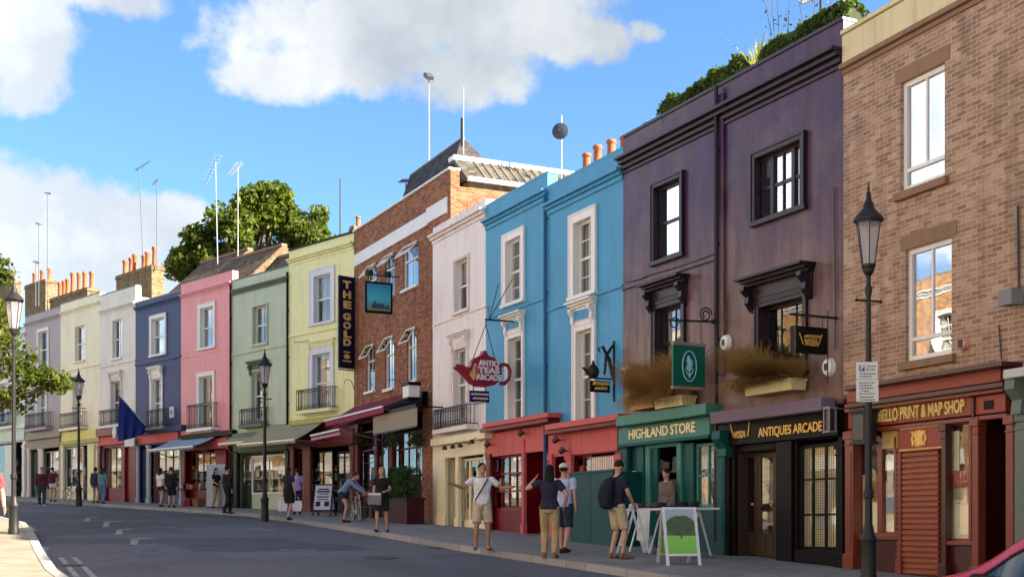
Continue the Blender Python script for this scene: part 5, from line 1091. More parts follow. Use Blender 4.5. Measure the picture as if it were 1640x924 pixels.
for ch, py in zip('THE', (457, 473, 489)): text('lettering', ch, LG, root, (u0 + u1) / 2, -.045, f.uz(555, py)[1], .26, .36, bold=.05)
for ch, py in zip('GOLD', (508, 522, 536, 549)): text('lettering', ch, LG, root, (u0 + u1) / 2, -.045, f.uz(555, py)[1], .24, .34, bold=.05)
zz = f.uz(555, 571)[1]; m = MB(); m.box((u0 + u1) / 2 - .2, (u0 + u1) / 2 + .2, -.048, -.041, zz - .2, zz - .15); m.box((u0 + u1) / 2 - .14, (u0 + u1) / 2 + .14, -.048, -.041, zz + .14, zz + .19); m.prism([((u0 + u1) / 2 + .15 * math.cos(a), zz + .09 * math.sin(a)) for a in [k * math.pi / 6 for k in range(12)]], 'y', -.048, -.041); m.build('ornament', LG, root)
m = MB(); m.tube([(0, 0, z0 - .05), (u0, 0, z0 - .05)], .025, 6); m.tube([(0, 0, z1 - .3), (u1, 0, z1 - .3)], .02, 6); m.tube([(.0, 0, z0 - .8), (-.15, 0, z0 - .45), (-.4, 0, z0 - .4), (-.5, 0, z0 - .6)], .015, 5); m.build('iron_bracket', BLACKIRON, root)
f, root, u0, u1, z0, z1 = board('hanging_sign', 'square pictorial pub sign with a turquoise sky and small dark figures', LB, 640, 584, 628, 452, 502)
boxes('board', BLK, root, (u0, u1, -.05, .05, z0, z1))
def pictmat():
    g = G('turquoise_scene'); sp = g.n('ShaderNodeSeparateXYZ'); g.L.new(g.obj(), sp.inputs[0]); f_ = g.noise(2.5, 4)
    t = g.math('ADD', g.math('DIVIDE', g.math('SUBTRACT', sp.outputs[2], z0), z1 - z0), g.math('MULTIPLY', g.math('SUBTRACT', f_, .5), .12))
    r = g.n('ShaderNodeValToRGB'); els = r.color_ramp.elements; els[0].position = .16; els[0].color = (.16, .22, .08, 1); els[1].position = .95; els[1].color = (.02, .20, .30, 1)
    x = els.new(.24); x.color = (.06, .25, .26, 1); x = els.new(.45); x.color = (.05, .42, .52, 1); x = els.new(.7); x.color = (.03, .33, .46, 1)
    g.L.new(t, r.inputs[0]); g.L.new(r.outputs[0], g.p.inputs['Base Color']); g.p.inputs['Roughness'].default_value = .3; return g.m
boxes('picture', pictmat(), root, (u0 + .07, u1 - .07, -.056, -.051, z0 + .08, z1 - .07)); m = MB(); r = random.Random(5); W = u1 - u0
for k in range(8):
    x = u0 + .25 + W * .08 * k; hh = r.uniform(.08, .2) * (1.6 if k == 1 else 1); m.prism([(x - .04, z0 + .16), (x + .04, z0 + .16), (x + .025, z0 + .16 + hh * .8), (x, z0 + .16 + hh), (x - .025, z0 + .16 + hh * .8)], 'y', -.062, -.057)
m.build('figures', plain('sign_figures', (.02, .03, .10), .5), root)
m = MB(); m.tube([(.0, 0, z1 + .22), (u0 + .05, 0, z1 + .22)], .022, 6); m.tube([(u0 + .2, 0, z1 + .2), (u0 + .2, 0, z1)], .015, 5); m.tube([(u1 - .15, 0, z1 + .2), (u1 - .15, 0, z1)], .015, 5); m.tube([(0, 0, z1 + .7), (u0 + .4, 0, z1 + .25)], .015, 5); m.build('iron_bracket', BLACKIRON, root)
for x in (u0 + .12, u1 - .2): MB().lathe([(.03, .0), (.13, -.02), (.15, -.14), (.13, -.18), (.03, -.18)], 10, (x, -.1, z1 + .36)).build('sign_lamp', BLACKIRON, root, True)
# teapot
f = signframe(LB, 826); k0 = 1.0
def fp(px, py): return f.uz(px, py)
root = thing('teapot_sign', 'large dark red teapot shaped sign hanging before the pinkish white house', 'sign', (f.o.x, f.o.y, f.oz), f.rz())
TP = paint('teapot_maroon', srgb(136, 10, 40), .3, .25, .5)
body = [fp(*p) for p in ((753, 580), (758, 574), (768, 570), (771, 566), (772, 562), (776, 562), (778, 566), (780, 570), (790, 574), (797, 581), (801, 590), (801, 600), (797, 610), (790, 617), (776, 620), (762, 619), (752, 613), (744, 603), (736, 595), (727, 588), (729, 583), (738, 585), (746, 588), (751, 588))]
m = MB(); m.prism(body, 'y', -.10, .10); m.build('body', TP, root)
c = fp(776, 595); e = fp(797, 595); rx = abs(e[0] - c[0]); rz_ = abs(fp(776, 575)[1] - c[1])
MB().ball((c[0], -.06, c[1]), rx, .12, rz_, 20, 10).build('belly', TP, root, True)
hd = [fp(*p) for p in ((799, 588), (806, 583), (813, 585), (817, 594), (815, 607), (808, 614), (799, 614))]; MB().tube([(x, 0, z) for x, z in hd], [.06, .055, .05, .05, .05, .055, .06], 8).build('teapot_handle', TP, root, True)
sw = fp(755, 597); m = MB(); m.prism([fp(*p) for p in ((757, 582), (762, 585), (760, 600), (756, 610), (749, 600), (754, 592))], 'y', -.118, -.101); m.build('painted_patch', plain('painted_patch', (.60, .30, .10), .4, var=.5, nscale=5), root)
TW = paint('teapot_letters', srgb(228, 206, 206), .5, .2)
for s_, py, h, w in (('ANTIQ', 584, .15, .58), ('TEAS', 595, .15, .62), ('ARCADE', 606, .15, .74)):
    q = fp(778, py); text('lettering', s_, TW, root, q[0], -.20, q[1], h, w, bold=.03)
a, c_ = fp(752, 625), fp(783, 645); boxes('lower_board', paint('deep_blue_board', srgb(20, 24, 96), .35, .2), root, (a[0], c_[0], -.03, .03, c_[1], a[1])); boxes('hanger', BLACKIRON, root, (a[0] + .1, a[0] + .12, -.01, .01, a[1], a[1] + .16), (c_[0] - .12, c_[0] - .1, -.01, .01, a[1], a[1] + .16))
for i, w in enumerate((.5, .42, .3)): z_ = a[1] - .1 - i * .11; text('lettering', ('OPEN DAILY', 'ANTIQUES', 'TEAS')[i], TW, root, (a[0] + c_[0]) / 2, -.033, z_, .05, w)
m = MB(); ap = fp(778, 520); tops = (fp(757, 576), fp(793, 577))
for t_ in tops: m.tube([(ap[0], 0, ap[1]), (t_[0], 0, t_[1])], .012, 5)
q1, q2 = fp(782, 512), fp(778, 512); m.tube([(0, 0, q1[1]), (q2[0], 0, q1[1])], .025, 6); m.tube([(q2[0], 0, q1[1]), (q2[0], 0, ap[1])], .015, 5)
m.tube([(0, .2, fp(779, 440)[1]), (q2[0] + .1, 0, q1[1])], .012, 5); m.tube([(0, 1.1, fp(779, 440)[1]), (q2[0] + .1, 0, q1[1])], .012, 5); m.tube([(0, 1.8, fp(779, 470)[1]), (q2[0] + .1, 0, q1[1])], .012, 5)
m.build('iron_bracket', BLACKIRON, root)
# small black kettle sign on the right blue house
f, root, u0, u1, z0, z1 = board('hanging_sign', 'black kettle sign over a small black plate on the right blue house', LB, 983, 945, 976, 610, 628)
boxes('plate', BLK, root, (u0, u1, -.025, .025, z0, z1)); text('lettering', 'ANTIQUES', LG, root, (u0 + u1) / 2, -.03, (z0 + z1) / 2 + .06, .07, (u1 - u0) * .8); text('lettering', 'ARCADE', LG, root, (u0 + u1) / 2, -.03, (z0 + z1) / 2 - .05, .06, (u1 - u0) * .6)
c = f.uz(950, 595); m = MB(); m.ball((c[0], 0, c[1]), .15, .12, .16, 14, 8); m.tube([(c[0] - .12, 0, c[1] - .05), (c[0] - .24, 0, c[1] + .07), (c[0] - .28, 0, c[1] + .06)], [.05, .03, .025], 6); m.lathe([(.07, .14), (.03, .2), (.03, .24), (.005, .26)], 8, (c[0], 0, c[1])); m.build('kettle', BLACKIRON, root, True)
m = MB(); m.tube([(0, 0, z0 - .2), (0, 0, z1 + .95)], .025, 6); m.tube([(0, 0, z1 + .06), (u0 - .05, 0, z1 + .06)], .02, 6)
m.tube([(-.02, 0, z1 + .1), (-.12, 0, z1 + .5), (-.3, 0, z1 + .8), (-.42, 0, z1 + .75), (-.36, 0, z1 + .66)], [.045, .05, .04, .025, .02], 6); m.tube([(-.02, 0, z1 + .85), (-.2, 0, z1 + .6), (-.25, 0, z1 + .15)], [.03, .045, .03], 6); m.build('iron_bracket', BLACKIRON, root, True)
# thistle banner on scrolled bracket
f, root, u0, u1, z0, z1 = board('hanging_sign', 'green hanging sign with a pale thistle in an oval, before the purple building', LB, 1153, 1077, 1128, 549, 624)
GR = paint('sign_green', srgb(14, 92, 74), .4, .25); boxes('board', GR, root, (u0, u1, -.03, .03, z0 + .06, z1 - .06)); boxes('batten', paint('sign_batten', srgb(150, 120, 110), .6), root, (u0 - .01, u1 + .01, -.045, .045, z1 - .06, z1)); boxes('batten', paint('sign_batten', srgb(150, 120, 110), .6), root, (u0 - .01, u1 + .01, -.045, .045, z0, z0 + .06))
c = ((u0 + u1) / 2, (z0 + z1) / 2); m = MB(); PB = paint('sign_pale_blue', srgb(150, 196, 214), .5, .15)
m.tube([(c[0] + .165 * math.cos(a), -.035, c[1] + .30 * math.sin(a)) for a in [k * math.pi / 14 for k in range(29)]], .012, 5); m.build('oval', PB, root)
m = MB(); m.ball((c[0], -.032, c[1] - .03), .075, .012, .065, 12, 6); m.ball((c[0] - .015, -.032, c[1] + .14), .04, .012, .07, 10, 6)
for k in range(-3, 4): m.tube([(c[0] + k * .01, -.036, c[1] + .03), (c[0] + k * .025, -.036, c[1] + .17 - abs(k) * .015)], [.012, .006], 5)
m.tube([(c[0], -.036, c[1] - .08), (c[0] + .005, -.036, c[1] - .23)], .014, 5)
for s_ in (1, -1): m.tube([(c[0], -.036, c[1] - .2), (c[0] + s_ * .07, -.036, c[1] - .12), (c[0] + s_ * .09, -.036, c[1] - .05)], [.016, .012, .004], 5)
m.ball((c[0] + .04, -.033, c[1] + .05), .05, .012, .04, 10, 6); m.build('thistle', PB, root)
zb = f.uz(1110, 512)[1]; m = MB(); m.tube([(0, 0, zb), (u0 - .1, 0, zb - .05)], .022, 6); m.tube([(-.35 + .16 * math.cos(a) * (1 - a / 16), 0, zb + .12 + .16 * math.sin(a) * (1 - a / 16)) for a in [k * .5 for k in range(22)]], .016, 5); m.tube([(u0 + .05 + .12 * math.cos(a) * (1 - a / 16), 0, zb - .1 + .12 * math.sin(a) * (1 - a / 16)) for a in [k * .5 for k in range(18)]], .014, 5)
m.tube([(u0 + .08, 0, zb), (u0 + .08, 0, z1)], .01, 4); m.tube([(u1 - .08, 0, zb), (u1 - .08, 0, z1)], .01, 4); m.ball((-.16, 0, zb), .05, .05, .05, 8, 6); m.tube([(-.02, 0, zb - .25), (-.02, 0, zb + .3)], .02, 5); m.build('iron_bracket', BLACKIRON, root)
# antiques arcade box sign
f, root, u0, u1, z0, z1 = board('hanging_sign', 'black box sign with gold antiques lettering at the right corner of the purple building', LB, 1340, 1269, 1323, 524, 566)
boxes('board', BLK, root, (u0, u1, -.06, .06, z0, z1)); boxes('edging', plain('sign_edge', (.10, .08, .06), .5), root, (u0, u0 + .02, -.07, -.061, z0, z1), (u1 - .02, u1, -.07, -.061, z0, z1))
xc, zc = (u0 + u1) / 2 - .02, (z0 + z1) / 2; text('lettering', 'VOZA', GOLD, root, xc, -.064, zc - .055, .11, .28, bold=.03); text('lettering', 'ANTIQUES', GOLD, root, xc, -.064, zc + .045, .045, .30, bold=.02)
m = MB()
for sx, dx in ((xc - .16, -.09), (xc + .16, .09)): m.prism([(sx - .012, zc - .09), (sx + .012, zc - .09), (sx + dx + .012, zc + .11), (sx + dx - .012, zc + .11)], 'y', -.068, -.061)
m.build('emblem', GOLD, root); zb = f.uz(1300, 506)[1]
m = MB(); m.box(u0 - .05, .0, -.02, .02, zb - .02, zb + .02); m.tube([(-.2, 0, zb + .12), (-.2, 0, z0 - .5)], .012, 5); m.tube([(u0 + .08, 0, zb), (u0 + .08, 0, z1)], .01, 4); m.tube([(u1 - .08, 0, zb), (u1 - .08, 0, z1)], .01, 4); m.build('iron_bracket', BLACKIRON, root)

# alarm boxes
def alarm(line_b, px, py, label, mat, w=.15, h=.34):
    u, z = line_b.fr.uz(px, py); root = thing('alarm_box', label, 'alarm box', line_b.fr.world(u, 0, z), line_b.fr.rz(), 'alarm boxes on the walls'); MB().lathe([(w, 0), (w * .95, -.04), (w * .8, -.09), (w * .3, -.11), (.01, -.112)], 18, (0, 0, 0)).build('cover', mat, root, True); c = root.children[0]
    c.rotation_euler = (rad(-90), 0, 0); c.scale = (1, h / 2 / w, 1); c.rotation_euler = (rad(-90), 0, 0)
    boxes('strobe', SBLK, root, (-.03, .05, -.125, -.11, -.06, .06)); boxes('back_plate', LEAD, root, (-w * .8, w * .8, -.004, .0, -h * .4, h * .4)); return root
AW = plain('alarm_white', (.68, .68, .66), .4, var=.1)
for ch_ in ((purple, 1165, 549, 'oval white alarm box between the two lower windows of the purple building'), (purple, 1330, 588, 'oval white alarm box under the black box sign'), (purple, 1004, 598, 'oval white alarm box at the left edge of the purple building')): alarm(*ch_, AW)
alarm(purple, 1131, 661, 'small white alarm box above the right end of the green shop sign', AW, .10, .3)
alarm(brickb, 1546, 551, 'small pink alarm box on the brown brick wall', plain('alarm_pink', (.55, .22, .20), .4, var=.1), .12, .2)
u, z = brickb.fr.uz(1634, 480); root = thing('wall_camera', 'dark camera on the brown brick wall at the right edge', 'camera', brickb.fr.world(u, -.2, z), brickb.fr.rz()); boxes('housing', LEAD, root, (-.1, .16, -.12, .1, -.1, .12)); boxes('arm', BLACKIRON, root, (-.02, .02, .1, .2, -.02, .02))
# lantern frame at the arcade corner, swan lamps over the cream shop
u, z = purple.fr.uz(1329, 690, -.3); root = thing('wall_lantern', 'open square lantern frame at the right end of the arcade sign', 'lantern', purple.fr.world(u, -.3, z), purple.fr.rz())
m = MB()
for x in (-.07, .07):
    for y in (-.07, .07): m.box(x - .01, x + .01, y - .01, y + .01, 0, .38)
m.box(-.09, .09, -.09, .09, .38, .42); m.box(-.09, .09, -.09, .09, -.03, 0); m.box(-.01, .01, .07, .3, .39, .41); m.build('frame', plain('pale_iron', (.25, .22, .25), .5), root); boxes('glass', plain('smoked_glass', (.03, .035, .03), .3), root, (-.055, .055, -.055, .055, .0, .38))
wh = RefLine(LB)
for px, py, lab in ((728, 716, 'first small swan lamp over the cream shop window'), (741, 714, 'middle small swan lamp over the cream shop window'), (753, 712, 'third small swan lamp over the cream shop window'), (772, 706, 'bigger swan lamp between the cream and red shops')):
    u, z = LB.uz(px, py, -.1); root = thing('shop_lamp', lab, 'lamp', LB.world(u, -.1, z), LB.rz(), 'small lamps over the shop signs'); MB().tube([(0, 0, 0), (0, -.2, .08), (0, -.3, .02)], .012, 5).build('arm', BLACKIRON, root); MB().lathe([(.02, .04), (.06, .0), (.085, -.08), (.02, -.06)], 10, (0, -.32, 0)).build('shade', BLACKIRON, root, True)
for px, py, lab in ((788, 712, 'round dark spotlight at the left of the red shop sign'), (842, 694, 'pair of dark spotlights over the red recess'), (898, 705, 'round dark spotlight over the second red shop'), (908, 722, 'low dark spotlight on the second red shop')):
    u, z = LB.uz(px, py, -.12); root = thing('shop_lamp', lab, 'lamp', LB.world(u, -.08, z), LB.rz(), 'small lamps over the shop signs'); MB().tube([(0, 0, 0), (0, -.15, 0)], .012, 5).build('arm', BLACKIRON, root); MB().tube([(.02, -.13, .06), (-.03, -.24, -.05)], [.09, .06], 10).build('shade', plain('rusty_lamp', (.06, .012, .010), .5), root, True)
u, z = LB.uz(658, 626, -.25); root = thing('light_box', 'white lit style box sign at the right corner of the pub front', 'sign', LB.world(u, -.25, z), LB.rz()); w_ = .27; boxes('box', WHITE, root, (-w_, w_, -.18, .2, -.22, .16)); boxes('cap', BLK, root, (-w_ - .03, w_ + .03, -.21, .23, .16, .27), (-w_ - .03, w_ + .03, -.21, .23, -.28, -.22))

# ------------------------------------------------------------------ awnings, flag
def awning(label, fr, xb0, xb1, zb, zf, proj, mat, valance=.0, thick=.02, zpx=None, vmat=None, arms=True):
    u0, u1 = fr.uz(xb0, HY)[0], fr.uz(xb1, HY)[0]; o = fr.world(u0, 0, 0); root = thing('awning', label, 'awning', o, fr.rz()); L_ = u1 - u0; n = 12; m = MB()
    def sag(t): return -.05 * math.sin(t * math.pi)
    for k in range(n):
        a, c = k / n, (k + 1) / n; za, zc_ = zb + (zf - zb) * a + sag(a), zb + (zf - zb) * c + sag(c)
        m.rings([[(0, -proj * a, za), (L_, -proj * a, za), (L_, -proj * a, za + thick), (0, -proj * a, za + thick)], [(0, -proj * c, zc_), (L_, -proj * c, zc_), (L_, -proj * c, zc_ + thick), (0, -proj * c, zc_ + thick)]], cap=k in (0, n - 1))
    m.build('canvas', mat, root, fix=False)
    if valance: boxes('valance', vmat or mat, root, (0, L_, -proj - .025, -proj - .001, zf - valance, zf + thick))
    boxes('front_bar', STEEL, root, (0, L_, -proj - .06, -proj - .026, zf - .03, zf + .03))
    if arms:
        for x in (.15, L_ - .15): MB().tube([(x, 0, zb - .9), (x, -proj, zf - .01)], .018, 6).build('arm', STEEL, root)
    return root
zz = lambda px, py, off, fr=LA: fr.uz(px, py, off)[1]
OLV = paint('olive_canvas', srgb(148, 144, 116), .8, .4)
awning('sagging olive canvas awning over the pale shop window below the sage green house', LA, 428, 522, zz(475, 677, 0), zz(448, 706, -1.4), 1.4, OLV, .12)
awning('small faded olive awning beside the pink house', LA, 374, 424, zz(400, 694, 0), zz(395, 707, -.7), .7, OLV, .08)
awning('pale blue striped awning over the red fronted shop', LA, 277, 350, zz(313, 700, 0), zz(290, 716, -1.2), 1.2, stripes('blue_stripes', srgb(150, 170, 196), srgb(108, 126, 152), .30), .10)
MAR = paint('maroon_canvas', srgb(110, 22, 48), .7, .3)
MARS = stripes('maroon_stripes', srgb(120, 26, 56), srgb(176, 120, 140), .16, 2)
r_ = awning('long maroon pub awning in two tiers', LB, 566, 664, zz(615, 640, 0, LB), zz(598, 655, -1.05, LB), 1.05, MAR, .20, vmat=paint('maroon_valance', srgb(132, 30, 62), .7, .3))
awning('lower maroon awning with a pale pink edge, left end of the pub', LB, 562, 612, zz(588, 668, 0, LB), zz(560, 684, -1.5, LB), 1.5, MAR, .20, vmat=MARS)
u0, u1 = LB.uz(598, HY, -.9)[0], LB.uz(668, HY, -.9)[0]; root = thing('roller_blind', 'taupe blind panel hanging under the pub awning', 'blind', LB.world(u0, -.9, 0), LB.rz()); za, zb_ = zz(632, 660, -.9, LB), zz(632, 688, -.9, LB)
boxes('cloth', paint('taupe_canvas', srgb(142, 134, 118), .8, .35), root, (0, u1 - u0, -.012, .012, zb_, za)); boxes('bar', BLACKIRON, root, (0, u1 - u0, -.03, .03, zb_ - .05, zb_)); boxes('roller', BLK, root, (0, u1 - u0, -.05, .05, za, za + .1)); boxes('bracket', BLK, root, (.1, .14, .05, .9, za + .02, za + .06), (u1 - u0 - .14, u1 - u0 - .1, .05, .9, za + .02, za + .06))
# flag
fl = signframe(LA, 243); root = thing('blue_flag', 'deep blue flag hanging from a slanting pole before the navy house', 'flag', (fl.o.x, fl.o.y, fl.oz), fl.rz())
q = [fl.uz(*p) for p in ((241, 690), (191, 634))]; MB().tube([(q[0][0] + .1, 0, q[0][1] - .1), (q[1][0] - .05, 0, q[1][1] + .08)], [.028, .02], 8).build('pole', plain('pale_pole', (.5, .5, .48), .5), root)
n = 14; m = MB(); A = [fl.uz(191 + 47 * k / n, 634 + 53 * k / n) for k in range(n + 1)]; Bp = [fl.uz(190 + 48 * k / n, 706 - 15 * (k / n) ** 1.5) for k in range(n + 1)]
rows = []
for j in range(9):
    t = j / 8; rows.append([(A[k][0] * (1 - t) + Bp[k][0] * t, .07 * math.sin(k * 1.5 + t * 2) * (.2 + t), A[k][1] * (1 - t) + Bp[k][1] * t) for k in range(n + 1)])
m.rings(rows, cap=False, close=False); m.rings([[(x, y + .012, z) for x, y, z in r_] for r_ in rows], cap=False, close=False); m.build('cloth', plain('flag_blue', srgb(14, 38, 112), .7, var=.15), root, True, fix=False)
u, z = LA.uz(276, 660); root = thing('wall_notice', 'small white notice board on the navy wall beside the lower window', 'sign', LA.world(u, 0, z), LA.rz()); boxes('board', SIGNW, root, (-.2, .2, -.05, -.002, -.25, .25)); boxes('print', plain('pink_print', (.4, .2, .25), .6), root, (-.1, .1, -.054, -.051, -.12, .1))
u, z = LA.uz(217, 708); root = thing('wall_notice', 'long pale sign at the awning foot of the navy shop', 'sign', LA.world(u, -.3, z), LA.rz()); boxes('board', SIGNW, root, (-.45, .55, -.05, -.002, -.22, .22)); boxes('fixing', STEEL, root, (-.3, -.27, -.002, .3, -.02, .02), (.3, .33, -.002, .3, -.02, .02))
u, z = LA.uz(196, 693); root = thing('wall_notice', 'little round white sign at the right end of the red shop', 'sign', LA.world(u, -.4, z), LA.rz()); MB().prism([(.2 * math.cos(a), .3 * math.sin(a)) for a in [k * math.pi / 8 for k in range(16)]], 'y', -.04, .04).build('board', SIGNW, root); boxes('bracket', BLACKIRON, root, (-.02, .02, .04, .4, -.02, .02))
# ------------------------------------------------------------------ people
SKIN = plain('skin', (.42, .24, .17), .5, var=.08); SKIN2 = plain('skin_tan', (.34, .18, .11), .5, var=.08); EYE = plain('eye_dark', (.03, .02, .02), .3)
def cloth(name, c, var=.18):
    if name in MATS: return MATS[name]
    m_ = plain(name, c, .85, 0, .15, max(var, .12), 9); g = G.__new__(G); g.m = m_; g.nt = m_.node_tree; g.N = g.nt.nodes; g.L = g.nt.links; g.p = g.N['Principled BSDF']; g._o = None
    w = g.ramp(g.noise(7, 3, .5, (1.6, 1.6, .8)), .35, .7); g.bump(g.math('ADD', w, g.math('MULTIPLY', g.noise(60, 2), .08)), .75, .035); return m_
HAIRB = plain('brown_hair', (.025, .014, .008), .6, 0, .12, var=.3, nscale=30); HAIRK = plain('black_hair', (.009, .007, .006), .6, 0, .12, var=.3, nscale=30); HAIRF = plain('fair_hair', (.26, .16, .07), .5, var=.3, nscale=30)
REM = []
def remesh(mb, name, mat, parent, vox, it=3):
    o = mb.build(name, mat, parent, fix=True); a = o.modifiers.new('r', 'REMESH'); a.mode = 'VOXEL'; a.voxel_size = vox; a.use_smooth_shade = True
    if it: b_ = o.modifiers.new('s', 'SMOOTH'); b_.factor = .5; b_.iterations = it
    REM.append((o, mat)); return o
def bake_remesh():
    dg = bpy.context.evaluated_depsgraph_get(); out = []
    for o, mat in REM: out.append(bpy.data.meshes.new_from_object(o.evaluated_get(dg)))
    for (o, mat), me in zip(REM, out):
        o.modifiers.clear(); old = o.data; nm = old.name; o.data = me; bpy.data.meshes.remove(old); me.name = nm; me.materials.clear(); me.materials.append(mat)
        me.polygons.foreach_set('use_smooth', [True] * len(me.polygons))
def ik(a, c, l1, l2, bend):
    d = c - a; L = min(d.length, l1 + l2 - .003); u = d.normalized(); p = (l1 * l1 - l2 * l2 + L * L) / (2 * L); h = math.sqrt(max(l1 * l1 - p * p, 0)); b = bend - u * bend.dot(u); return a + u * p + b.normalized() * h, a + u * L
def person(label, px, py, H, face, top, bottom, hair='short', hairm=None, feet=((-.10, 0, 0), (.10, 0, 0)), hands=None, lean=0, top_kind='tee', bot_kind='shorts', shoe=None, skin=None, vox=.016, head=(0, 0), female=False, pos=None, hip=(0, 0, 0), elbow=None, hat=None, near=False, twist=0, seat=False, strap=None, knee=None, shoe_h=.0):
    skin = skin or SKIN; k = H / 1.75; loc = pos if pos is not None else ground(px, py, .125)
    root = thing('person', label, 'person', loc, rad(face - 180), 'people out on the pavement'); root.scale = (k, k, k)
    hb = Vector(hip); P0 = Vector((0, 0, .95)) + hb; ln = rad(lean)
    Rm = Matrix.Rotation(-ln, 3, 'X') @ Matrix.Rotation(rad(twist), 3, 'Z')
    def T(x, y, z): return P0 + Rm @ (Vector((x, y, z)) - Vector((0, 0, .95)))
    sw = .165 if female else .19; R_ = [(.84, .135, .10), (.90, .165, .115), (.98, .168 if female else .16, .115), (1.10, .125 if female else .145, .092), (1.22, .145 if female else .16, .108), (1.32, .16 if female else .178, .112), (1.40, sw - .01, .098), (1.445, sw * .72, .075), (1.47, .07, .06)]
    def torso(m, g, lo, hi, n=16, flare=0):
        rs = []
        for z, a, b_ in R_:
            if z < lo or z > hi: continue
            q = flare * max(0, (1.2 - z)); rs.append([T((a + g + q) * math.cos(t), (b_ + g + q * .8) * math.sin(t), z) for t in [2 * math.pi * i / n for i in range(n)]])
        m.rings(rs)
    body = MB(); torso(body, 0, .8, 1.5)
    # legs
    legs = []
    for i, s_ in enumerate((-1, 1)):
        hp = P0 + Vector((s_ * .088, 0, -.03)); f = Vector(feet[i]); an = Vector((f.x, f.y, f.z + .085)); kb = Vector(knee[i]) if knee else Vector((s_ * .12, 1, 0)); kn, an = ik(hp, an, .43, .43, kb)
        body.tube([hp, hp.lerp(kn, .5), kn], [.085, .072, .054], 10); body.tube([kn, kn.lerp(an, .3), kn.lerp(an, .75), an], [.053, .056, .040, .036], 10); body.ball(tuple(kn), .054, .056, .056, 10, 6)
        toe = an + Vector((s_ * .03, .15, -.05)); body.tube([an, an + Vector((0, .05, -.045)), toe], [.037, .035, .025], 8); legs.append((hp, kn, an))
    # arms
    arms = []; hands = hands or ((-.25, .04, .80), (.25, .04, .80))
    for i, s_ in enumerate((-1, 1)):
        sh = T(s_ * sw, 0, 1.405); wr = Vector(hands[i]); eb = Vector(elbow[i]) if elbow else Vector((s_ * .5, -1, -.2)); el, wr = ik(sh, wr, .28, .25, eb)
        body.ball(tuple(sh), .058, .055, .055, 10, 6); body.tube([sh, sh.lerp(el, .4), el], [.052, .047, .039], 9); body.tube([el, el.lerp(wr, .35), wr], [.039, .037, .026], 9); body.ball(tuple(el), .039, .039, .039, 8, 6)
        d = (wr - el).normalized(); sd_ = d.cross(Vector((0, 0, 1))); sd_ = sd_.normalized() if sd_.length > .1 else Vector((0, 1, 0)); nn = d.cross(sd_)
        if abs(d.z) > .7: sd_ = Vector((0, 1, 0)) - d * d.y; sd_.normalize(); nn = d.cross(sd_)
        pal = wr + d * .09; body.rings([[c + sd_ * w * math.cos(t) + nn * .016 * math.sin(t) for t in [j * math.pi / 4 for j in range(8)]] for c, w in ((wr - d * .01, .026), (wr + d * .045, .040), (pal, .040))])
        for q, ll in ((-.030, .062), (-.010, .075), (.011, .078), (.031, .068)):
            b0 = pal - d * .012 + sd_ * -q; curl = nn * (.018 if not near else .014) * -s_; body.tube([b0, b0 + d * ll * .5 + sd_ * -q * .25 + curl * .3, b0 + d * ll + curl], [.0095, .009, .0075], 6)
        th = wr + d * .02 + sd_ * .03; body.tube([th, th + sd_ * .03 + d * .03, th + sd_ * .036 + d * .065], [.013, .011, .009], 6)
        arms.append((sh, el, wr))
    nb, hd_ = T(0, 0, 1.46), T(0, .015, 1.615); body.tube([nb, nb.lerp(hd_, .6)], [.058, .052], 10)
    Hm = Matrix.Rotation(rad(head[0]), 3, 'Z') @ Matrix.Rotation(rad(-head[1]), 3, 'X')
    def Hd(x, y, z): return hd_ + Hm @ Vector((x, y, z))
    def hball(m, c, a, b_, h, n=16, q=10): m.rings([[Hd(c[0] + a * math.cos(t) * math.sin(p), c[1] + b_ * math.sin(t) * math.sin(p), c[2] - h * math.cos(p)) for t in [2 * math.pi * i / n for i in range(n)]] for p in [math.pi * (j + .02) / (q - .96) for j in range(q)]])
    hball(body, (0, -.005, .02), .077, .093, .10); hball(body, (0, .025, -.05), .056, .062, .062); body.rings([[Hd(x, y, z) for x, y, z in r_] for r_ in (((-.013, .085, .025), (.013, .085, .025), (.010, .075, .03), (-.010, .075, .03)), ((-.018, .092, -.018), (.018, .092, -.018), (.014, .07, -.022), (-.014, .07, -.022)), ((-.012, .112, -.012), (.012, .112, -.012), (.01, .10, -.022), (-.01, .10, -.022)))])
    for s_ in (-1, 1): hball(body, (s_ * .078, -.005, 0), .012, .022, .032, 8, 6)
    remesh(body, 'body', skin, root, min(vox, .011) if near else vox * .85, 2)
    if near:
        for s_ in (-1, 1): e_ = MB(); hball(e_, (s_ * .031, .083, .018), .012, .008, .007, 8, 6); e_.build('eye', EYE, root, True)
        e_ = MB(); hball(e_, (0, .084, -.055), .023, .008, .006, 8, 6); e_.build('mouth', plain('lips', (.30, .10, .08), .5), root, True)
    # clothes
    m = MB(); g = .016; lo_ = .89 if top_kind != 'coat' else .84; torso(m, g + (.012 if top_kind == 'coat' else 0), lo_, 1.45, flare=.02)
    fr_ = {'tee': .62, 'tank': 0, 'long': 1, 'coat': 1}[top_kind]
    for (sh, el, wr) in arms:
        if fr_ == 0: m.ball(tuple(sh), .066, .06, .06, 10, 6); continue
        m.ball(tuple(sh), .074, .07, .07, 10, 6)
        if fr_ < 1: m.tube([sh, sh.lerp(el, fr_)], [.07, .066], 10)
        else: m.tube([sh, sh.lerp(el, .5), el, el.lerp(wr, .5), el.lerp(wr, .95)], [.07, .062, .056, .052, .042], 10)
    remesh(m, {'coat': 'jacket', 'long': 'shirt'}.get(top_kind, 'top'), top, root, vox)
    m = MB()
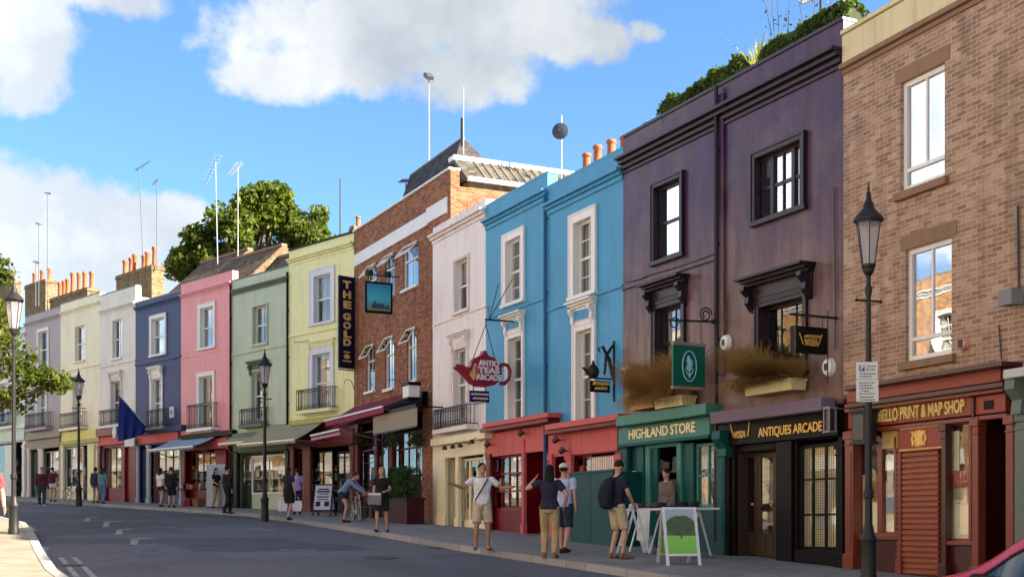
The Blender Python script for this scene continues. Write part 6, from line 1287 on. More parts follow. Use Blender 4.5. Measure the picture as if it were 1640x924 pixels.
    if bot_kind == 'skirt':
        rs = [[T((a + .02) * math.cos(t), (b_ + .02) * math.sin(t), z) for t in [2 * math.pi * i / 16 for i in range(16)]] for z, a, b_ in ((1.08, .13, .10), (.98, .165, .12))]
        mid = (legs[0][1] + legs[1][1]) / 2; rs += [[Vector((P0.x, P0.y, P0.z - .95)) * 0 + Vector((c.x + a * math.cos(t), c.y + b_ * math.sin(t), c.z)) for t in [2 * math.pi * i / 16 for i in range(16)]] for c, a, b_ in ((P0 + Vector((0, 0, -.05)), .185, .135), (P0.lerp(mid, .55), .20, .16), (P0.lerp(mid, .9), .205, .17))]; m.rings(rs)
    else:
        torso(m, .014, .8, 1.0)
        for hp, kn, an in legs:
            if bot_kind == 'shorts': m.tube([hp + Vector((0, 0, .04)), hp.lerp(kn, .5), hp.lerp(kn, .94)], [.105, .10, .095], 12)
            elif bot_kind == 'brief': m.tube([hp + Vector((0, 0, .04)), hp.lerp(kn, .45)], [.105, .10], 12)
            else: m.tube([hp + Vector((0, 0, .04)), hp.lerp(kn, .5), kn, kn.lerp(an, .5), an + Vector((0, 0, .0))], [.105, .092, .076, .070, .064], 12)
    remesh(m, {'skirt': 'skirt', 'trousers': 'trousers'}.get(bot_kind, 'shorts'), bottom, root, vox)
    for hp, kn, an in legs:
        s_ = 1 if hp.x > P0.x else -1; m = MB(); b0 = an + Vector((0, -.055, -.05)); rs = []
        for f, w, h in ((0, .032, .03), (.06, .040, .045), (.14, .043, .04), (.21, .045, .03), (.26, .030, .02)): c = b0 + Vector((s_ * .03 * f / .2, f, 0)); rs.append([c + Vector((w * math.cos(t), 0, h * math.sin(t) - (.005))) for t in [j * math.pi / 5 for j in range(10)]])
        m.rings(rs); m.tube([an + Vector((0, 0, -.04)), an + Vector((0, 0, .015))], [.045, .042], 10); remesh(m, 'shoe', shoe or cloth('dark_shoes', (.04, .035, .03)), root, .012, 1)
    hm = hairm or HAIRB; m = MB(); hball(m, (0, -.022, .042), .088, .098, .095)
    if hair == 'long':
        m.rings([[T(0, 0, 1.615) - T(0, 0, 1.615) + Hd(a * math.cos(t), c_ + b_ * math.sin(t), z) for t in [2 * math.pi * i / 12 for i in range(12)]] for z, a, b_, c_ in ((.06, .085, .07, -.04), (-.04, .095, .06, -.055), (-.14, .10, .05, -.075), (-.26, .085, .04, -.09), (-.33, .03, .02, -.09))])
    elif hair == 'bob': m.rings([[Hd(a * math.cos(t), c_ + b_ * math.sin(t), z) for t in [2 * math.pi * i / 12 for i in range(12)]] for z, a, b_, c_ in ((.06, .088, .075, -.03), (-.04, .098, .07, -.045), (-.12, .085, .055, -.05))])
    elif hair == 'tail': m.tube([Hd(0, -.11, .04), Hd(0, -.16, 0), Hd(0, -.15, -.12), Hd(0, -.13, -.2)], [.025, .035, .03, .01], 8)
    remesh(m, 'hair', hm, root, .014, 2)
    if hat: m = MB(); hball(m, (0, -.012, .068), .096, .108, .075); m.rings([[Hd(.085 * math.cos(t), .06 + .12 * math.sin(t), z) for t in [math.pi * i / 8 for i in range(9)]] for z in (.06, .072)]); m.build('cap', hat, root, True)
    if strap:
        m = MB(); pts = []
        for i in range(9): f = i / 8; q = T(-.10 + .26 * f, .135 + .02 * math.sin(f * 3.14), 1.42 - .44 * f); pts.append(q)
        for side in (1, -1): m.tube([Vector((p.x, p.y if side > 0 else P0.y - (p.y - P0.y), p.z)) for p in pts], .014, 6)
        m.build('strap', strap, root, True)
    root['_k'] = k; del root['_k']
    return root, T, arms, legs
CREAMT = cloth('beige_cotton', (.44, .36, .25)); KHAKI = cloth('khaki_cotton', (.36, .26, .14)); NAVYT = cloth('navy_cotton', (.022, .024, .045)); WHT = cloth('white_cotton', (.66, .65, .66), .08); LBLU = cloth('pale_blue_cotton', (.40, .45, .62), .1); BLKT = cloth('black_cotton', (.016, .015, .017)); DKBL = cloth('dark_denim', (.03, .035, .06)); MARN = cloth('maroon_cotton', (.08, .018, .025)); TEALT = cloth('teal_cotton', (.10, .26, .30)); JEAN = cloth('blue_denim', (.12, .19, .33)); LILAC = cloth('lilac_cotton', (.36, .28, .55)); BROWNJ = cloth('grey_brown_wool', (.15, .12, .10)); GREYC = cloth('grey_cotton', (.18, .18, .19)); REDT = cloth('red_cotton', (.45, .05, .05)); SLATEB = cloth('steel_blue_cotton', (.17, .25, .38))
SANDAL = cloth('tan_leather', (.20, .11, .06)); BLKSH = cloth('black_shoes', (.02, .02, .02)); WSH = cloth('white_shoes', (.5, .5, .5))
person('man in a white t-shirt and beige shorts holding both arms straight out sideways', 772, 880, 1.78, 8, WHT, CREAMT, skin=SKIN2, hands=((-.64, .12, 1.27), (.60, .22, 1.30)), elbow=((0, -.2, -1), (0, -.2, -1)), near=True, vox=.014, head=(15, 0), feet=((-.12, .0, 0), (.13, .02, 0)), strap=cloth('dark_strap', (.05, .045, .05)), shoe=SANDAL)
person('woman with long dark hair, navy top and khaki trousers, hand raised to her head', 880, 893, 1.74, 172, NAVYT, KHAKI, 'long', HAIRK, female=True, hands=((-.30, .12, 1.47), (.27, .12, .98)), elbow=((-1, .1, -.3), (1, -.6, -.2)), bot_kind='trousers', near=True, vox=.014, shoe=SANDAL, feet=((-.10, .06, 0), (.10, -.08, 0)))
person('man in a pale blue shirt, dark shorts and pale cap beside the long haired woman', 903, 886, 1.78, 160, LBLU, DKBL, hairm=HAIRB, hat=cloth('pale_cap', (.55, .52, .5)), near=True, vox=.014, feet=((-.10, .18, .0), (.10, -.24, .03)), hands=((-.27, .16, .86), (.26, -.02, .80)), shoe=BLKSH)
pr, T_, ar, lg = person('man in a navy t-shirt and beige shorts with a rucksack, looking down at the stall', 987, 894, 1.84, 118, NAVYT, CREAMT, hairm=HAIRB, near=True, vox=.014, hands=((-.22, .20, .98), (.16, .26, .96)), elbow=((-1, -.8, 0), (1, -.9, 0)), head=(0, 32), lean=3, shoe=SANDAL, feet=((-.11, -.04, 0), (.11, .06, 0)))
m = MB(); rs = []
for z, w, d in ((.86, .10, .05), (.90, .15, .10), (1.05, .165, .13), (1.22, .16, .12), (1.36, .13, .08), (1.42, .06, .04)): rs.append([T_(w * math.cos(t), -.135 - d * .75 + d * math.sin(t), z) for t in [2 * math.pi * i / 14 for i in range(14)]])
bp = thing('rucksack', 'dark navy rucksack on the back of the man in the navy t-shirt', 'rucksack', pr.location, pr.rotation_euler.z); bp.scale = pr.scale
m.rings(rs); remesh(m, 'bag', cloth('rucksack_navy', (.015, .016, .03)), bp, .018, 2)
m = MB()
for s_ in (-1, 1): m.tube([T_(s_ * .10, -.14, 1.38), T_(s_ * .115, -.02, 1.475), T_(s_ * .12, .12, 1.36), T_(s_ * .14, .09, 1.12), T_(s_ * .15, -.12, .95)], .018, 6)
m.build('strap', BLKT, bp, True)
hp = LB.world(RB.u(1068, -.2), -.2, 0); hp.z = gz(hp.x, hp.y) + .15
person('person in a grey brown coat standing in the green shop doorway', 0, 0, 1.70, -60, BROWNJ, DKBL, 'short', HAIRB, pos=hp, top_kind='coat', bot_kind='trousers', vox=.016, head=(0, 14))
person('fair woman in a black top and skirt with bare legs, holding a grey folder', 612, 851, 1.72, 0, BLKT, BLKT, 'bob', HAIRF, female=True, top_kind='tee', bot_kind='skirt', vox=.016, near=True, hands=((-.12, .24, 1.08), (.20, .16, .92)), feet=((-.13, -.04, 0), (.12, .10, 0)), head=(10, 8))
fp_ = ground(612, 851, .125); root = thing('folder', 'grey folder held by the fair woman in black', 'folder', (fp_.x - .16, fp_.y - .26, fp_.z + .86), rad(-6)); MB().prism([(-.2, -.14), (.16, -.16), (.18, .14), (-.18, .17)], 'y', -.015, .015).build('cover', GREYC, root); boxes('page', WHT, root, (-.17, .15, -.019, -.0155, .10, .155))
person('man in a steel blue shirt bending forward over the pub table', 552, 836, 1.78, 78, SLATEB, DKBL, hairm=HAIRB, top_kind='long', bot_kind='brief', lean=42, hip=(0, -.08, -.03), hands=((-.16, .62, .92), (.15, .66, .90)), elbow=((-1, 0, -.4), (1, 0, -.4)), vox=.016, feet=((-.12, -.06, 0), (.12, .02, 0)), shoe=BLKSH)
person('woman in a dark top and black skirt carrying white bags past the pub corner', 462, 832, 1.72, 150, NAVYT, BLKT, 'long', HAIRB, female=True, bot_kind='skirt', vox=.018, feet=((-.08, .14, 0), (.08, -.12, 0)), hands=((-.26, .04, .8), (.26, .05, .8)))
fp_ = ground(462, 832, .125)
for dx, lab in ((-.20, 'white carrier bag in the left hand of the woman by the pub corner'), (.27, 'white carrier bag in the right hand of the woman by the pub corner')):
    root = thing('carrier_bag', lab, 'bag', (fp_.x + dx, fp_.y + .02, fp_.z + .28), rad(15)); MB().rings([[(-.13, -.05, 0), (.13, -.05, 0), (.13, .05, 0), (-.13, .05, 0)], [(-.16, -.07, .15), (.16, -.07, .15), (.16, .07, .15), (-.16, .07, .15)], [(-.15, -.03, .34), (.15, -.03, .34), (.15, .03, .34), (-.15, .03, .34)]]).build('bag', WHT, root, True); MB().tube([(-.07, 0, .34), (-.04, 0, .45), (.04, 0, .45), (.07, 0, .34)], .008, 5).build('strap', WHT, root)
person('person in a lilac top half hidden behind the woman with white bags', 476, 824, 1.70, -165, LILAC, DKBL, 'short', HAIRB, bot_kind='trousers', vox=.02, female=True)
person('dark haired woman in a black top by the white board', 346, 813, 1.70, 60, BLKT, KHAKI, 'long', HAIRK, female=True, vox=.02, bot_kind='trousers', hands=((-.2, .25, 1.05), (.2, .27, 1.02)), feet=((-.1, .1, 0), (.1, -.1, 0)))
person('man all in black walking beside the white board', 364, 822, 1.76, 135, BLKT, BLKT, hairm=HAIRK, top_kind='long', bot_kind='trousers', vox=.02, feet=((-.09, .18, 0), (.09, -.2, .02)))
person('woman with dark hair in a white top and dark shorts under the blue striped awning', 257, 811, 1.68, 150, WHT, DKBL, 'long', HAIRK, female=True, bot_kind='brief', vox=.02, feet=((-.08, .12, 0), (.08, -.1, 0)))
person('person in dark clothes and a green cap beside the woman in the white top', 274, 812, 1.72, 170, BLKT, BLKT, hairm=HAIRK, top_kind='long', bot_kind='shorts', vox=.02, hat=cloth('green_cap', (.10, .16, .06)))
person('woman with a dark blue jacket and bare legs before the red shop', 153, 805, 1.68, 175, DKBL, GREYC, 'tail', HAIRB, female=True, top_kind='coat', bot_kind='brief', vox=.022)
person('woman in a teal top and blue jeans before the red shop', 164, 806, 1.66, 165, TEALT, JEAN, 'long', HAIRB, female=True, bot_kind='trousers', vox=.022, feet=((-.09, .12, 0), (.09, -.1, 0)))
person('person in a maroon top and navy trousers walking at the road edge', 67, 811, 1.76, 20, MARN, DKBL, hairm=HAIRK, top_kind='long', bot_kind='trousers', vox=.022, pos=ground(67, 811, .01), feet=((-.09, .2, 0), (.09, -.16, .02)), shoe=WSH)
person('person in a maroon top and white shorts by the grey house', 84, 803, 1.66, 170, MARN, WHT, 'short', HAIRB, vox=.022, bot_kind='brief')
nq = ground(-24, 905, .12)
person('person in a red top cut off by the left edge, on the near pavement', 0, 0, 1.74, 40, REDT, WHT, hairm=HAIRB, pos=nq, top_kind='tee', bot_kind='shorts', vox=.016, hands=((-.24, .18, .92), (.34, -.02, .98)), lean=8)
# seated drinkers at the pub
def cafe_table(label, p, r_=.36):
    root = thing('cafe_table', label, 'table', p); MB().lathe([(r_, .71), (r_, .74), (.01, .745)], 20).build('table_top', plain('dark_table', (.06, .045, .035), .4), root, True); MB().tube([(0, 0, 0), (0, 0, .72)], .03, 8).lathe([(.22, 0), (.2, .03), (.03, .06)], 14).build('stem', BLACKIRON, root); return root
def chair(label, p, rz, mat):
    root = thing('cafe_chair', label, 'chair', p, rz, 'chairs outside the pub'); boxes('seat', mat, root, (-.2, .2, -.2, .2, .43, .46))
    for x in (-.18, .18):
        for y in (-.18, .18): boxes('leg', mat, root, (x - .018, x + .018, y - .018, y + .018, 0, .43))
    boxes('backrest', mat, root, (-.2, -.17, -.215, -.185, .46, .88), (.17, .2, -.215, -.185, .46, .88), (-.17, .17, -.21, -.19, .78, .86), (-.17, .17, -.21, -.19, .6, .66)); return root
t1 = ground(578, 828, .12); cafe_table('round dark table outside the pub, beneath the bending man', t1); DW = plain('dark_chair_wood', (.045, .028, .02), .45)
c1 = ground(592, 833, .12); chair('dark wooden chair at the pub table in front of the fair woman', c1, rad(100), DW); c0 = ground(566, 822, .12); chair('dark wooden chair behind the pub table', (c0.x + .25, c0.y + .35, c0.z), rad(170), DW)
sp_ = Vector((t1.x + .42, t1.y + .55, gz(t1.x + .42, t1.y + .55) + .12)); chair('dark wooden chair under the seated drinker', sp_, rad(160), DW)
person('seated drinker in a plum top behind the pub table', 0, 0, 1.70, -20, cloth('plum_cotton', (.14, .05, .10)), DKBL, 'short', HAIRB, pos=sp_, hip=(0, -.05, -.40), feet=((-.12, .38, 0), (.12, .38, 0)), knee=((-.1, 1, 1), (.1, 1, 1)), hands=((-.15, .42, .80), (.16, .42, .80)), bot_kind='trousers', vox=.018)
for dx, dy, lab in ((.08, -.1, 'tall glass of beer on the pub table'), (-.14, .12, 'second glass on the pub table, nearer the bending man')):
    root = thing('beer_glass', lab, 'glass', (t1.x + dx, t1.y + dy, t1.z + .745)); MB().lathe([(.03, 0), (.04, .15), (.036, .15), (.028, .01)], 10).build('glass', LGLASS, root, True); MB().lathe([(.026, .012), (.034, .12), (.01, .121)], 10).build('beer', plain('amber_beer', (.35, .16, .02), .2), root, True)
# bicycle by the pub table, and one by the far shop
def bicycle(label, p, rz, cmat):
    root = thing('bicycle', label, 'bicycle', p, rz)
    for x in (-.52, .52):
        w = MB(); w.tube([(x + .33 * math.cos(a), 0, .34 + .33 * math.sin(a)) for a in [k * math.pi / 14 for k in range(29)]], .018, 6); t_ = w.build('wheel', BLKSH, root, True); s_ = MB()
        for k in range(12): a = k * math.pi / 6; s_.tube([(x, 0, .34), (x + .31 * math.cos(a), 0, .34 + .31 * math.sin(a))], .004, 4)
        s_.tube([(x + .305 * math.cos(a), 0, .34 + .305 * math.sin(a)) for a in [k * math.pi / 14 for k in range(29)]], .010, 5); s_.build('rim', STEEL, t_)
    f_ = MB(); bb, st, hd_, rr_, fr_ = (-.08, 0, .30), (-.2, 0, .82), (.38, 0, .85), (-.52, 0, .34), (.52, 0, .34)
    for a, c in ((bb, st), (bb, hd_), ((-.18, 0, .76), (.37, 0, .80)), (rr_, bb), (rr_, (-.18, 0, .76)), (hd_, fr_)): f_.tube([a, c], .016, 6)
    f_.build('frame', cmat, root); m = MB(); m.tube([(-.32, 0, .86), (-.2, 0, .87), (-.06, 0, .86)], [.06, .05, .02], 8); m.build('saddle', BLKSH, root); m = MB(); m.tube([(.38, 0, .84), (.36, 0, .98)], .014, 6); m.tube([(.30, -.27, 1.0), (.38, -.15, .98), (.38, .15, .98), (.30, .27, 1.0)], .013, 6); m.build('handlebar', BLACKIRON, root); m = MB(); m.tube([(-.08, -.02, .30), (-.08, .02, .30)], .09, 12); m.build('chainring', STEEL, root); return root
b1 = ground(578, 834, .12); bicycle('bicycle leaning by the pub table, pale front wheel showing', (b1.x - .15, b1.y + .1, b1.z), rad(-70), plain('cream_frame', (.4, .36, .28), .4))
b2 = ground(118, 803, .12); bicycle('dark bicycle against the farthest street lamp', (b2.x, b2.y, b2.z), rad(-35), BLACKIRON)

# ------------------------------------------------------------------ boards, stall, hoarding, planter
def a_board(label, p, rz, w, h, spread, frame, face, cat='sign board', lean=None):
    root = thing('a_board', label, cat, p, rz); s_ = spread / 2
    for sgn, nm in ((-1, 'front_panel'), (1, 'back_panel')):
        m = MB(); n = Vector((0, sgn * s_, 0)); t = .04
        def at2(x, f): return Vector((x, sgn * s_ * (1 - f), h * f))
        for x0, x1, f0, f1 in ((-w / 2, -w / 2 + .05, 0, 1), (w / 2 - .05, w / 2, 0, 1), (-w / 2 + .05, w / 2 - .05, .16, .20), (-w / 2 + .05, w / 2 - .05, .96, 1)):
            m.rings([[at2(x, f) + Vector((0, sgn * d_, 0)) for x, f in ((x0, f0), (x1, f0), (x1, f1), (x0, f1))] for d_ in (-t / 2, t / 2)])
        fo = m.build(nm, frame, root)
        if face:
            m = MB(); m.rings([[at2(x, f) + Vector((0, sgn * d_, 0)) for x, f in ((-w / 2 + .05, .2), (w / 2 - .05, .2), (w / 2 - .05, .96), (-w / 2 + .05, .96))] for d_ in (-.012, .012)]); m.build('poster', face, fo)
        else: boxes('rung', frame, fo, (-w / 2 + .05, w / 2 - .05, sgn * s_ * .5 - .015, sgn * s_ * .5 + .015, h * .48, h * .52))
    return root
def poster_mat(h):
    g = G('meadow_poster'); sp = g.n('ShaderNodeSeparateXYZ'); g.L.new(g.obj(), sp.inputs[0]); f_ = g.noise(12, 5)
    r = g.n('ShaderNodeValToRGB'); els = r.color_ramp.elements; els[0].position = .0; els[0].color = (.14, .42, .03, 1); els[1].position = 1; els[1].color = (.36, .40, .44, 1)
    x = els.new(.50); x.color = (.22, .52, .06, 1); x = els.new(.515); x.color = (.05, .10, .02, 1); x = els.new(.62); x.color = (.12, .16, .10, 1); x = els.new(.78); x.color = (.34, .37, .40, 1)
    zz_ = g.math('ADD', g.math('DIVIDE', sp.outputs[2], h), g.math('MULTIPLY', g.math('SUBTRACT', f_, .5), .04)); g.L.new(zz_, r.inputs[0])
    # round tree on the poster
    dx = g.math('DIVIDE', sp.outputs[0], .27); dz = g.math('DIVIDE', g.math('SUBTRACT', zz_, .68), .17); d = g.math('ADD', g.math('MULTIPLY', dx, dx), g.math('MULTIPLY', dz, dz)); d = g.math('ADD', d, g.math('MULTIPLY', g.math('SUBTRACT', g.noise(20, 3), .5), .9))
    k = g.math('LESS_THAN', d, 1); tr = g.math('MULTIPLY', g.math('LESS_THAN', g.math('ABSOLUTE', sp.outputs[0], 0), .018), g.math('MULTIPLY', g.math('GREATER_THAN', zz_, .46), g.math('LESS_THAN', zz_, .6)))
    c = g.mix(g.math('MAXIMUM', k, tr), r.outputs[0], g.mix(f_, (.012, .03, .006, 1), (.09, .15, .03, 1))); g.L.new(c, g.p.inputs['Base Color']); g.p.inputs['Roughness'].default_value = .3; return g.m
ALU = plain('white_aluminium', (.62, .63, .64), .35, .3)
p = ground(1091, 905, .12); h_ = 1.02
a_board('white framed board with a green meadow and tree poster in front of the stall', (p.x, p.y + .35, p.z), rad(8), .62, h_, .7, ALU, poster_mat(h_))
p = ground(1014, 886, .12); a_board('bare white trestle frame seen from its side, left of the meadow board', (p.x, p.y, p.z), rad(96), .55, 1.0, .56, ALU, None, 'trestle')
p = ground(518, 826, .12); ab = a_board('pale blue chalk style board with dark printing outside the pub', (p.x, p.y + .2, p.z), rad(-12), .72, 1.15, .6, BLACKIRON, plain('pale_blue_poster', (.45, .50, .60), .5))
m = MB(); fp2 = ab.children[0]
def onb(x, f): return Vector((x, -.30 * (1 - f) - .016, 1.15 * f))
for x0, x1, f0, f1 in ((-.2, .2, .82, .86), (-.25, .25, .74, .79), (-.18, .2, .68, .71), (-.22, .22, .58, .62), (-.25, -.08, .3, .46), (.08, .25, .3, .46), (-.2, .2, .5, .53)): m.rings([[onb(x, f) + Vector((0, d_, 0)) for x, f in ((x0, f0), (x1, f0), (x1, f1), (x0, f1))] for d_ in (-.004, .004)])
m.build('printing', NAVYT, fp2)
p = LA.world(RA.u(346, -.9), -.9); root = thing('white_board', 'tall blank white display board standing under the end of the striped awning', 'board', (p.x, p.y, gz(p.x, p.y) + .12), LA.rz() + .35); boxes('panel', paint('board_grey_white', srgb(160, 166, 178), .6, .3), root, (-.5, .5, -.03, .03, .05, 1.85)); boxes('foot', STEEL, root, (-.45, -.38, -.25, .25, 0, .05), (.38, .45, -.25, .25, 0, .05))
# market stall in front of the green shop
p = LB.world(RB.u(1072, -1.15), -1.15); root = thing('trestle_table', 'long stall table with white cloths in front of the green shop', 'table', (p.x, p.y, gz(p.x, p.y) + .12), LB.rz()); L_ = 1.22; st = root
boxes('table_top', paint('stall_white', srgb(222, 220, 214), .6, .3), root, (-L_, L_, -.35, .35, .88, .92))
for x in (-L_ + .15, -.3, L_ - .2): MB().tube([(x, -.28, 0), (x, .0, .88)], .022, 6).tube([(x, .28, 0), (x, .0, .88)], .022, 6).build('leg', ALU, root)
CL = paint('stall_cloth', srgb(226, 226, 226), .9, .2)
for a, c, lo in ((-.62, -.14, .28), (.80, 1.16, .24)):
    n = 18; rows = [[(a + (c - a) * (k / n) * (1 - .10 * t) + .03 * t, -.365 - .03 * math.sin(k * 1.9) * t - .02 * t, .926 - (.926 - lo) * t) for k in range(n + 1)] for t in (0, .3, .6, 1)]
    m = MB(); m.rings([[(x, .0, z + .004) for x, y, z in rows[0]]] + rows, cap=False, close=False); m.rings([[(x, y + .012, z) for x, y, z in r_] for r_ in rows], cap=False, close=False); m.build('cloth', CL, root, True, fix=False)
r = random.Random(9); labs = ['dark hat', 'brown bowl', 'small box', 'cap']
def hat(label, x, y, mat, k):
    o = thing('hat', label, 'hat', st.location + Matrix.Rotation(st.rotation_euler.z, 3, 'Z') @ Vector((x, y, .922)), r.uniform(0, 3), 'hats laid out on the stall'); MB().lathe([(.16 * k, 0), (.165 * k, .012), (.10 * k, .02), (.095 * k, .09), (.08 * k, .115), (.01, .12)], 14).build('crown', mat, o, True); MB().lathe([(.101 * k, .02), (.102 * k, .045), (.096 * k, .046)], 14).build('band', BLKT, o); return o
hm_ = [cloth('hat_brown', (.10, .06, .04)), cloth('hat_black', (.02, .02, .02)), cloth('hat_grey', (.12, .11, .11))]
hl = [('brown felt hat at the left end of the stall', 0), ('grey felt hat second on the stall', 2), ('brown hat third from the left on the stall', 0), ('black hat left of the middle of the stall', 1), ('black hat in the middle of the stall', 1), ('grey hat behind the meadow board on the stall', 2), ('black hat right of the meadow board', 1), ('brown hat near the right end of the stall', 0), ('black hat at the right end of the stall', 1)]
for i, (lb, q) in enumerate(hl): hat(lb, -1.1 + i * .27, r.uniform(-.15, .1), hm_[q], r.uniform(.85, 1.1))
root = thing('litter_bin', 'pale cylindrical bin under the left part of the stall table', 'bin', st.location + Matrix.Rotation(st.rotation_euler.z, 3, 'Z') @ Vector((-.72, -.05, 0)), 0); MB().lathe([(.11, 0), (.13, .36), (.12, .36), (.105, .02)], 14).build('drum', CL, root, True); MB().lathe([(.135, .36), (.14, .38), (.02, .385)], 14).build('lid', STEEL, root, True)
u0_, u1_ = LB.uz(914, HY, -.75)[0], LB.uz(984, HY, -.75)[0]; p = LB.world(u0_, -.75); root = thing('hoarding', 'tall dark green hoarding panel in front of the second red shop', 'hoarding', (p.x, p.y, gz(p.x, p.y) + .12), LB.rz()); W = u1_ - u0_; hh = LB.uz(948, 757, -.75)[1] + LB.oz - root.location.z
HG = paint('hoarding_green', srgb(8, 66, 66), .5, .35); boxes('panel', HG, root, (0, W / 2 - .003, -.03, .03, -.1, hh), (W / 2 + .003, W, -.03, .03, -.1, hh)); boxes('cap_rail', HG, root, (-.02, W + .02, -.045, .045, hh + .001, hh + .05)); boxes('side_panel', HG, root, (W - .06, W, .031, .74, -.1, hh)); boxes('side_panel', HG, root, (0, .06, .031, .74, -.1, hh))
p = LB.world(RB.u(650, -.75), -.75); root = thing('planter', 'dark red planter box with a tall clipped hedge at the pub front', 'planter', (p.x, p.y, gz(p.x, p.y) + .12), LB.rz()); boxes('box', paint('dark_planter', srgb(58, 16, 18), .5), root, (-.85, .8, -.28, .3, -.1, .72)); boxes('rim', paint('dark_planter', srgb(58, 16, 18), .5), root, (-.88, .83, -.31, .33, .72, .78)); r = random.Random(2); m = MB()
leaves(m, [(r.uniform(-.84, .79), (-.27 if r.random() < .5 else r.uniform(-.27, .28)), r.uniform(.76, 1.66 + .1 * math.sin(q * .37))) for q in range(4200)], .055, r); m.build('foliage', leaf('dark_hedge_leaves', (.018, .045, .012), (.05, .10, .025), .2), root, fix=False); boxes('stems', plain('hedge_stems', (.03, .04, .012), .9), root, (-.78, .74, -.2, .22, .7, 1.5))
# hanging baskets under the pub awning
for i, (px, lab) in enumerate(((578, 'hanging basket at the left end of the pub front'), (632, 'hanging basket in the middle of the pub front'), (668, 'hanging basket at the right end of the pub front'))):
    q = LB.world(RB.u(px, -.55), -.55); z_ = LB.uz(px, 700, -.55)[1] + LB.oz; root = thing('hanging_basket', lab, 'hanging basket', (q.x, q.y, z_), 0, 'hanging baskets'); MB().lathe([(.02, -.2), (.15, -.12), (.2, 0), (.02, .01)], 12).build('basket', DW, root, True); m = MB(); r = random.Random(i); leaves(m, [((lambda a, q_: (q_ * math.cos(a), q_ * math.sin(a), r.uniform(-.28, .16)))(r.uniform(0, 6.28), r.uniform(.05, .3))) for _ in range(420)], .045, r); m.build('flowers', leaf('basket_leaves', (.03, .06, .015), (.14, .12, .06), .2), root, fix=False); MB().tube([(0, 0, 0), (0, 0, .5)], .008, 4).build('chain', BLACKIRON, root)
# cafe things before the pink shop
for px, lab in ((298, 'small table with wares under the striped awning'),):
    q = LA.world(RA.u(px, -.9), -.9); cafe_table(lab, (q.x, q.y, gz(q.x, q.y) + .12), .5); tq = q
for i in range(6):
    lab = ['terracotta pot at the left of the small table', 'cream jug on the small table', 'red tin on the small table', 'brown basket on the small table', 'pale bowl on the small table', 'orange pot at the right of the small table'][i]; a = i * 1.05
    root = thing('ornament', lab, 'ornament', (tq.x + .3 * math.cos(a), tq.y + .3 * math.sin(a), gz(tq.x, tq.y) + .865)); MB().lathe([(.05, 0), (.09, .06), (.07, .16 + .03 * (i % 3)), (.075, .18 + .03 * (i % 3)), (.02, .02)], 10).build('vessel', [POT, CREAMJ, RED, SANDAL, SIGNW, CORAL][i], root, True)
for px, lab, mt in ((318, 'wicker basket standing on the pavement before the pink shop', SANDAL), (306, 'red crate on the pavement under the small table', RED)):
    q = LA.world(RA.u(px, -.85), -.85); root = thing('crate', lab, 'crate', (q.x, q.y, gz(q.x, q.y) + .12), LA.rz()); MB().rings([[(-.2, -.15, 0), (.2, -.15, 0), (.2, .15, 0), (-.2, .15, 0)], [(-.25, -.2, .34), (.25, -.2, .34), (.25, .2, .34), (-.25, .2, .34)], [(-.22, -.17, .34), (.22, -.17, .34), (.22, .17, .34), (-.22, .17, .34)], [(-.18, -.13, .05), (.18, -.13, .05), (.18, .13, .05), (-.18, .13, .05)]]).build('basket', mt, root); boxes('rim', DW, root, (-.26, .26, -.21, -.2, .31, .35), (-.26, .26, .2, .21, .31, .35))

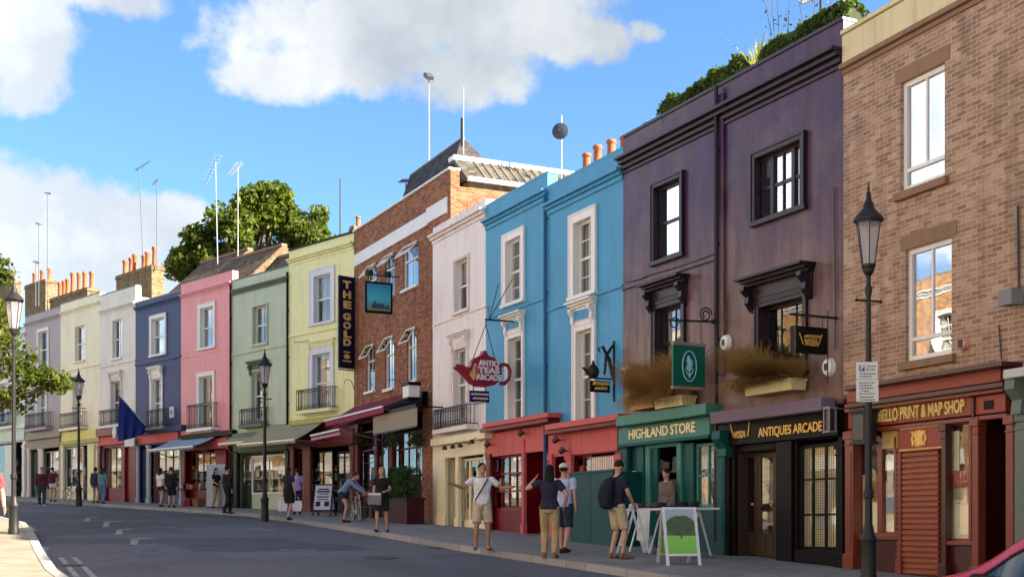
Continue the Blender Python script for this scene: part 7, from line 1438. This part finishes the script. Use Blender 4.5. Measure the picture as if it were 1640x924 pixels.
# ------------------------------------------------------------------ parked red car at the bottom right
def car():
    d = Vector((-.4364, .8998, 0)); ap = Vector((3.38, 9.6, 0)); side = Vector((.9, .436, 0)); c = ap - d * 1.0 + side * .85
    root = thing('parked_car', 'red hatchback parked at the bottom right corner, mostly out of the picture', 'car', (c.x, c.y, gz(c.x, c.y)), math.atan2(d.y, d.x)); root.rotation_euler = (0, rad(-2.2), math.atan2(d.y, d.x))
    g = G('red_car_paint'); g.p.inputs['Base Color'].default_value = (.40, .008, .012, 1); g.p.inputs['Roughness'].default_value = .25; g.p.inputs['Coat Weight'].default_value = .4; g.p.inputs['Coat Roughness'].default_value = .04; RC_ = g.m
    def ring(x, zb, zs, zt, hw, ht): return [(x, -hw * .9, zb), (x, -hw, zb + .18), (x, -hw, (zb + zs) / 2 + .1), (x, -hw * .96, zs), (x, -ht, zt - .05), (x, -ht * .6, zt), (x, ht * .6, zt), (x, ht, zt - .05), (x, hw * .96, zs), (x, hw, (zb + zs) / 2 + .1), (x, hw, zb + .18), (x, hw * .9, zb)]
    S_ = [(-1.98, .42, .70, .74, .66, .50), (-1.90, .26, .86, .92, .80, .62), (-1.72, .22, .92, 1.12, .85, .62), (-1.45, .22, .94, 1.36, .86, .58), (-1.0, .22, .94, 1.455, .865, .60), (-.4, .22, .93, 1.52, .87, .62), (.1, .22, .92, 1.50, .87, .62), (.5, .22, .91, 1.38, .87, .64), (.85, .22, .90, 1.12, .865, .62), (1.1, .22, .89, .96, .86, .70), (1.5, .22, .84, .89, .85, .72), (1.85, .26, .74, .78, .80, .66), (2.02, .40, .60, .63, .66, .55)]
    b_ = MB(); b_.rings([ring(*s_) for s_ in S_]); body = b_.build('body', RC_, root, True); ss = body.modifiers.new('sub', 'SUBSURF'); ss.levels = ss.render_levels = 2
    DG = glass('car_glass', .12, (.12, .16, .2)); DGm = plain('car_window_dark', (.012, .02, .03), .06, 0, .8)
    def roofz(x): 
        for a, c_ in zip(S_, S_[1:]):
            if a[0] <= x <= c_[0]: t = (x - a[0]) / (c_[0] - a[0]); return a[3] + (c_[3] - a[3]) * t, a[2] + (c_[2] - a[2]) * t, a[4] + (c_[4] - a[4]) * t, a[5] + (c_[5] - a[5]) * t
    for s_ in (-1, 1):
        for xa, xb in ((-1.35, -.42), (-.36, .86)):
            m = MB(); lo, hi = [], []; n = 12
            for k in range(n + 1):
                x = xa + (xb - xa) * k / n; zt, zs, hw, ht = roofz(x); z1_ = max(zt - .25, zs + .03); t = (z1_ - zs) / max(zt - .05 - zs, .05); lo.append((x, s_ * (hw * .96 + .004), zs + .02)); hi.append((x, s_ * (hw * .96 + (ht - hw * .96) * min(t, 1) + .008), z1_))
            m.rings([lo, hi], cap=False, close=False); m.rings([[(x, y - s_ * .01, z) for x, y, z in q] for q in (lo, hi)], cap=False, close=False); m.build('side_window', DGm, root, True, fix=False)
            f_ = MB(); f_.tube([lo[0]] + hi + [lo[-1]] + lo[::-1], .014, 5); f_.build('window_trim', BLKSH, root)
        boxes('door_handle', RC_, root, *[(x, x + .18, *sorted((s_ * .865, s_ * .90)), .80, .83) for x in (-.75, .1)]); m = MB(); m.ball((.98, s_ * .96, .84), .06, .09, .055, 10, 7); m.build('mirror', RC_, root, True)
        m = MB(); m.ball((1.86, s_ * .6, .70), .14, .16, .09, 12, 8); m.build('headlight', LGLASS, root, True); m = MB(); m.ball((-1.87, s_ * .70, .86), .08, .10, .17, 12, 8); m.build('tail_light', plain('tail_red', (.35, .01, .01), .2), root, True)
        for x in (-1.25, 1.28):
            m = MB(); m.rings([[(x + r_ * math.cos(a), s_ * y, .31 + r_ * math.sin(a)) for a in [k * math.pi / 14 for k in range(28)]] for r_, y in ((.2, .68), (.31, .68), (.315, .72), (.315, .86), (.30, .885), (.2, .885))]); w_ = m.build('wheel', BLKSH, root, True); m = MB(); m.rings([[(x + r_ * math.cos(a), s_ * y, .31 + r_ * math.sin(a)) for a in [k * math.pi / 10 for k in range(20)]] for r_, y in ((.205, .84), (.205, .892), (.16, .875), (.05, .885))]); m.build('rim', STEEL, w_)
    for nm, xs in (('windscreen', (.30, .98)), ('rear_window', (-1.80, -1.22))):
        m = MB(); a, c_ = xs; rw = []
        for x in [a + (c_ - a) * k / 8 for k in range(9)]: zt, zs, hw, ht = roofz(x); rw.append([(x, y * ht * .70, zt + .004) for y in (-1, -.6, 0, .6, 1)])
        m.rings(rw, cap=False, close=False); m.rings([[(x, y, z - .01) for x, y, z in q] for q in rw], cap=False, close=False); m.build(nm, DGm, root, True, fix=False)
    boxes('number_plate', plain('plate_yellow', (.6, .5, .05), .4), root, (-2.0, -1.975, -.26, .26, .55, .66)); boxes('bumper', RC_, root, (-2.0, -1.93, -.6, .6, .40, .52), (1.98, 2.04, -.55, .55, .38, .5))
car()
bake_texts(); bake_remesh()
